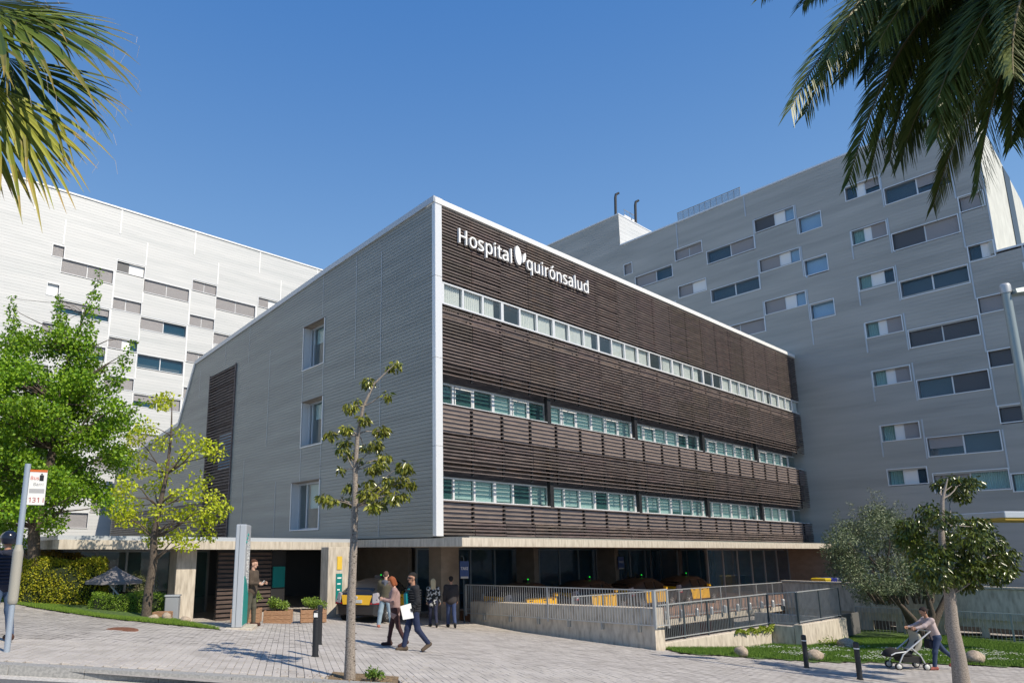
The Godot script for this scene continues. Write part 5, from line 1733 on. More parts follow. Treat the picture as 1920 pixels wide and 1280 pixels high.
func build_palms() -> void:
	var rng := RandomNumberGenerator.new()
	rng.seed = 131
	# fan palm at the left
	var foot := on_ground(-6.5, -6.6)
	var t := thing("fan_palm", "fan palm with drooping green fronds and frayed brown tips", "palm tree")
	var tm := MB.new()
	tm.tube([foot + Vector3(0, -0.2, 0), foot + Vector3(0, 0.6, 0), foot + Vector3(0, 3, 0), foot + Vector3(0, 7.4, 0)], [0.42, 0.3, 0.24, 0.22], 12)
	part("trunk", tm.mesh(), M.bark, t)
	var heart := foot + Vector3(0, 7.6, 0)
	var fm := leaf_mat(1, 1, 1, 0.55, 0.45)
	var green := [Color(0.05, 0.085, 0.010), Color(0.14, 0.19, 0.025), Color(0.30, 0.22, 0.05)]
	var old_sunlit := [Color(0.15, 0.19, 0.02), Color(0.38, 0.38, 0.05), Color(0.45, 0.29, 0.08)]  # yellowed older fronds, with sunlight brightened into the colour
	var fans := [
		[Vector3(-4.95, 7.65, -6.5), Vector3(1.0, -0.3, 0.05), Vector3(0.15, 0.55, 0.8), 1.85, 1.2, green, 0.4],
		[Vector3(-4.75, 6.62, -6.4), Vector3(0.5, -0.9, 0.05), Vector3(0.35, 0.35, 0.8), 1.5, 1.1, old_sunlit, 0.35],
		[Vector3(-4.95, 7.35, -6.9), Vector3(0.9, -0.45, 0.0), Vector3(0.1, 0.6, 0.8), 1.6, 1.2, green, 0.45],
		[Vector3(-5.2, 7.95, -6.9), Vector3(1.0, 0.1, -0.1), Vector3(0.0, 0.8, 0.55), 1.55, 1.2, green, 0.5],
		[Vector3(-5.25, 6.7, -6.7), Vector3(0.3, -1.0, 0.1), Vector3(0.3, 0.2, 0.9), 1.5, 1.1, old_sunlit, 0.3],
		[Vector3(-5.4, 7.3, -6.2), Vector3(0.7, -0.6, 0.4), Vector3(0.2, 0.5, 0.8), 1.5, 1.2, green, 0.4],
		[Vector3(-5.35, 8.5, -6.6), Vector3(1.0, 0.5, 0.0), Vector3(0.0, 0.8, 0.5), 1.5, 1.2, green, 0.5],
		[Vector3(-6.5, 8.9, -6.0), Vector3(0.1, 0.8, 0.7), Vector3(0, 0.7, -0.7), 1.5, 1.3, green, 0.4],
		[Vector3(-7.6, 8.0, -6.6), Vector3(-1.0, 0.1, 0.0), Vector3(0, 1, 0.2), 1.5, 1.3, green, 0.4],
		[Vector3(-6.6, 8.0, -7.7), Vector3(0.0, 0.1, -1.0), Vector3(0, 1, 0.2), 1.5, 1.3, green, 0.4],
		[Vector3(-6.3, 7.4, -5.5), Vector3(0.2, -0.3, 1.0), Vector3(0, 1, 0.2), 1.4, 1.3, green, 0.5],
		[Vector3(-5.7, 8.6, -7.4), Vector3(0.6, 0.5, -0.6), Vector3(0, 0.9, 0.3), 1.5, 1.3, green, 0.4],
	]
	for f in fans:
		var mb := MB.new()
		fan(mb, rng, f[0], f[1], f[2], f[3], f[4], 34, f[6], f[5], heart)
		part("frond", mb.mesh(), fm, t)
	# feather palm at the right: a full crown, its lowest fronds hang into view
	var f2 := on_ground(5.3, -4.0)
	var t2 := thing("date_palm", "feather palm with dark hanging fronds above the path", "palm tree")
	var tm2 := MB.new()
	tm2.tube([f2 + Vector3(0, -0.2, 0), f2 + Vector3(0, 1, 0), f2 + Vector3(0, 4, 0), f2 + Vector3(0, 6.3, 0)], [0.42, 0.34, 0.3, 0.32], 14)
	part("trunk", tm2.mesh(), M.bark, t2)
	var h2 := f2 + Vector3(0, 6.6, 0)
	var pm := leaf_mat(1, 1, 1, 0.22, 0.5)
	var dark := [Color(0.05, 0.08, 0.012), Color(0.13, 0.15, 0.025), Color(0.17, 0.13, 0.05)]
	var list := PALM_FRONDS.duplicate()
	for k in 34:
		var a := TAU * k / 34.0 * 3.0 + rng.randf() * 0.3
		var el := rng.randf_range(-0.1, 1.2)
		var d := Vector3(cos(a) * cos(el), sin(el), sin(a) * cos(el))
		if d.x < -0.3 and d.z < 0.35 and el < 0.4:
			continue
		var mid := h2 + d * 1.35 + Vector3(0, 0.4, 0)
		var tip := h2 + Vector3(d.x, 0, d.z).normalized() * (1.6 + 0.6 * cos(el)) + Vector3(0, -1.0 + 2.0 * sin(el), 0)
		list.append([h2.x + d.x * 0.2, h2.y, h2.z + d.z * 0.2, mid.x, mid.y, mid.z, tip.x, tip.y, tip.z])
	for k in 48: # out of view on the sunward side, placed to shade the hanging fronds
		var a := rng.randf_range(-0.7, 2.2)
		var el := rng.randf_range(-0.15, 1.0)
		var d := Vector3(cos(a) * cos(el), sin(el), sin(a) * cos(el))
		var mid := h2 + d * 1.3 + Vector3(0, 0.35, 0)
		var tip := h2 + Vector3(d.x, 0, d.z).normalized() * (1.7 + 0.5 * cos(el)) + Vector3(0, -0.7 + 1.9 * sin(el), 0)
		list.append([h2.x, h2.y, h2.z, mid.x, mid.y, mid.z, tip.x, tip.y, tip.z])
	for k in PALM_FRONDS.size() * 2: # neighbours of the fronds that hang into view
		var f: Array = PALM_FRONDS[k % PALM_FRONDS.size()]
		var j := Vector3(rng.randf_range(0.0, 0.5), rng.randf_range(0.0, 0.45), rng.randf_range(-0.4, 0.5))
		list.append([f[0], f[1], f[2], f[3] + j.x * 0.5, f[4] + j.y * 0.6, f[5] + j.z * 0.5, f[6] + j.x, f[7] + j.y, f[8] + j.z])
	for f in list:
		var mb := MB.new()
		pinnate(mb, rng, Vector3(f[0], f[1], f[2]), Vector3(f[3], f[4], f[5]), Vector3(f[6], f[7], f[8]), 0.34, dark, Vector3(rng.randf_range(-0.3, 0.3), rng.randf_range(0.1, 0.7), 1.0).normalized())
		part("frond", mb.mesh(), pm, t2)

# ---------------------------------------------------------------- street furniture
func text_mesh(s: String, size: float, depth := 0.004) -> TextMesh:
	var f := SystemFont.new()
	f.font_names = PackedStringArray(["Droid Sans"])
	f.font_weight = 500
	var tm := TextMesh.new()
	tm.text = s
	tm.font = f
	tm.font_size = 48
	tm.pixel_size = size / 35.0
	tm.depth = depth
	return tm

func rock(label: String, at: Vector3, r: Vector3, sd: int, group: String) -> void:
	var t := thing("stone", label, "stone", Transform3D(Basis(Vector3.UP, sd * 1.3), at), group)
	var rng := RandomNumberGenerator.new()
	rng.seed = sd
	var nz := FastNoiseLite.new()
	nz.seed = sd
	nz.frequency = 0.9
	var rings := []
	for k in 9:
		var a := -PI * 0.48 + PI * 0.96 * k / 8.0
		var ring := []
		for j in 14:
			var b := TAU * j / 14.0
			var d := Vector3(cos(a) * cos(b), sin(a), cos(a) * sin(b))
			ring.append(Vector3(0, r.y * 0.75, 0) + d * r * (1.0 + 0.32 * nz.get_noise_3dv(d * 1.5)))
		rings.append(ring)
	var mb := MB.new()
	mb.loft(rings)
	part("rock", mb.mesh(), M.stone, t)

func build_street() -> void:
	# bus stop pole with its flag
	var bp := thing("bus_stop_sign", "bus stop pole with a white flag sign numbered 131", "sign", Transform3D(Basis(), on_ground(-6.72, -11.21)))
	var p1 := MB.new()
	p1.tube([Vector3(0, -0.1, 0), Vector3(0, 3.05, 0)], [0.046, 0.046], 12)
	part("pole", p1.mesh(), plain(0.36, 0.42, 0.50, 0.4, 0.2), bp)
	var p2 := MB.new()
	p2.lathe([Vector2(0.05, 0.74), Vector2(0.072, 0.76), Vector2(0.078, 0.82), Vector2(0.080, 1.58), Vector2(0.072, 1.61), Vector2(0.05, 1.70)], Vector3.ZERO, 14)
	part("sleeve", p2.mesh(), plain(0.36, 0.345, 0.30, 0.6), bp)
	var flag := Node3D.new()
	flag.name = "flag"
	flag.transform = Transform3D(Basis(Vector3.UP, 0.35).scaled(Vector3(0.9, 0.9, 0.9)), Vector3(0.05, 2.36, 0.0))
	bp.add_child(flag, true)
	var f1 := MB.new()
	f1.box(Vector3(0, 0, -0.012), Vector3(0.29, 0.66, 0.012))
	part("board", f1.mesh(), M.sign_white, flag)
	var f2 := MB.new()
	f2.box(Vector3(0, 0.615, 0.0125), Vector3(0.29, 0.66, 0.015))
	part("red_band", f2.mesh(), plain(0.62, 0.14, 0.03, 0.5), flag)
	var f3 := MB.new()
	f3.box(Vector3(0.17, 0.45, 0.0125), Vector3(0.24, 0.56, 0.015))
	f3.box(Vector3(0.19, 0.565, 0.0125), Vector3(0.215, 0.59, 0.015))
	part("pictogram", f3.mesh(), M.black, flag)
	part("lettering", text_mesh("Bus", 0.066), M.sign_red, flag, Transform3D(Basis(), Vector3(0.09, 0.5, 0.014)))
	part("lettering", text_mesh("Barri", 0.058), plain(0.35, 0.35, 0.36), flag, Transform3D(Basis(), Vector3(0.16, 0.385, 0.014)))
	var f4 := MB.new()
	f4.box(Vector3(0.02, 0.22, 0.0125), Vector3(0.27, 0.30, 0.0145))
	part("print_block", f4.mesh(), plain(0.42, 0.42, 0.43), flag)
	part("lettering", text_mesh("131 i", 0.092), plain(0.40, 0.02, 0.02), flag, Transform3D(Basis(), Vector3(0.15, 0.09, 0.014)))
	# information totem seen edge-on
	var tt := thing("totem_sign", "tall grey totem sign with a teal foot and white lettering", "sign", Transform3D(Basis(Vector3.UP, 0.10), on_ground(-5.03, -18.84)))
	var m1 := MB.new()
	m1.cbox(Vector3(-0.14, 0.06, -0.42), Vector3(0.14, 2.78, 0.42), 0.02)
	part("case", m1.mesh(), M.trim_grey, tt)
	var m2 := MB.new()
	m2.box(Vector3(-0.035, 0.062, 0.421), Vector3(-0.025, 2.76, 0.426))
	part("edge_groove", m2.mesh(), M.steel_dark, tt)
	var m3 := MB.new()
	var arc := PackedVector2Array([Vector2(-0.4, 0.1), Vector2(0.4, 0.1)])
	for k in 9:
		var a := k / 8.0
		arc.push_back(Vector2(0.4 - 0.8 * a, 0.85 + 0.55 * sin(PI * 0.5 * a)))
	m3.prism(arc, 0.0, 0.006, Transform3D(Basis(Vector3.UP, PI / 2), Vector3(0.14, 0, 0)))
	part("teal_field", m3.mesh(), M.teal, tt)
	part("lettering", text_mesh("Hospital", 0.22), M.sign_white, tt, Transform3D(Basis(Vector3.UP, PI / 2) * Basis(Vector3.BACK, PI / 2), Vector3(0.145, 1.85, 0.05)))
	part("lettering", text_mesh("quirónsalud", 0.16), M.sign_white, tt, Transform3D(Basis(Vector3.UP, PI / 2) * Basis(Vector3.BACK, PI / 2), Vector3(0.145, 1.75, -0.2)))
	var m5 := MB.new()
	for k in 3:
		m5.lathe([Vector2(0.001, 0.05), Vector2(0.045, 0.03), Vector2(0.045, -0.03), Vector2(0.001, -0.05)], Vector3(0.12, 2.3 + 0.1 * k, 0.3 - 0.1 * k), 8)
	part("emblem", m5.mesh(), M.teal, tt)
	var ft := MB.new()
	ft.cbox(Vector3(-0.3, -0.3, -0.55), Vector3(0.42, 0.05, 0.55), 0.02)
	part("plinth", ft.mesh(), M.concrete, tt)
	# bollards
	for b in [[-2.11, -13.6, "black bollard with a white sticker on its top near the street tree"], [-2.4, -16.0, "plain black bollard behind the one with the white sticker"], [10.64, -19.34, "black bollard with a white ring in front of the ramp wall"], [10.67, -17.08, "black bollard with a white ring near the pushchair front"]]:
		var t := thing("bollard", b[2], "bollard", Transform3D(Basis(), on_ground(b[0], b[1])), "black street bollards")
		var mb := MB.new()
		mb.lathe([Vector2(0.075, -0.1), Vector2(0.075, 0.02), Vector2(0.062, 0.03), Vector2(0.062, 0.70), Vector2(0.055, 0.71), Vector2(0.055, 0.725), Vector2(0.064, 0.735), Vector2(0.064, 0.85), Vector2(0.05, 0.875), Vector2(0.001, 0.885)], Vector3.ZERO, 16)
		part("post", mb.mesh(), M.iron_black, t)
		if "white" in b[2] and not "behind" in b[2]:
			var rm := MB.new()
			if "ring" in b[2]:
				rm.lathe([Vector2(0.0655, 0.715), Vector2(0.0655, 0.74)], Vector3.ZERO, 16)
			else:
				rm.quad(Vector3(-0.04, 0.75, 0.069), Vector3(0.04, 0.75, 0.069), Vector3(0.035, 0.83, 0.069), Vector3(-0.035, 0.83, 0.069), Vector3.BACK)
			part("mark", rm.mesh(), M.sign_white, t)
	# manhole cover
	var mh := thing("manhole_cover", "round rusty manhole cover in the paving", "manhole", Transform3D(Basis(Vector3.RIGHT, 0.045) * Basis(Vector3.BACK, -0.07), on_ground(-6.97, -15.98, 0.006)))
	var mm := MB.new()
	mm.lathe([Vector2(0.36, -0.03), Vector2(0.36, 0.0), Vector2(0.33, 0.004), Vector2(0.33, 0.001), Vector2(0.32, 0.001), Vector2(0.318, 0.006), Vector2(0.001, 0.006)], Vector3.ZERO, 28)
	part("lid", mm.mesh(), M.rust, mh)
	var ms := MB.new()
	for k in range(-4, 5):
		var half := sqrt(0.29 * 0.29 - 0.065 * k * 0.065 * k)
		ms.box(Vector3(-half, 0.006, 0.065 * k - 0.008), Vector3(half, 0.011, 0.065 * k + 0.008))
	part("tread_ribs", ms.mesh(), M.rust, mh)
	# tree pit
	var pit := MB.new()
	pit.box(Vector3(-0.55, -0.06, -0.62), Vector3(0.55, -0.015, 0.62))
	struct("tree_pit", pit.mesh(), M.soil, Transform3D(Basis(Vector3.BACK, -0.07), on_ground(-0.95, -11.0)))
	# wooden planters with shrubs
	var greens := leaf_mat(1, 1, 1, 0.5, 0.5)
	for k in 3:
		var at: Vector3 = [on_ground(-5.55, -21.6), on_ground(-4.82, -22.9), on_ground(-3.80, -23.8)][k]
		var lab: String = ["wooden planter box behind the totem sign", "square reddish wooden planter box near the dark entrance", "weathered plank planter box with gaps beside the entrance column"][k]
		var t := thing("planter_box", lab, "planter", Transform3D(Basis(Vector3.UP, [0.1, 0.05, 0.2][k]), at), "wooden planters")
		var plank := cached("plank", func(m: MB): m.cbox(Vector3(-0.44, 0, 0), Vector3(0.44, 0.13, 0.035), 0.006))
		var endp := cached("plankend", func(m: MB): m.cbox(Vector3(0, 0, -0.27), Vector3(0.035, 0.13, 0.27), 0.006))
		for r in 3:
			var y := 0.03 + r * 0.14
			part("plank", plank, M.planter, t, Transform3D(Basis(), Vector3(0, y, 0.27)))
			part("plank", plank, M.planter, t, Transform3D(Basis(), Vector3(0, y, -0.305)))
			part("plank", endp, M.planter, t, Transform3D(Basis(), Vector3(-0.44, y, 0)))
			part("plank", endp, M.planter, t, Transform3D(Basis(), Vector3(0.405, y, 0)))
		var sm := MB.new()
		sm.box(Vector3(-0.4, -0.05, -0.27), Vector3(0.4, 0.38, 0.27))
		part("soil", sm.mesh(), M.soil, t)
		shrub("planted_shrub", ["round bright green shrub in the planter behind the totem", "bright green shrub in the square reddish planter", "thin green and brown shrub in the weathered planter"][k], at + Vector3(0, 0.35, 0), Vector3(0.42, 0.26 + (0.12 if k == 0 else 0.0), 0.3), 1300, 0.07, [Color(0.10, 0.18, 0.02), Color(0.26, 0.36, 0.05)], greens, 140 + k, "planted shrubs")
	# grey litter bin and a plank box by the left column
	var lb := thing("litter_bin", "grey metal litter bin beside the concrete column", "bin", Transform3D(Basis(Vector3.UP, 0.2), on_ground(-7.75, -21.2)))
	var l1 := MB.new()
	l1.cbox(Vector3(-0.2, 0, -0.2), Vector3(0.2, 0.78, 0.2), 0.02)
	part("body", l1.mesh(), plain(0.36, 0.38, 0.40, 0.5, 0.3), lb)
	var l2 := MB.new()
	l2.cbox(Vector3(-0.22, 0.79, -0.22), Vector3(0.22, 0.83, 0.22), 0.01)
	part("lid", l2.mesh(), M.trim_grey, lb)
	var bx := thing("plank_box", "short light wooden box at the end of the low hedge", "planter", Transform3D(Basis(Vector3.UP, 0.1), on_ground(-7.75, -20.45)))
	for r in 2:
		var b1 := MB.new()
		b1.cbox(Vector3(-0.25, 0.01 + r * 0.145, -0.2), Vector3(0.25, 0.145 + r * 0.145, 0.2), 0.01)
		part("plank", b1.mesh(), M.planter, bx)
	rock("flat brown stone beside the wooden box on the grass", on_ground(-7.55, -19.3), Vector3(0.16, 0.1, 0.13), 3, "edging stones")
	rock("pale upright stone beside the wooden box on the grass", on_ground(-7.25, -19.45), Vector3(0.14, 0.14, 0.13), 4, "edging stones")
	rock("flat stone near the foot of the concrete column", on_ground(-6.6, -19.1), Vector3(0.15, 0.1, 0.13), 5, "edging stones")
	rock("pale angular boulder below the ivy on the ramp wall", Vector3(9.9, lawn_y(9.9, -21.6), -21.6), Vector3(0.25, 0.17, 0.2), 6, "boulders on the grass")
	rock("rounded sandy boulder behind the bollard", Vector3(12.25, lawn_y(12.25, -21.75), -21.75), Vector3(0.25, 0.19, 0.2), 7, "boulders on the grass")
	rock("rounded sandy boulder on the grass by the evergreen trunk", Vector3(16.65, lawn_y(16.65, -21.0), -21.0), Vector3(0.34, 0.21, 0.25), 8, "boulders on the grass")
	rock("small stone by the low plant on the grass", Vector3(16.0, lawn_y(16.0, -26.2), -26.2), Vector3(0.3, 0.2, 0.25), 9, "boulders on the grass")
	# parasol
	var pa := thing("parasol", "grey cloth parasol behind the hedges", "parasol", Transform3D(Basis().scaled(Vector3(0.70, 0.80, 0.70)), on_ground(-10.15, -22.4)))
	var pm := MB.new()
	for k in 8:
		var a0 := TAU * k / 8.0
		var a1 := TAU * (k + 1) / 8.0
		for j in 4:
			var r0 := 1.3 * j / 4.0
			var r1 := 1.3 * (j + 1) / 4.0
			var y0 := 2.2 - 0.58 * pow(j / 4.0, 0.85)
			var y1 := 2.2 - 0.58 * pow((j + 1) / 4.0, 0.85)
			pm.quad(Vector3(cos(a0) * r0, y0, sin(a0) * r0), Vector3(cos(a1) * r0, y0, sin(a1) * r0), Vector3(cos(a1) * r1, y1, sin(a1) * r1), Vector3(cos(a0) * r1, y1, sin(a0) * r1), Vector3.UP)
		pm.quad(Vector3(cos(a0) * 1.3, 1.62, sin(a0) * 1.3), Vector3(cos(a1) * 1.3, 1.62, sin(a1) * 1.3), Vector3(cos(a1) * 1.3, 1.5, sin(a1) * 1.3), Vector3(cos(a0) * 1.3, 1.5, sin(a0) * 1.3), Vector3(cos(a0), 0, sin(a0)))
	part("canopy", pm.mesh(), plain(0.19, 0.18, 0.19, 0.9), pa)
	var pp := MB.new()
	pp.tube([Vector3(0, 0, 0), Vector3(0, 2.2, 0)], [0.03, 0.03], 8)
	part("pole", pp.mesh(), M.steel_light, pa)
	var pr := MB.new()
	for k in 8:
		var a0 := TAU * k / 8.0
		pr.bar(Vector3(0, 2.1, 0), Vector3(cos(a0) * 1.28, 1.6, sin(a0) * 1.28), 0.02, 0.02)
	part("ribs", pr.mesh(), M.steel_dark, pa)
	var sp := thing("leaning_pole", "pale metal pole leaning in the shade under the parasol", "pole", Transform3D(Basis(), Vector3(-9.9, -0.1, -22.0)))
	var spm := MB.new()
	spm.tube([Vector3(-0.4, 0.85, 0), Vector3(0.35, 0.05, 0.0)], [0.035, 0.035], 8)
	part("pole", spm.mesh(), M.steel_light, sp)
	var ch := thing("tub_chair", "rounded dark brown tub chair behind the low hedge", "chair", Transform3D(Basis(Vector3.UP, 0.3), on_ground(-9.75, -22.7)))
	var cm := MB.new()
	var rings := []
	for k in 6:
		var y: float = [0.4, 0.42, 0.6, 0.8, 0.95, 0.98][k]
		var rr: float = [0.25, 0.36, 0.4, 0.4, 0.36, 0.3][k]
		var ring := []
		for j in 14:
			var a := TAU * j / 14.0
			ring.append(Vector3(cos(a) * rr, y, sin(a) * rr * 0.8))
		rings.append(ring)
	cm.loft(rings)
	part("shell", cm.mesh(), plain(0.075, 0.035, 0.022, 0.8), ch)
	for s in [[-1, -1], [1, -1], [-1, 1], [1, 1]]:
		var lg := MB.new()
		lg.tube([Vector3(s[0] * 0.22, 0.42, s[1] * 0.18), Vector3(s[0] * 0.25, 0.0, s[1] * 0.2)], [0.02, 0.018], 6)
		part("leg", lg.mesh(), M.steel_dark, ch)
	# TAXI boards
	for s in [[Vector3(2.85, 0.0, -1.5), "blue TAXI board on a post by the entrance column"], [Vector3(16.95, 0.1, -3.55), "blue TAXI board on a column behind the parked taxis"]]:
		var t := thing("taxi_sign", s[1], "sign", Transform3D(Basis(Vector3.UP, TURN - 0.35), bframe * s[0]), "taxi boards")
		var b := MB.new()
		b.cbox(Vector3(-0.2, 0.5, -0.02), Vector3(0.2, 1.2, 0.02), 0.006)
		part("board", b.mesh(), M.sign_blue, t)
		part("lettering", text_mesh("TAXI", 0.12), M.sign_white, t, Transform3D(Basis(), Vector3(0, 0.9, 0.022)))
		var wb := MB.new()
		wb.box(Vector3(-0.17, 0.5, 0.021), Vector3(0.17, 0.58, 0.024))
		part("lower_plate", wb.mesh(), plain(0.45, 0.43, 0.40), t)
		var po := MB.new()
		po.tube([Vector3(0, -1.3, -0.06), Vector3(0, 1.35, -0.06), Vector3(-0.12, 1.42, -0.06)], [0.03, 0.03, 0.03], 8)
		part("post", po.mesh(), M.steel_dark, t)
	# street lamp at the right edge
	var la := thing("street_lamp", "grey street lamp post with a flat head in front of the shaded tower", "street lamp", Transform3D(Basis(), on_ground(13.04, -14.0)))
	var g := ground(13.04, -14.0)
	var lp := MB.new()
	lp.tube([Vector3(0, -0.1, 0), Vector3(0, 2.5, 0), Vector3(0, 7.4 - g, 0)], [0.11, 0.1, 0.085], 12)
	part("pole", lp.mesh(), M.lamp_grey, la)
	var lc := MB.new()
	lc.lathe([Vector2(0.1, 7.25 - g), Vector2(0.105, 7.42 - g), Vector2(0.08, 7.47 - g), Vector2(0.001, 7.48 - g)], Vector3.ZERO, 12)
	part("cap", lc.mesh(), M.steel_light, la)
	var lh := MB.new()
	lh.hexa([Vector3(0.08, 7.2 - g, -0.18), Vector3(2.0, 7.5 - g, -0.22), Vector3(2.0, 7.5 - g, 0.22), Vector3(0.08, 7.2 - g, 0.18), Vector3(0.08, 7.3 - g, -0.16), Vector3(2.0, 7.64 - g, -0.2), Vector3(2.0, 7.64 - g, 0.2), Vector3(0.08, 7.3 - g, 0.16)])
	part("lamp_head", lh.mesh(), M.lamp_grey, la)
	# flat shelter roof at the right edge
	var sr := thing("shelter", "flat roofed shelter with a yellow underside beyond the evergreen tree", "shelter", Transform3D(Basis(Vector3.UP, 0.1), Vector3(20.6, 0, -23.0)))
	var s1 := MB.new()
	s1.cbox(Vector3(-1.7, 2.68, -1.0), Vector3(3.4, 2.88, 1.0), 0.02)
	part("roof", s1.mesh(), M.trim_grey, sr)
	var s2 := MB.new()
	s2.box(Vector3(-1.66, 2.6, -0.96), Vector3(3.36, 2.678, 0.96))
	part("underside", s2.mesh(), plain(0.5, 0.33, 0.06, 0.7), sr)
	for x in [1.5, 3.2]:
		var s3 := MB.new()
		s3.tube([Vector3(x, -2.4, 0), Vector3(x, 2.6, 0)], [0.06, 0.06], 8)
		part("post", s3.mesh(), M.lamp_grey, sr)

# ---------------------------------------------------------------- taxis
func taxi_shape(stations: Array) -> MB:
	var rings := []
	for s in stations: # x, y low, y belt, half width, y roof, half roof
		var w: float = s[3]
		var half := [Vector2(w * 0.86, s[1]), Vector2(w, s[1] + 0.14), Vector2(w * 1.01, lerpf(s[1], s[2], 0.6)), Vector2(w * 0.985, s[2]), Vector2(lerpf(w, s[5], 0.75), lerpf(s[2], s[4], 0.72)), Vector2(s[5], s[4] - 0.02), Vector2(s[5] * 0.6, s[4] + 0.025)]
		var ring := []
		for p in half:
			ring.append(Vector3(s[0], p.y, p.x))
		for k in range(half.size() - 1, -1, -1):
			ring.append(Vector3(s[0], half[k].y, -half[k].x))
		rings.append(ring)
	var mb := MB.new()
	mb.loft(rings)
	return mb

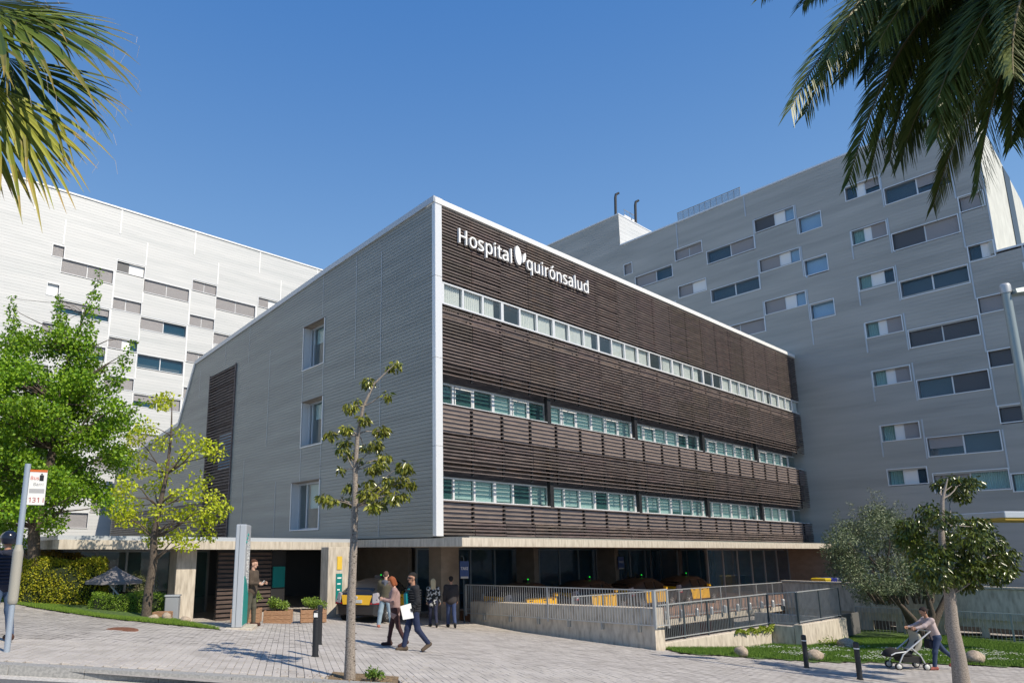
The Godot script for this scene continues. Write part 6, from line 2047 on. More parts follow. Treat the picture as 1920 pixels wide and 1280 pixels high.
var taxi_first: Node3D
func taxi(at: Vector3, turn: float, label: String) -> void:
	if taxi_first:
		var c: Node3D = taxi_first.duplicate()
		c.name = numbered("taxi")
		add_child(c)
		c.transform = Transform3D(Basis(Vector3.UP, turn), at)
		c.set_meta("label", label)
		return
	var t := thing("taxi", label, "taxi", Transform3D(Basis(Vector3.UP, turn), at), "black and yellow taxis")
	taxi_first = t
	var blackp := plain(0.012, 0.011, 0.012, 0.25)
	blackp.clearcoat_enabled = true
	blackp.clearcoat = 0.6
	var yellow := plain(0.74, 0.42, 0.012, 0.3)
	yellow.clearcoat_enabled = true
	yellow.clearcoat = 0.5
	var st := [[0.0, 0.36, 0.72, 0.66, 0.80, 0.6], [0.06, 0.30, 0.84, 0.80, 0.98, 0.64], [0.16, 0.26, 0.93, 0.845, 1.08, 0.66], [0.5, 0.22, 0.96, 0.87, 1.22, 0.65], [1.1, 0.2, 0.96, 0.875, 1.40, 0.62], [1.8, 0.2, 0.94, 0.875, 1.49, 0.61], [2.4, 0.2, 0.93, 0.875, 1.48, 0.61], [2.95, 0.2, 0.92, 0.87, 1.30, 0.62], [3.5, 0.2, 0.91, 0.86, 0.99, 0.7], [4.1, 0.24, 0.78, 0.82, 0.82, 0.66], [4.36, 0.3, 0.62, 0.72, 0.66, 0.55], [4.45, 0.36, 0.55, 0.58, 0.57, 0.45]]
	part("body", taxi_shape(st).mesh(), blackp, t)
	# yellow tailgate panel, plate, emblem
	var tg := MB.new()
	tg.hexa([Vector3(-0.03, 0.66, -0.52), Vector3(-0.03, 0.66, 0.52), Vector3(0.12, 0.66, 0.52), Vector3(0.12, 0.66, -0.52), Vector3(0.02, 0.99, -0.6), Vector3(0.02, 0.99, 0.6), Vector3(0.12, 0.99, 0.6), Vector3(0.12, 0.99, -0.6)])
	part("tailgate", tg.mesh(), yellow, t)
	var pl := MB.new()
	pl.box(Vector3(-0.045, 0.72, -0.24), Vector3(-0.02, 0.83, 0.24))
	part("number_plate", pl.mesh(), plain(0.55, 0.56, 0.55), t)
	var pb := MB.new()
	pb.box(Vector3(-0.049, 0.72, -0.24), Vector3(-0.046, 0.83, -0.18))
	part("plate_band", pb.mesh(), M.sign_blue, t)
	var em := MB.new()
	em.lathe([Vector2(0.001, 0.02), Vector2(0.05, 0.018), Vector2(0.06, 0.0)], Vector3.ZERO, 14)
	part("emblem", em.mesh(), M.steel_light, t, Transform3D(Basis(Vector3.BACK, PI / 2), Vector3(-0.018, 0.90, 0)))
	var rg := MB.new()
	rg.hexa([Vector3(0.055, 1.0, -0.56), Vector3(0.055, 1.0, 0.56), Vector3(0.09, 1.0, 0.56), Vector3(0.09, 1.0, -0.56), Vector3(0.42, 1.23, -0.56), Vector3(0.42, 1.23, 0.56), Vector3(0.46, 1.20, 0.56), Vector3(0.46, 1.20, -0.56)])
	part("rear_window", rg.mesh(), plain(0.006, 0.007, 0.008, 0.08), t)
	var bump := MB.new()
	bump.hexa([Vector3(-0.05, 0.32, -0.68), Vector3(-0.05, 0.32, 0.68), Vector3(0.15, 0.28, 0.87), Vector3(0.15, 0.28, -0.87), Vector3(-0.06, 0.6, -0.7), Vector3(-0.06, 0.6, 0.7), Vector3(0.15, 0.62, 0.87), Vector3(0.15, 0.62, -0.87)])
	part("bumper", bump.mesh(), blackp, t)
	for s in [-1.0, 1.0]:
		var lm := MB.new()
		lm.hexa([Vector3(-0.01, 0.72, s * 0.64), Vector3(0.06, 0.72, s * 0.85), Vector3(0.22, 0.78, s * 0.875), Vector3(0.05, 0.72, s * 0.55), Vector3(0.03, 1.05, s * 0.64), Vector3(0.1, 1.08, s * 0.76), Vector3(0.24, 1.1, s * 0.78), Vector3(0.1, 1.05, s * 0.6)])
		part("tail_light", lm.mesh(), plain(0.33, 0.31, 0.33, 0.15), t)
		var lr := MB.new()
		lr.hexa([Vector3(-0.02, 0.68, s * 0.56), Vector3(0.05, 0.68, s * 0.85), Vector3(0.2, 0.7, s * 0.88), Vector3(0.05, 0.68, s * 0.55), Vector3(-0.014, 0.735, s * 0.56), Vector3(0.056, 0.735, s * 0.857), Vector3(0.21, 0.75, s * 0.882), Vector3(0.05, 0.735, s * 0.55)])
		part("brake_light", lr.mesh(), plain(0.30, 0.015, 0.02, 0.2), t)
		for d in [[1.22, 2.06], [2.1, 3.05]]:
			var dm := MB.new()
			var x0: float = d[0]
			var x1: float = d[1]
			dm.hexa([Vector3(x0, 0.30, s * 0.86), Vector3(x1, 0.30, s * 0.86), Vector3(x1, 0.32, s * 0.892), Vector3(x0, 0.32, s * 0.892), Vector3(x0 - (0.2 if x0 < 2.0 else 0.0), 0.93, s * 0.84), Vector3(x1, 0.92, s * 0.84), Vector3(x1, 0.90, s * 0.885), Vector3(x0 - (0.18 if x0 < 2.0 else 0.0), 0.90, s * 0.885)])
			var door := part("door", dm.mesh(), yellow, t)
			var hm := MB.new()
			hm.box(Vector3(x0 + 0.05, 0.78, s * 0.885 - 0.012), Vector3(x0 + 0.25, 0.81, s * 0.885 + 0.012))
			part("handle", hm.mesh(), blackp, door)
			var gm := MB.new()
			gm.hexa([Vector3(x0 + 0.02, 0.96, s * 0.83), Vector3(x1 - 0.05, 0.95, s * 0.83), Vector3(x1 - 0.05, 0.95, s * 0.875), Vector3(x0 + 0.02, 0.96, s * 0.875), Vector3(x0 + 0.1, 1.32, s * 0.66), Vector3(x1 - (0.45 if x0 > 2.0 else 0.05), 1.34, s * 0.66), Vector3(x1 - (0.45 if x0 > 2.0 else 0.05), 1.34, s * 0.715), Vector3(x0 + 0.1, 1.32, s * 0.715)])
			part("side_window", gm.mesh(), plain(0.008, 0.01, 0.011, 0.08), t)
		var mir := MB.new()
		mir.cbox(Vector3(2.75, 0.95, s * 0.98 - 0.09), Vector3(2.9, 1.09, s * 0.98 + 0.09), 0.02)
		part("mirror", mir.mesh(), yellow, t)
		for x in [0.82, 3.52]:
			var wh := Node3D.new()
			wh.name = "wheel"
			wh.transform = Transform3D(Basis(Vector3.RIGHT, PI / 2 * s), Vector3(x, 0.315, s * 0.78))
			t.add_child(wh, true)
			var ty := MB.new()
			ty.lathe([Vector2(0.2, -0.1), Vector2(0.29, -0.1), Vector2(0.315, -0.07), Vector2(0.315, 0.07), Vector2(0.29, 0.112), Vector2(0.205, 0.112)], Vector3.ZERO, 24)
			part("tyre", ty.mesh(), plain(0.016, 0.016, 0.017, 0.9), wh)
			var ri := MB.new()
			ri.lathe([Vector2(0.215, 0.105), Vector2(0.2, 0.114), Vector2(0.19, 0.09)], Vector3.ZERO, 20)
			for k in 10:
				var a := TAU * k / 10.0
				ri.bar(Vector3(0, 0.1, 0), Vector3(cos(a) * 0.2, 0.1, sin(a) * 0.2), 0.035, 0.02)
			ri.lathe([Vector2(0.05, 0.1), Vector2(0.045, 0.125), Vector2(0.001, 0.126)], Vector3.ZERO, 10)
			part("rim", ri.mesh(), plain(0.42, 0.43, 0.44, 0.3, 0.7), wh)
	var rl := MB.new()
	rl.cbox(Vector3(2.0, 1.5, -0.16), Vector3(2.16, 1.62, 0.16), 0.02)
	part("roof_sign", rl.mesh(), M.black, t)
	var gl := MB.new()
	gl.lathe([Vector2(0.03, 0.0), Vector2(0.03, 0.04), Vector2(0.001, 0.055)], Vector3(2.08, 1.62, 0.1), 8)
	var green := plain(0.02, 0.35, 0.04, 0.3)
	green.emission_enabled = true
	green.emission = Color(0.1, 0.9, 0.2)
	green.emission_energy_multiplier = 0.9
	part("green_lamp", gl.mesh(), green, t)

func build_vehicles() -> void:
	taxi(Vector3(-2.42, ground(-2.4, -25.2) - 0.03, -24.8), 1.24, "black and yellow taxi at the entrance beside the man in jeans")
	var labs := ["black and yellow taxi parked behind the parapet nearest the entrance", "second parked taxi from the entrance behind the long railing", "third parked taxi from the entrance behind the long railing", "last parked taxi at the end of the row farthest from the entrance"]
	for k in 4:
		taxi(P([4.15, 8.55, 12.95, 17.4][k], -1.25, -1.15), TURN, labs[k])
	# pushchair
	var t := thing("pushchair", "light-framed pushchair with a black seat and pale hood pushed along the path", "pushchair", Transform3D(Basis(Vector3.UP, -PI / 2 - 0.1), Vector3(13.82, ground(13.8, -19.9), -19.9)))
	# own frame: front is +z
	for w in [[-0.25, 0.36], [0.25, 0.36], [-0.25, -0.38], [0.25, -0.38]]:
		var wn := Node3D.new()
		wn.name = "wheel"
		wn.transform = Transform3D(Basis(Vector3.BACK, PI / 2), Vector3(w[0], 0.1, w[1]))
		t.add_child(wn, true)
		var a := MB.new()
		a.lathe([Vector2(0.07, -0.025), Vector2(0.1, -0.022), Vector2(0.1, 0.022), Vector2(0.07, 0.025)], Vector3.ZERO, 16)
		part("tyre", a.mesh(), M.black, wn)
		var b := MB.new()
		b.lathe([Vector2(0.001, -0.03), Vector2(0.07, -0.028), Vector2(0.07, 0.028), Vector2(0.001, 0.03)], Vector3.ZERO, 14)
		part("hub", b.mesh(), plain(0.55, 0.55, 0.53, 0.4), wn)
	var fr := MB.new()
	for s in [-0.24, 0.24]:
		fr.tube([Vector3(s, 0.12, 0.36), Vector3(s, 0.42, 0.2), Vector3(s, 0.62, -0.05), Vector3(s, 1.0, -0.52), Vector3(s, 1.06, -0.6)], [0.018, 0.02, 0.022, 0.02, 0.02], 8)
		fr.tube([Vector3(s, 0.12, -0.38), Vector3(s, 0.4, -0.26), Vector3(s, 0.6, -0.05)], [0.018, 0.018, 0.018], 8)
		fr.tube([Vector3(s, 0.5, 0.1), Vector3(s, 0.46, 0.4), Vector3(s, 0.4, 0.52)], [0.018, 0.018, 0.018], 8)
	fr.tube([Vector3(-0.24, 1.06, -0.6), Vector3(0.24, 1.06, -0.6)], [0.02, 0.02], 8)
	fr.tube([Vector3(-0.24, 0.14, -0.36), Vector3(0.24, 0.14, -0.36)], [0.014, 0.014], 6)
	part("frame", fr.mesh(), plain(0.62, 0.63, 0.63, 0.35, 0.4), t)
	var se := MB.new()
	var rings := []
	for k in 7:
		var q: Array = [[0.36, 0.58, 0.03, 0.16], [0.42, 0.5, 0.1, 0.2], [0.46, 0.34, 0.14, 0.22], [0.42, 0.12, 0.1, 0.22], [0.42, -0.05, 0.08, 0.22], [0.62, -0.16, 0.07, 0.22], [0.88, -0.28, 0.05, 0.2]][k]
		var ring := []
		for j in 10:
			var a := TAU * j / 10.0
			ring.append(Vector3(cos(a) * q[3], q[0] + sin(a) * q[2], q[1] + sin(a) * q[2] * (0.2 if k < 4 else -0.8)))
		rings.append(ring)
	se.loft(rings)
	part("seat", se.mesh(), plain(0.015, 0.015, 0.017, 0.9), t)
	var ho := MB.new()
	var r2 := []
	for k in 6:
		var q: Array = [[0.5, -0.12, 0.2], [0.58, -0.22, 0.235], [0.72, -0.3, 0.24], [0.88, -0.33, 0.235], [1.02, -0.28, 0.21], [1.06, -0.2, 0.14]][k]
		var ring := []
		for j in 10:
			var a := TAU * j / 10.0
			ring.append(Vector3(cos(a) * q[2], q[0] + sin(a) * 0.05, q[1] + sin(a) * 0.11))
		r2.append(ring)
	ho.loft(r2)
	part("hood", ho.mesh(), plain(0.34, 0.33, 0.28, 0.9), t)
	var ba := MB.new()
	ba.hexa([Vector3(-0.2, 0.2, -0.3), Vector3(0.2, 0.2, -0.3), Vector3(0.2, 0.2, 0.2), Vector3(-0.2, 0.2, 0.2), Vector3(-0.23, 0.36, -0.32), Vector3(0.23, 0.36, -0.32), Vector3(0.23, 0.36, 0.24), Vector3(-0.23, 0.36, 0.24)])
	part("basket", ba.mesh(), plain(0.03, 0.03, 0.03, 0.9), t)
	var bg := thing("shoulder_bag", "dark navy bag hanging from the pushchair handle", "bag", Transform3D(Basis(Vector3.UP, -PI / 2 - 0.1), Vector3(13.82, ground(13.8, -19.9), -19.9)))
	var bm := MB.new()
	bm.cbox(Vector3(-0.16, 0.58, -0.74), Vector3(0.16, 0.82, -0.6), 0.04)
	part("pouch", bm.mesh(), plain(0.016, 0.018, 0.035, 0.8), bg)
	var bs := MB.new()
	bs.tube([Vector3(-0.14, 0.8, -0.66), Vector3(-0.1, 1.07, -0.61), Vector3(0.1, 1.07, -0.61), Vector3(0.14, 0.8, -0.66)], [0.012, 0.012, 0.012, 0.012], 5)
	part("strap", bs.mesh(), plain(0.016, 0.018, 0.035, 0.8), bg)

# ---------------------------------------------------------------- people
# skin over tapered bones: [a, b, ra, rb]; smooth union, meshed as surface nets
func skin(mb: MB, bones: Array, cell: float, blend: float, cut = null) -> void:
	var lo := Vector3(1e9, 1e9, 1e9)
	var hi := -lo
	for b in bones:
		for e in [[b[0], b[2]], [b[1], b[3]]]:
			var r: Vector3 = Vector3.ONE * (e[1] + cell * 2.0 + blend * 0.3)
			lo = lo.min(e[0] - r)
			hi = hi.max(e[0] + r)
	var nx := int((hi.x - lo.x) / cell) + 2
	var ny := int((hi.y - lo.y) / cell) + 2
	var nz := int((hi.z - lo.z) / cell) + 2
	var f := PackedFloat32Array()
	f.resize(nx * ny * nz)
	f.fill(1.0)
	for b in bones:
		var a: Vector3 = b[0]
		var q: Vector3 = b[1]
		var ra: float = b[2]
		var rb: float = b[3]
		var pad: float = maxf(ra, rb) + cell * 2.0 + blend
		var l := ((a.min(q) - Vector3.ONE * pad - lo) / cell).floor()
		var h := ((a.max(q) + Vector3.ONE * pad - lo) / cell).ceil()
		var d := q - a
		var inv := 1.0 / maxf(d.length_squared(), 1e-6)
		for iz in range(maxi(0, int(l.z)), mini(nz, int(h.z) + 1)):
			for iy in range(maxi(0, int(l.y)), mini(ny, int(h.y) + 1)):
				var row := (iz * ny + iy) * nx
				for ix in range(maxi(0, int(l.x)), mini(nx, int(h.x) + 1)):
					var p := lo + Vector3(ix, iy, iz) * cell
					var t := clampf((p - a).dot(d) * inv, 0.0, 1.0)
					var v := p.distance_to(a + d * t) - lerpf(ra, rb, t)
					var w := f[row + ix]
					var s := maxf(blend - absf(v - w), 0.0) / blend
					f[row + ix] = minf(v, w) - s * s * blend * 0.25
	if cut != null:
		for iz in nz:
			for iy in ny:
				for ix in nx:
					var k := (iz * ny + iy) * nx + ix
					if f[k] < 0.1:
						f[k] = maxf(f[k], cut.call(lo + Vector3(ix, iy, iz) * cell))
	var ids := PackedInt32Array()
	ids.resize(nx * ny * nz)
	ids.fill(-1)
	var offs := [0, 1, nx, nx + 1, nx * ny, nx * ny + 1, nx * ny + nx, nx * ny + nx + 1]
	var corner := [Vector3(0, 0, 0), Vector3(1, 0, 0), Vector3(0, 1, 0), Vector3(1, 1, 0), Vector3(0, 0, 1), Vector3(1, 0, 1), Vector3(0, 1, 1), Vector3(1, 1, 1)]
	var edges := [[0, 1], [2, 3], [4, 5], [6, 7], [0, 2], [1, 3], [4, 6], [5, 7], [0, 4], [1, 5], [2, 6], [3, 7]]
	for iz in nz - 1:
		for iy in ny - 1:
			var row := (iz * ny + iy) * nx
			for ix in nx - 1:
				var k := row + ix
				var neg := 0
				for c in 8:
					if f[k + offs[c]] < 0.0:
						neg += 1
				if neg == 0 or neg == 8:
					continue
				var sum := Vector3.ZERO
				var n := 0
				for e in edges:
					var a: float = f[k + offs[e[0]]]
					var b: float = f[k + offs[e[1]]]
					if (a < 0.0) != (b < 0.0):
						sum += corner[e[0]].lerp(corner[e[1]], a / (a - b))
						n += 1
				ids[k] = mb.v.size()
				mb.v.push_back(lo + (Vector3(ix, iy, iz) + sum / n) * cell)
				var gr := Vector3(f[k + 1] - f[k], f[k + nx] - f[k], f[k + nx * ny] - f[k]) + Vector3(f[k + offs[7]] - f[k + offs[6]], f[k + offs[7]] - f[k + offs[5]], f[k + offs[7]] - f[k + offs[3]])
				mb.n.push_back(gr.normalized())
				mb.c.push_back(mb.col)
				mb.uv.push_back(Vector2.ZERO)
	for iz in range(1, nz - 1):
		for iy in range(1, ny - 1):
			for ix in range(1, nx - 1):
				var k := (iz * ny + iy) * nx + ix
				var s := f[k] < 0.0
				for ax in 3:
					var st: int = [1, nx, nx * ny][ax]
					if s == (f[k + st] < 0.0):
						continue
					var u: int = [nx, nx * ny, 1][ax]
					var w: int = [nx * ny, 1, nx][ax]
					var q0 := ids[k - u - w]
					var q1 := ids[k - w]
					var q2 := ids[k]
					var q3 := ids[k - u]
					if q0 < 0 or q1 < 0 or q2 < 0 or q3 < 0:
						continue
					if s:
						mb.i.append_array(PackedInt32Array([q0, q2, q1, q0, q3, q2]))
					else:
						mb.i.append_array(PackedInt32Array([q0, q1, q2, q0, q2, q3]))

# pose keys: lean, head (pitch), nod (turn), arms [[forward, out, bend, inward] left, right], legs [[thigh, knee, out] left, right]
func person(label: String, at: Vector3, turn: float, tall: float, pose: Dictionary, look: Dictionary) -> Node3D:
	var k := tall / 1.75
	var lean: float = pose.get("lean", 0.0)
	var up := Vector3(0, cos(lean), sin(lean))
	var fwd := Vector3(0, -sin(lean), cos(lean))
	var pelvis := Vector3(0, 0.95, 0)
	var chest := pelvis + up * 0.36
	var neck := pelvis + up * 0.54
	var hp: float = pose.get("head", 0.0)
	var ht: float = pose.get("nod", 0.0)
	var hb := Basis(Vector3.UP, ht) * Basis(Vector3.RIGHT, lean * 0.5 + hp)
	var head := neck + up * 0.09 + hb * Vector3(0, 0.10, 0.02)
	var legs := []
	var low := 1e9
	for s in 2:
		var g: Array = pose.legs[s]
		var sx := 1.0 if s == 0 else -1.0
		var hip := pelvis + Vector3(sx * 0.09, -0.03, 0)
		var od := Vector3(sx * sin(g[2]), 0, 0)
		var kn := hip + (Vector3(0, -cos(g[0]), sin(g[0])) + od).normalized() * 0.43
		var an := kn + (Vector3(0, -cos(g[0] - g[1]), sin(g[0] - g[1])) + od * 0.8).normalized() * 0.42
		var pitch: float = (g[0] - g[1]) * 0.75 if g[0] - g[1] < -0.25 else (0.0 if g[0] - g[1] < 0.25 else 0.3)
		var fd := Vector3(sx * 0.12, sin(pitch), cos(pitch)).normalized()
		var heel := an + Vector3(0, -0.045, 0) - fd * 0.05
		var toe := an + Vector3(0, -0.055, 0) + fd * 0.17
		legs.append([hip, kn, an, heel, toe])
		low = minf(low, minf(heel.y, toe.y) - 0.042)
	var arms := []
	for s in 2:
		var g: Array = pose.arms[s]
		var sx := 1.0 if s == 0 else -1.0
		var sh := pelvis + up * 0.48 + Vector3(sx * 0.185, 0, 0)
		var el := sh + Vector3(sx * sin(g[1]), -cos(g[0]) * cos(g[1]), sin(g[0]) * cos(g[1])) * 0.28
		var fa: float = g[0] + g[2]
		var fdir := Vector3(-sx * sin(g[3]), -cos(fa) * cos(g[3]), sin(fa) * cos(g[3]))
		var wr := el + fdir * 0.245
		arms.append([sh, el, wr, fdir, sx])
	# to feet on the ground, and to size
	var o := Vector3(0, -low, 0)
	var mv := func(p: Vector3) -> Vector3: return (p + o) * k
	pelvis = mv.call(pelvis); chest = mv.call(chest); neck = mv.call(neck); head = mv.call(head)
	for l in legs:
		for j in 5:
			l[j] = mv.call(l[j])
	for a in arms:
		for j in 3:
			a[j] = mv.call(a[j])
	var t := thing("person", label, "person", Transform3D(Basis(Vector3.UP, turn), at))
	var skin_m: Material = look.skin
	# body: one skin from head to feet
	var body := MB.new()
	var bones := [[pelvis + Vector3(0.05, 0, 0) * k, pelvis - Vector3(0.05, 0, 0) * k, 0.11 * k, 0.11 * k], [pelvis, chest, 0.115 * k, 0.12 * k], [chest, neck, 0.12 * k, 0.05 * k], [arms[0][0], arms[1][0], 0.055 * k, 0.055 * k]]
	for l in legs:
		bones.append([l[0], l[1], 0.08 * k, 0.055 * k])
		bones.append([l[1], l[2], 0.052 * k, 0.038 * k])
		bones.append([l[3], l[4], 0.04 * k, 0.03 * k])
	for a in arms:
		bones.append([a[0], a[1], 0.048 * k, 0.038 * k])
		bones.append([a[1], a[2], 0.038 * k, 0.028 * k])
	skin(body, bones, 0.03 * k, 0.05 * k)
	# head with jaw, nose, ears; neck
	var at_h := func(x: float, y: float, z: float) -> Vector3: return head + hb * (Vector3(x, y, z) * k)
	skin(body, [[at_h.call(0, 0.035, -0.02), at_h.call(0, 0.03, 0.015), 0.086 * k, 0.08 * k], [at_h.call(0, -0.02, 0.01), at_h.call(0, -0.075, 0.045), 0.07 * k, 0.042 * k], [at_h.call(0, 0.005, 0.085), at_h.call(0, -0.028, 0.104), 0.011 * k, 0.016 * k], [at_h.call(0.082, 0.0, -0.01), at_h.call(0.086, -0.035, -0.005), 0.018 * k, 0.012 * k], [at_h.call(-0.082, 0.0, -0.01), at_h.call(-0.086, -0.035, -0.005), 0.018 * k, 0.012 * k], [at_h.call(0, -0.06, -0.015), neck + Vector3(0, -0.03, 0) * k, 0.052 * k, 0.056 * k]], 0.012 * k, 0.022 * k)
	for a in arms:
		var d: Vector3 = a[3]
		var sx: float = a[4]
		var side := d.cross(Vector3(sx, 0, 0.3)).normalized() # across the knuckles
		if absf(d.y) > 0.9:
			side = Vector3(0, 0, 1)
		var palm_n := d.cross(side).normalized()
		if palm_n.dot(Vector3(-sx, 0, 0)) < 0.0 and absf(d.y) > 0.7:
			palm_n = -palm_n
		var w: Vector3 = a[2]
		var hb2 := [[w - d * 0.03 * k, w + d * 0.03 * k, 0.027 * k, 0.028 * k]]
		for j in 4:
			var x := (j - 1.5) * 0.019
			var b0 := w + (d * 0.03 + side * x) * k
			var b1 := w + (d * 0.085 + side * x * 1.05) * k
			var fl: float = [0.065, 0.075, 0.07, 0.055][j]
			var b2 := b1 + (d * 0.55 + palm_n * 0.5).normalized() * fl * 0.55 * k
			var b3 := b2 + (d * 0.1 + palm_n * 0.9).normalized() * fl * 0.45 * k
			hb2.append([b0, b1, 0.014 * k, 0.011 * k])
			hb2.append([b1, b2, 0.010 * k, 0.009 * k])
			hb2.append([b2, b3, 0.009 * k, 0.008 * k])
		hb2.append([w + (d * 0.02 + side * 0.022) * k, w + (d * 0.06 + side * 0.05 + palm_n * 0.02) * k, 0.013 * k, 0.011 * k])
		hb2.append([w + (d * 0.06 + side * 0.05 + palm_n * 0.02) * k, w + (d * 0.09 + side * 0.05 + palm_n * 0.035) * k, 0.011 * k, 0.009 * k])
		skin(body, hb2, 0.0085 * k, 0.008 * k)
	part("body", body.mesh(), skin_m, t)
	# face
	for s in [-1.0, 1.0]:
		var em := MB.new()
		em.tube([at_h.call(s * 0.024, 0.012, 0.083), at_h.call(s * 0.042, 0.012, 0.078)], [0.008 * k, 0.007 * k], 6)
		part("eye", em.mesh(), M.black, t)
	var mo := MB.new()
	mo.tube([at_h.call(-0.022, -0.062, 0.083), at_h.call(0, -0.063, 0.09), at_h.call(0.022, -0.062, 0.083)], [0.004 * k, 0.007 * k, 0.004 * k], 6)
	part("mouth", mo.mesh(), plain(0.34, 0.13, 0.11, 0.6), t)
	if look.get("glasses", false):
		var gl := MB.new()
		gl.tube([at_h.call(-0.085, 0.015, 0.0), at_h.call(-0.062, 0.013, 0.085), at_h.call(0.062, 0.013, 0.085), at_h.call(0.085, 0.015, 0.0)], [0.005, 0.018 * k, 0.018 * k, 0.005], 6)
		part("sunglasses", gl.mesh(), M.black, t)
	# top
	var bulk: float = look.get("bulk", 1.0)
	var tops := [[pelvis + Vector3(0.055, look.get("hem", -0.02), 0) * k, pelvis + Vector3(-0.055, look.get("hem", -0.02), 0) * k, 0.128 * bulk * k, 0.128 * bulk * k], [pelvis, chest, 0.135 * bulk * k, 0.15 * bulk * k], [pelvis + Vector3(0.07, 0.05, 0) * k, arms[0][0] + Vector3(-0.06, -0.1, 0) * k, 0.09 * bulk * k, 0.085 * bulk * k], [pelvis + Vector3(-0.07, 0.05, 0) * k, arms[1][0] + Vector3(0.06, -0.1, 0) * k, 0.09 * bulk * k, 0.085 * bulk * k], [chest, neck + Vector3(0, -0.035, -0.01) * k, 0.135 * bulk * k, 0.06 * k], [arms[0][0], arms[1][0], 0.072 * bulk * k, 0.072 * bulk * k]]
	for a in arms:
		tops.append([a[0], a[1], 0.07 * bulk * k, 0.056 * bulk * k])
		tops.append([a[1], a[2] - a[3] * 0.01 * k, 0.055 * bulk * k, 0.042 * bulk * k])
	var tm := MB.new()
	skin(tm, tops, 0.022 * k, 0.05 * k)
	if look.has("top_colours"):
		var nz := FastNoiseLite.new()
		nz.seed = 5
		nz.frequency = 9.0
		for j in tm.v.size():
			var v := nz.get_noise_3dv(tm.v[j])
			tm.c[j] = look.top_colours[0] if v < 0.14 else look.top_colours[1]
	part(look.get("top_name", "jacket"), tm.mesh(), look.top, t)
	if look.has("quilt"): # quilted rings round trunk and arms
		var qm := MB.new()
		for j in 9:
			var f := j / 8.0
			var cen := pelvis.lerp(neck, f * 0.86) + Vector3(0, -0.02, 0) * k
			var rx := lerpf(0.182, 0.215, sin(f * PI * 0.7)) * bulk * k
			var rz := lerpf(0.138, 0.155, f) * bulk * k
			var pts := []
			var rad := []
			for q in 17:
				var a := TAU * q / 16.0
				pts.append(cen + Vector3(cos(a) * rx * 0.93, 0, sin(a) * rz))
				rad.append(0.022 * k)
			qm.tube(pts, rad, 6, false)
		for a in arms:
			for j in 7:
				var f := j / 6.0
				var p: Vector3 = a[0].lerp(a[1], f * 2.0) if f < 0.5 else a[1].lerp(a[2], f * 2.0 - 1.0)
				var ax: Vector3 = (a[1] - a[0]).normalized() if f < 0.5 else (a[2] - a[1]).normalized()
				var s := ax.cross(Vector3(0.2, 0.1, 1)).normalized()
				var u := ax.cross(s)
				var pts := []
				var rad := []
				for q in 11:
					var an := TAU * q / 10.0
					pts.append(p + (s * cos(an) + u * sin(an)) * lerpf(0.062, 0.042, f) * bulk * k)
					rad.append(0.018 * k)
				qm.tube(pts, rad, 5, false)
		part("quilting", qm.mesh(), look.top, t)
	if look.has("shirt"):
		var sm := MB.new()
		var c0: Vector3 = chest.lerp(neck, 0.75) + fwd * 0.085 * k
		var c1: Vector3 = pelvis + Vector3(0, -0.03, 0.175 * bulk) * k
		var wdt := 0.085 * k
		var mid: Vector3 = chest + fwd * 0.192 * bulk * k
		sm.hexa([c1 - Vector3(wdt, 0, 0.1), c1 + Vector3(wdt, 0, -0.1), c1 + Vector3(wdt, 0, 0.004), c1 + Vector3(-wdt, 0, 0.004), mid - Vector3(wdt, 0, 0.1), mid + Vector3(wdt, 0, -0.1), mid + Vector3(wdt, 0, 0), mid - Vector3(wdt, 0, 0)])
		sm.hexa([mid - Vector3(wdt, 0, 0.1), mid + Vector3(wdt, 0, -0.1), mid + Vector3(wdt, 0, 0), mid - Vector3(wdt, 0, 0), c0 - Vector3(wdt * 0.6, 0, 0.08), c0 + Vector3(wdt * 0.6, 0, -0.08), c0 + Vector3(wdt * 0.6, 0, 0.02), c0 - Vector3(wdt * 0.6, 0, -0.02)])
		part("shirt", sm.mesh(), look.shirt, t)
	# trousers and shoes
	var tr := [[pelvis + Vector3(0.06, -0.02, 0) * k, pelvis + Vector3(-0.06, -0.02, 0) * k, 0.125 * k, 0.125 * k], [pelvis, pelvis + (chest - pelvis) * 0.3, 0.12 * k, 0.115 * k]]
	var lw: float = look.get("leg_width", 1.0)
	for l in legs:
		tr.append([l[0] + Vector3(0, -0.02, 0) * k, l[1], 0.098 * k, 0.072 * lw * k])
		tr.append([l[1], l[2] + Vector3(0, 0.01, 0) * k, 0.072 * lw * k, 0.06 * lw * k])
	var trm := MB.new()
	skin(trm, tr, 0.022 * k, 0.045 * k)
	part("trousers", trm.mesh(), look.trousers, t)
	for l in legs:
		var sh := MB.new()
		skin(sh, [[l[3] + Vector3(0, 0.004, 0), l[4] + Vector3(0, -0.002, 0), 0.046 * k, 0.038 * k], [l[2] + Vector3(0, look.get("boot", 0.0) * k, 0), l[3] + Vector3(0, 0.01, 0), 0.05 * k, 0.046 * k], [l[3], l[4], 0.044 * k, 0.034 * k]], 0.014 * k, 0.03 * k)
		part("shoe", sh.mesh(), look.shoes, t)
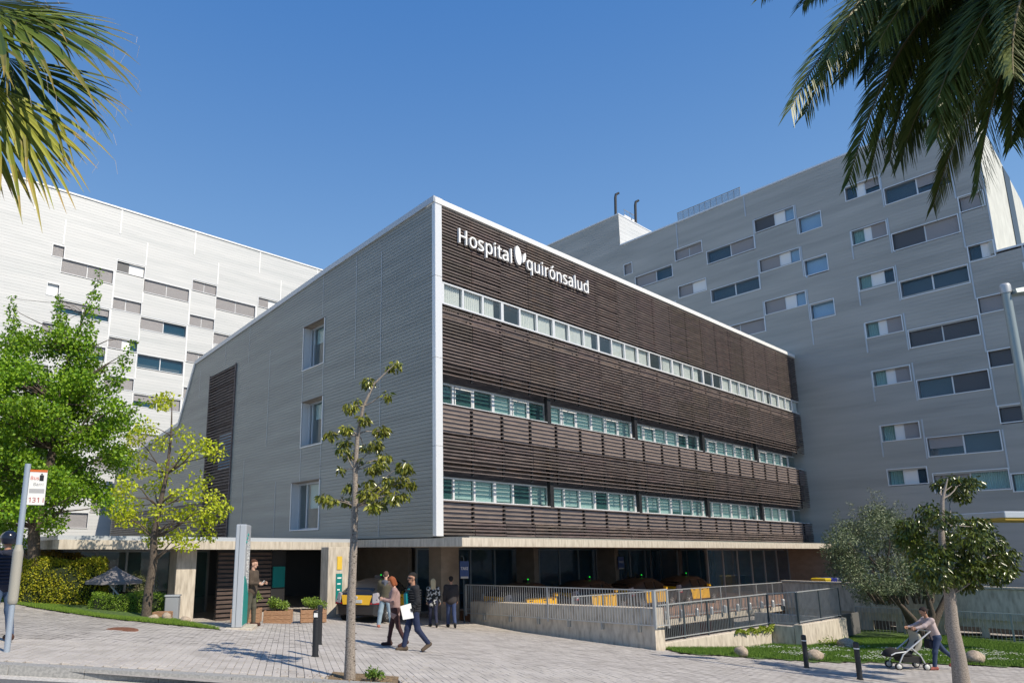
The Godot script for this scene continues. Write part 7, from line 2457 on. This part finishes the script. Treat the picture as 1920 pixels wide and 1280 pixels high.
	# hair, hood or helmet
	if look.has("hair"):
		var hr := []
		var style: String = look.get("style", "short")
		hr.append([at_h.call(0, 0.05, -0.035), at_h.call(0, 0.055, 0.015), 0.084 * k, 0.072 * k])
		hr.append([at_h.call(0, 0.0, -0.05), at_h.call(0, 0.06, -0.03), 0.068 * k, 0.08 * k])
		if style == "bob":
			for s in [-1.0, 1.0]:
				hr.append([at_h.call(s * 0.05, 0.05, -0.02), at_h.call(s * 0.062, -0.09, -0.005), 0.055 * k, 0.042 * k])
			hr.append([at_h.call(0, 0.02, -0.06), at_h.call(0, -0.10, -0.065), 0.075 * k, 0.055 * k])
		elif style == "long":
			hr.append([at_h.call(0.03, 0.02, -0.05), at_h.call(0.04, -0.24, -0.09), 0.075 * k, 0.055 * k])
			hr.append([at_h.call(-0.03, 0.02, -0.05), at_h.call(-0.04, -0.24, -0.09), 0.075 * k, 0.055 * k])
		elif style == "bun":
			hr.append([at_h.call(0, 0.02, -0.11), at_h.call(0, 0.015, -0.135), 0.042 * k, 0.035 * k])
			for s in [-1.0, 1.0]:
				hr.append([at_h.call(s * 0.05, 0.05, 0.0), at_h.call(s * 0.055, -0.02, -0.04), 0.045 * k, 0.04 * k])
		var hm := MB.new()
		var inv := hb.inverse()
		var cutf := func(p: Vector3) -> float:
			var q: Vector3 = inv * (p - head) / k
			return (q.z - 0.045 - maxf(q.y - 0.03, 0.0) * 1.4) * k # keep the face free
		skin(hm, hr, 0.013 * k, 0.025 * k, cutf)
		part("hair", hm.mesh(), look.hair, t)
	if look.has("helmet"):
		var he := MB.new()
		var inv := hb.inverse()
		var cutf := func(p: Vector3) -> float:
			var q: Vector3 = inv * (p - head) / k
			return maxf(-0.06 - q.y, (q.z - 0.06) * 0.8 - maxf(q.y - 0.02, 0.0) * 1.5) * k
		skin(he, [[at_h.call(0, 0.05, -0.03), at_h.call(0, 0.05, 0.025), 0.13 * k, 0.12 * k], [at_h.call(0, -0.02, -0.03), at_h.call(0, 0.05, -0.02), 0.115 * k, 0.12 * k]], 0.016 * k, 0.03 * k, cutf)
		part("helmet", he.mesh(), look.helmet, t)
	if look.has("hood"):
		var ho := MB.new()
		skin(ho, [[neck + Vector3(0.07, -0.03, -0.07) * k, neck + Vector3(-0.07, -0.03, -0.07) * k, 0.055 * k, 0.055 * k], [neck + Vector3(0, -0.03, -0.09) * k, neck + Vector3(0, -0.16, -0.13) * k, 0.07 * k, 0.04 * k], [neck + Vector3(0.08, -0.02, -0.05) * k, neck + Vector3(0.07, -0.06, 0.06) * k, 0.04 * k, 0.03 * k], [neck + Vector3(-0.08, -0.02, -0.05) * k, neck + Vector3(-0.07, -0.06, 0.06) * k, 0.04 * k, 0.03 * k]], 0.018 * k, 0.04 * k)
		part("hood", ho.mesh(), look.hood, t)
	t.set_meta("hand_left", arms[0][2] + arms[0][3] * 0.08 * k)
	t.set_meta("hand_right", arms[1][2] + arms[1][3] * 0.08 * k)
	return t

func cloth(r: float, g: float, b: float) -> StandardMaterial3D:
	var m := grained([[0.3, r * 0.8, g * 0.8, b * 0.8], [0.7, r * 1.15, g * 1.15, b * 1.15]], Vector3(6, 6, 6), 0.03, int(r * 900 + g * 500 + b * 100), 0.9)
	return m

func build_people() -> void:
	var tan_skin := plain(0.42, 0.22, 0.14, 0.55)
	var fair := plain(0.56, 0.34, 0.25, 0.55)
	var denim := cloth(0.035, 0.055, 0.13)
	var denim_pale := cloth(0.28, 0.37, 0.44)
	var brown_shoe := cloth(0.07, 0.03, 0.02)
	var dark := cloth(0.02, 0.02, 0.022)
	var walk := [[0.42, 0.12, 0.02], [-0.32, 0.55, 0.02]]
	var stand := [[0.06, 0.05, 0.06], [-0.06, 0.05, 0.06]]
	# couple walking to the left
	var man := person("man in black quilted jacket and teal shirt walking with white papers", on_ground(-0.22, -16.0), -1.2, 1.70, {"legs": [[-0.16, 0.52, 0.02], [0.27, 0.06, 0.02]], "arms": [[-0.12, 0.12, 0.75, 0.05], [-0.05, 0.12, 0.3, 0.0]], "lean": 0.03, "head": 0.02}, {"skin": tan_skin, "top": cloth(0.014, 0.015, 0.019), "bulk": 1.12, "quilt": true, "shirt": cloth(0.0, 0.22, 0.24), "trousers": cloth(0.016, 0.026, 0.07), "shoes": cloth(0.09, 0.065, 0.045), "hair": cloth(0.012, 0.01, 0.009), "glasses": true, "hood": cloth(0.014, 0.015, 0.019)})
	var hl: Vector3 = man.transform * (man.get_meta("hand_left") as Vector3)
	var pap := thing("paper_sheets", "white paper sheets held by the man in the quilted jacket", "paper", Transform3D(Basis(Vector3.UP, 0.35) * Basis(Vector3.BACK, 0.2), hl + Vector3(-0.05, 0.02, 0.02)))
	var pm := MB.new()
	pm.hexa([Vector3(-0.14, -0.14, 0), Vector3(0.12, -0.16, 0), Vector3(0.12, -0.16, 0.01), Vector3(-0.14, -0.14, 0.01), Vector3(-0.16, 0.17, 0.03), Vector3(0.1, 0.18, 0.03), Vector3(0.1, 0.18, 0.04), Vector3(-0.16, 0.17, 0.04)])
	part("sheets", pm.mesh(), M.sign_white, pap)
	person("red-haired woman in a pale pink jacket looking down at her hands", on_ground(-0.68, -16.75), -1.5, 1.58, {"legs": [[-0.2, 0.25, 0.02], [0.22, 0.06, 0.02]], "arms": [[0.25, 0.05, 1.5, 0.35], [0.25, 0.05, 1.5, 0.35]], "lean": 0.06, "head": 0.45}, {"skin": fair, "top": cloth(0.34, 0.22, 0.20), "bulk": 1.02, "hem": -0.14, "trousers": cloth(0.055, 0.022, 0.022), "leg_width": 0.86, "shoes": cloth(0.06, 0.025, 0.02), "boot": 0.12, "hair": cloth(0.26, 0.075, 0.025), "style": "bob"})
	# man by the taxi, seen from behind
	person("man in an olive jacket and pale jeans standing with his back turned by the taxi", on_ground(-1.26, -22.94), PI - 0.1, 1.76, {"legs": [[0.02, 0.02, 0.17], [-0.02, 0.04, 0.17]], "arms": [[0.3, 0.25, 1.3, 0.5], [0.3, 0.25, 1.3, 0.5]], "lean": 0.04, "head": 0.35}, {"skin": fair, "top": cloth(0.075, 0.068, 0.045), "bulk": 1.08, "trousers": denim_pale, "leg_width": 1.12, "shoes": cloth(0.38, 0.13, 0.09), "hair": cloth(0.10, 0.06, 0.045), "hood": cloth(0.09, 0.10, 0.13)})
	# couple going in, seen from behind
	person("blonde woman in a black and white patterned top walking into the entrance", on_ground(0.37, -25.1), PI + 0.1, 1.64, {"legs": [[0.2, 0.05, 0.01], [-0.2, 0.35, 0.01]], "arms": [[0.1, 0.15, 0.2, 0.0], [-0.05, 0.25, 0.25, -0.1]], "lean": 0.0}, {"skin": fair, "top": plain(1, 1, 1, 0.9), "top_name": "blouse", "top_colours": [Color(0.012, 0.012, 0.014), Color(0.5, 0.49, 0.47)], "hem": -0.1, "trousers": cloth(0.018, 0.022, 0.05), "leg_width": 0.9, "shoes": dark, "hair": cloth(0.50, 0.40, 0.24), "style": "long"})
	person("man in a dark shirt and blue jeans walking into the entrance", on_ground(1.05, -25.6), PI + 0.05, 1.78, {"legs": [[0.22, 0.05, 0.02], [-0.18, 0.45, 0.02]], "arms": [[-0.05, 0.22, 0.25, -0.05], [0.1, 0.2, 0.2, 0.0]], "lean": 0.02}, {"skin": tan_skin, "top": cloth(0.035, 0.03, 0.032), "bulk": 1.14, "trousers": denim, "shoes": dark, "hair": cloth(0.012, 0.011, 0.011)})
	# man behind the totem
	var tm := person("man in a brown jacket looking at a phone beside the totem sign", on_ground(-4.92, -19.6), 1.35, 1.78, {"legs": stand, "arms": [[0.2, 0.05, 1.35, 0.2], [0.15, 0.05, 1.4, 0.1]], "lean": 0.02, "head": 0.12}, {"skin": fair, "top": cloth(0.075, 0.055, 0.04), "bulk": 1.1, "trousers": cloth(0.085, 0.08, 0.058), "shoes": brown_shoe, "hair": cloth(0.075, 0.03, 0.016)})
	var h2: Vector3 = tm.transform * (tm.get_meta("hand_right") as Vector3)
	var ph := thing("mobile_phone", "pale mobile phone in the hand of the man beside the totem", "phone", Transform3D(Basis(Vector3.UP, 1.35) * Basis(Vector3.RIGHT, -0.9), h2 + Vector3(0.03, 0.03, 0.0)))
	var phm := MB.new()
	phm.cbox(Vector3(-0.036, -0.008, -0.075), Vector3(0.036, 0.002, 0.075), 0.003)
	part("case", phm.mesh(), M.sign_white, ph)
	# woman with the pushchair
	person("woman in a pale pink sweater and jeans pushing the pushchair", on_ground(14.6, -19.72), -PI / 2 - 0.12, 1.68, {"legs": [[0.28, 0.12, 0.03], [-0.55, 0.25, 0.03]], "arms": [[0.95, 0.04, 0.35, 0.0], [0.95, 0.04, 0.35, 0.0]], "lean": 0.30, "head": 0.15}, {"skin": tan_skin, "top": cloth(0.46, 0.37, 0.36), "top_name": "sweater", "bulk": 0.98, "hem": -0.06, "trousers": cloth(0.03, 0.05, 0.105), "leg_width": 0.9, "shoes": cloth(0.30, 0.09, 0.07), "hair": cloth(0.02, 0.012, 0.012), "style": "bun"})
	# at the bus stop
	person("man in a navy quilted jacket and dark helmet behind the bus stop pole", on_ground(-7.62, -12.4), -2.1, 1.82, {"legs": [[0.08, 0.05, 0.05], [-0.1, 0.08, 0.05]], "arms": [[0.1, 0.12, 0.45, 0.1], [0.05, 0.12, 0.35, 0.1]], "lean": 0.02}, {"skin": tan_skin, "top": cloth(0.016, 0.02, 0.042), "bulk": 1.1, "quilt": true, "trousers": cloth(0.06, 0.10, 0.18), "shoes": brown_shoe, "helmet": plain(0.012, 0.016, 0.03, 0.2), "hood": cloth(0.014, 0.018, 0.035)})
	person("person in a light grey jacket standing behind the helmeted man", on_ground(-8.55, -13.3), 0.9, 1.72, {"legs": stand, "arms": [[0.2, 0.1, 0.6, 0.2], [0.2, 0.1, 0.6, 0.2]], "lean": 0.02}, {"skin": fair, "top": cloth(0.36, 0.36, 0.38), "bulk": 1.08, "trousers": dark, "shoes": dark, "hair": cloth(0.05, 0.03, 0.02)})
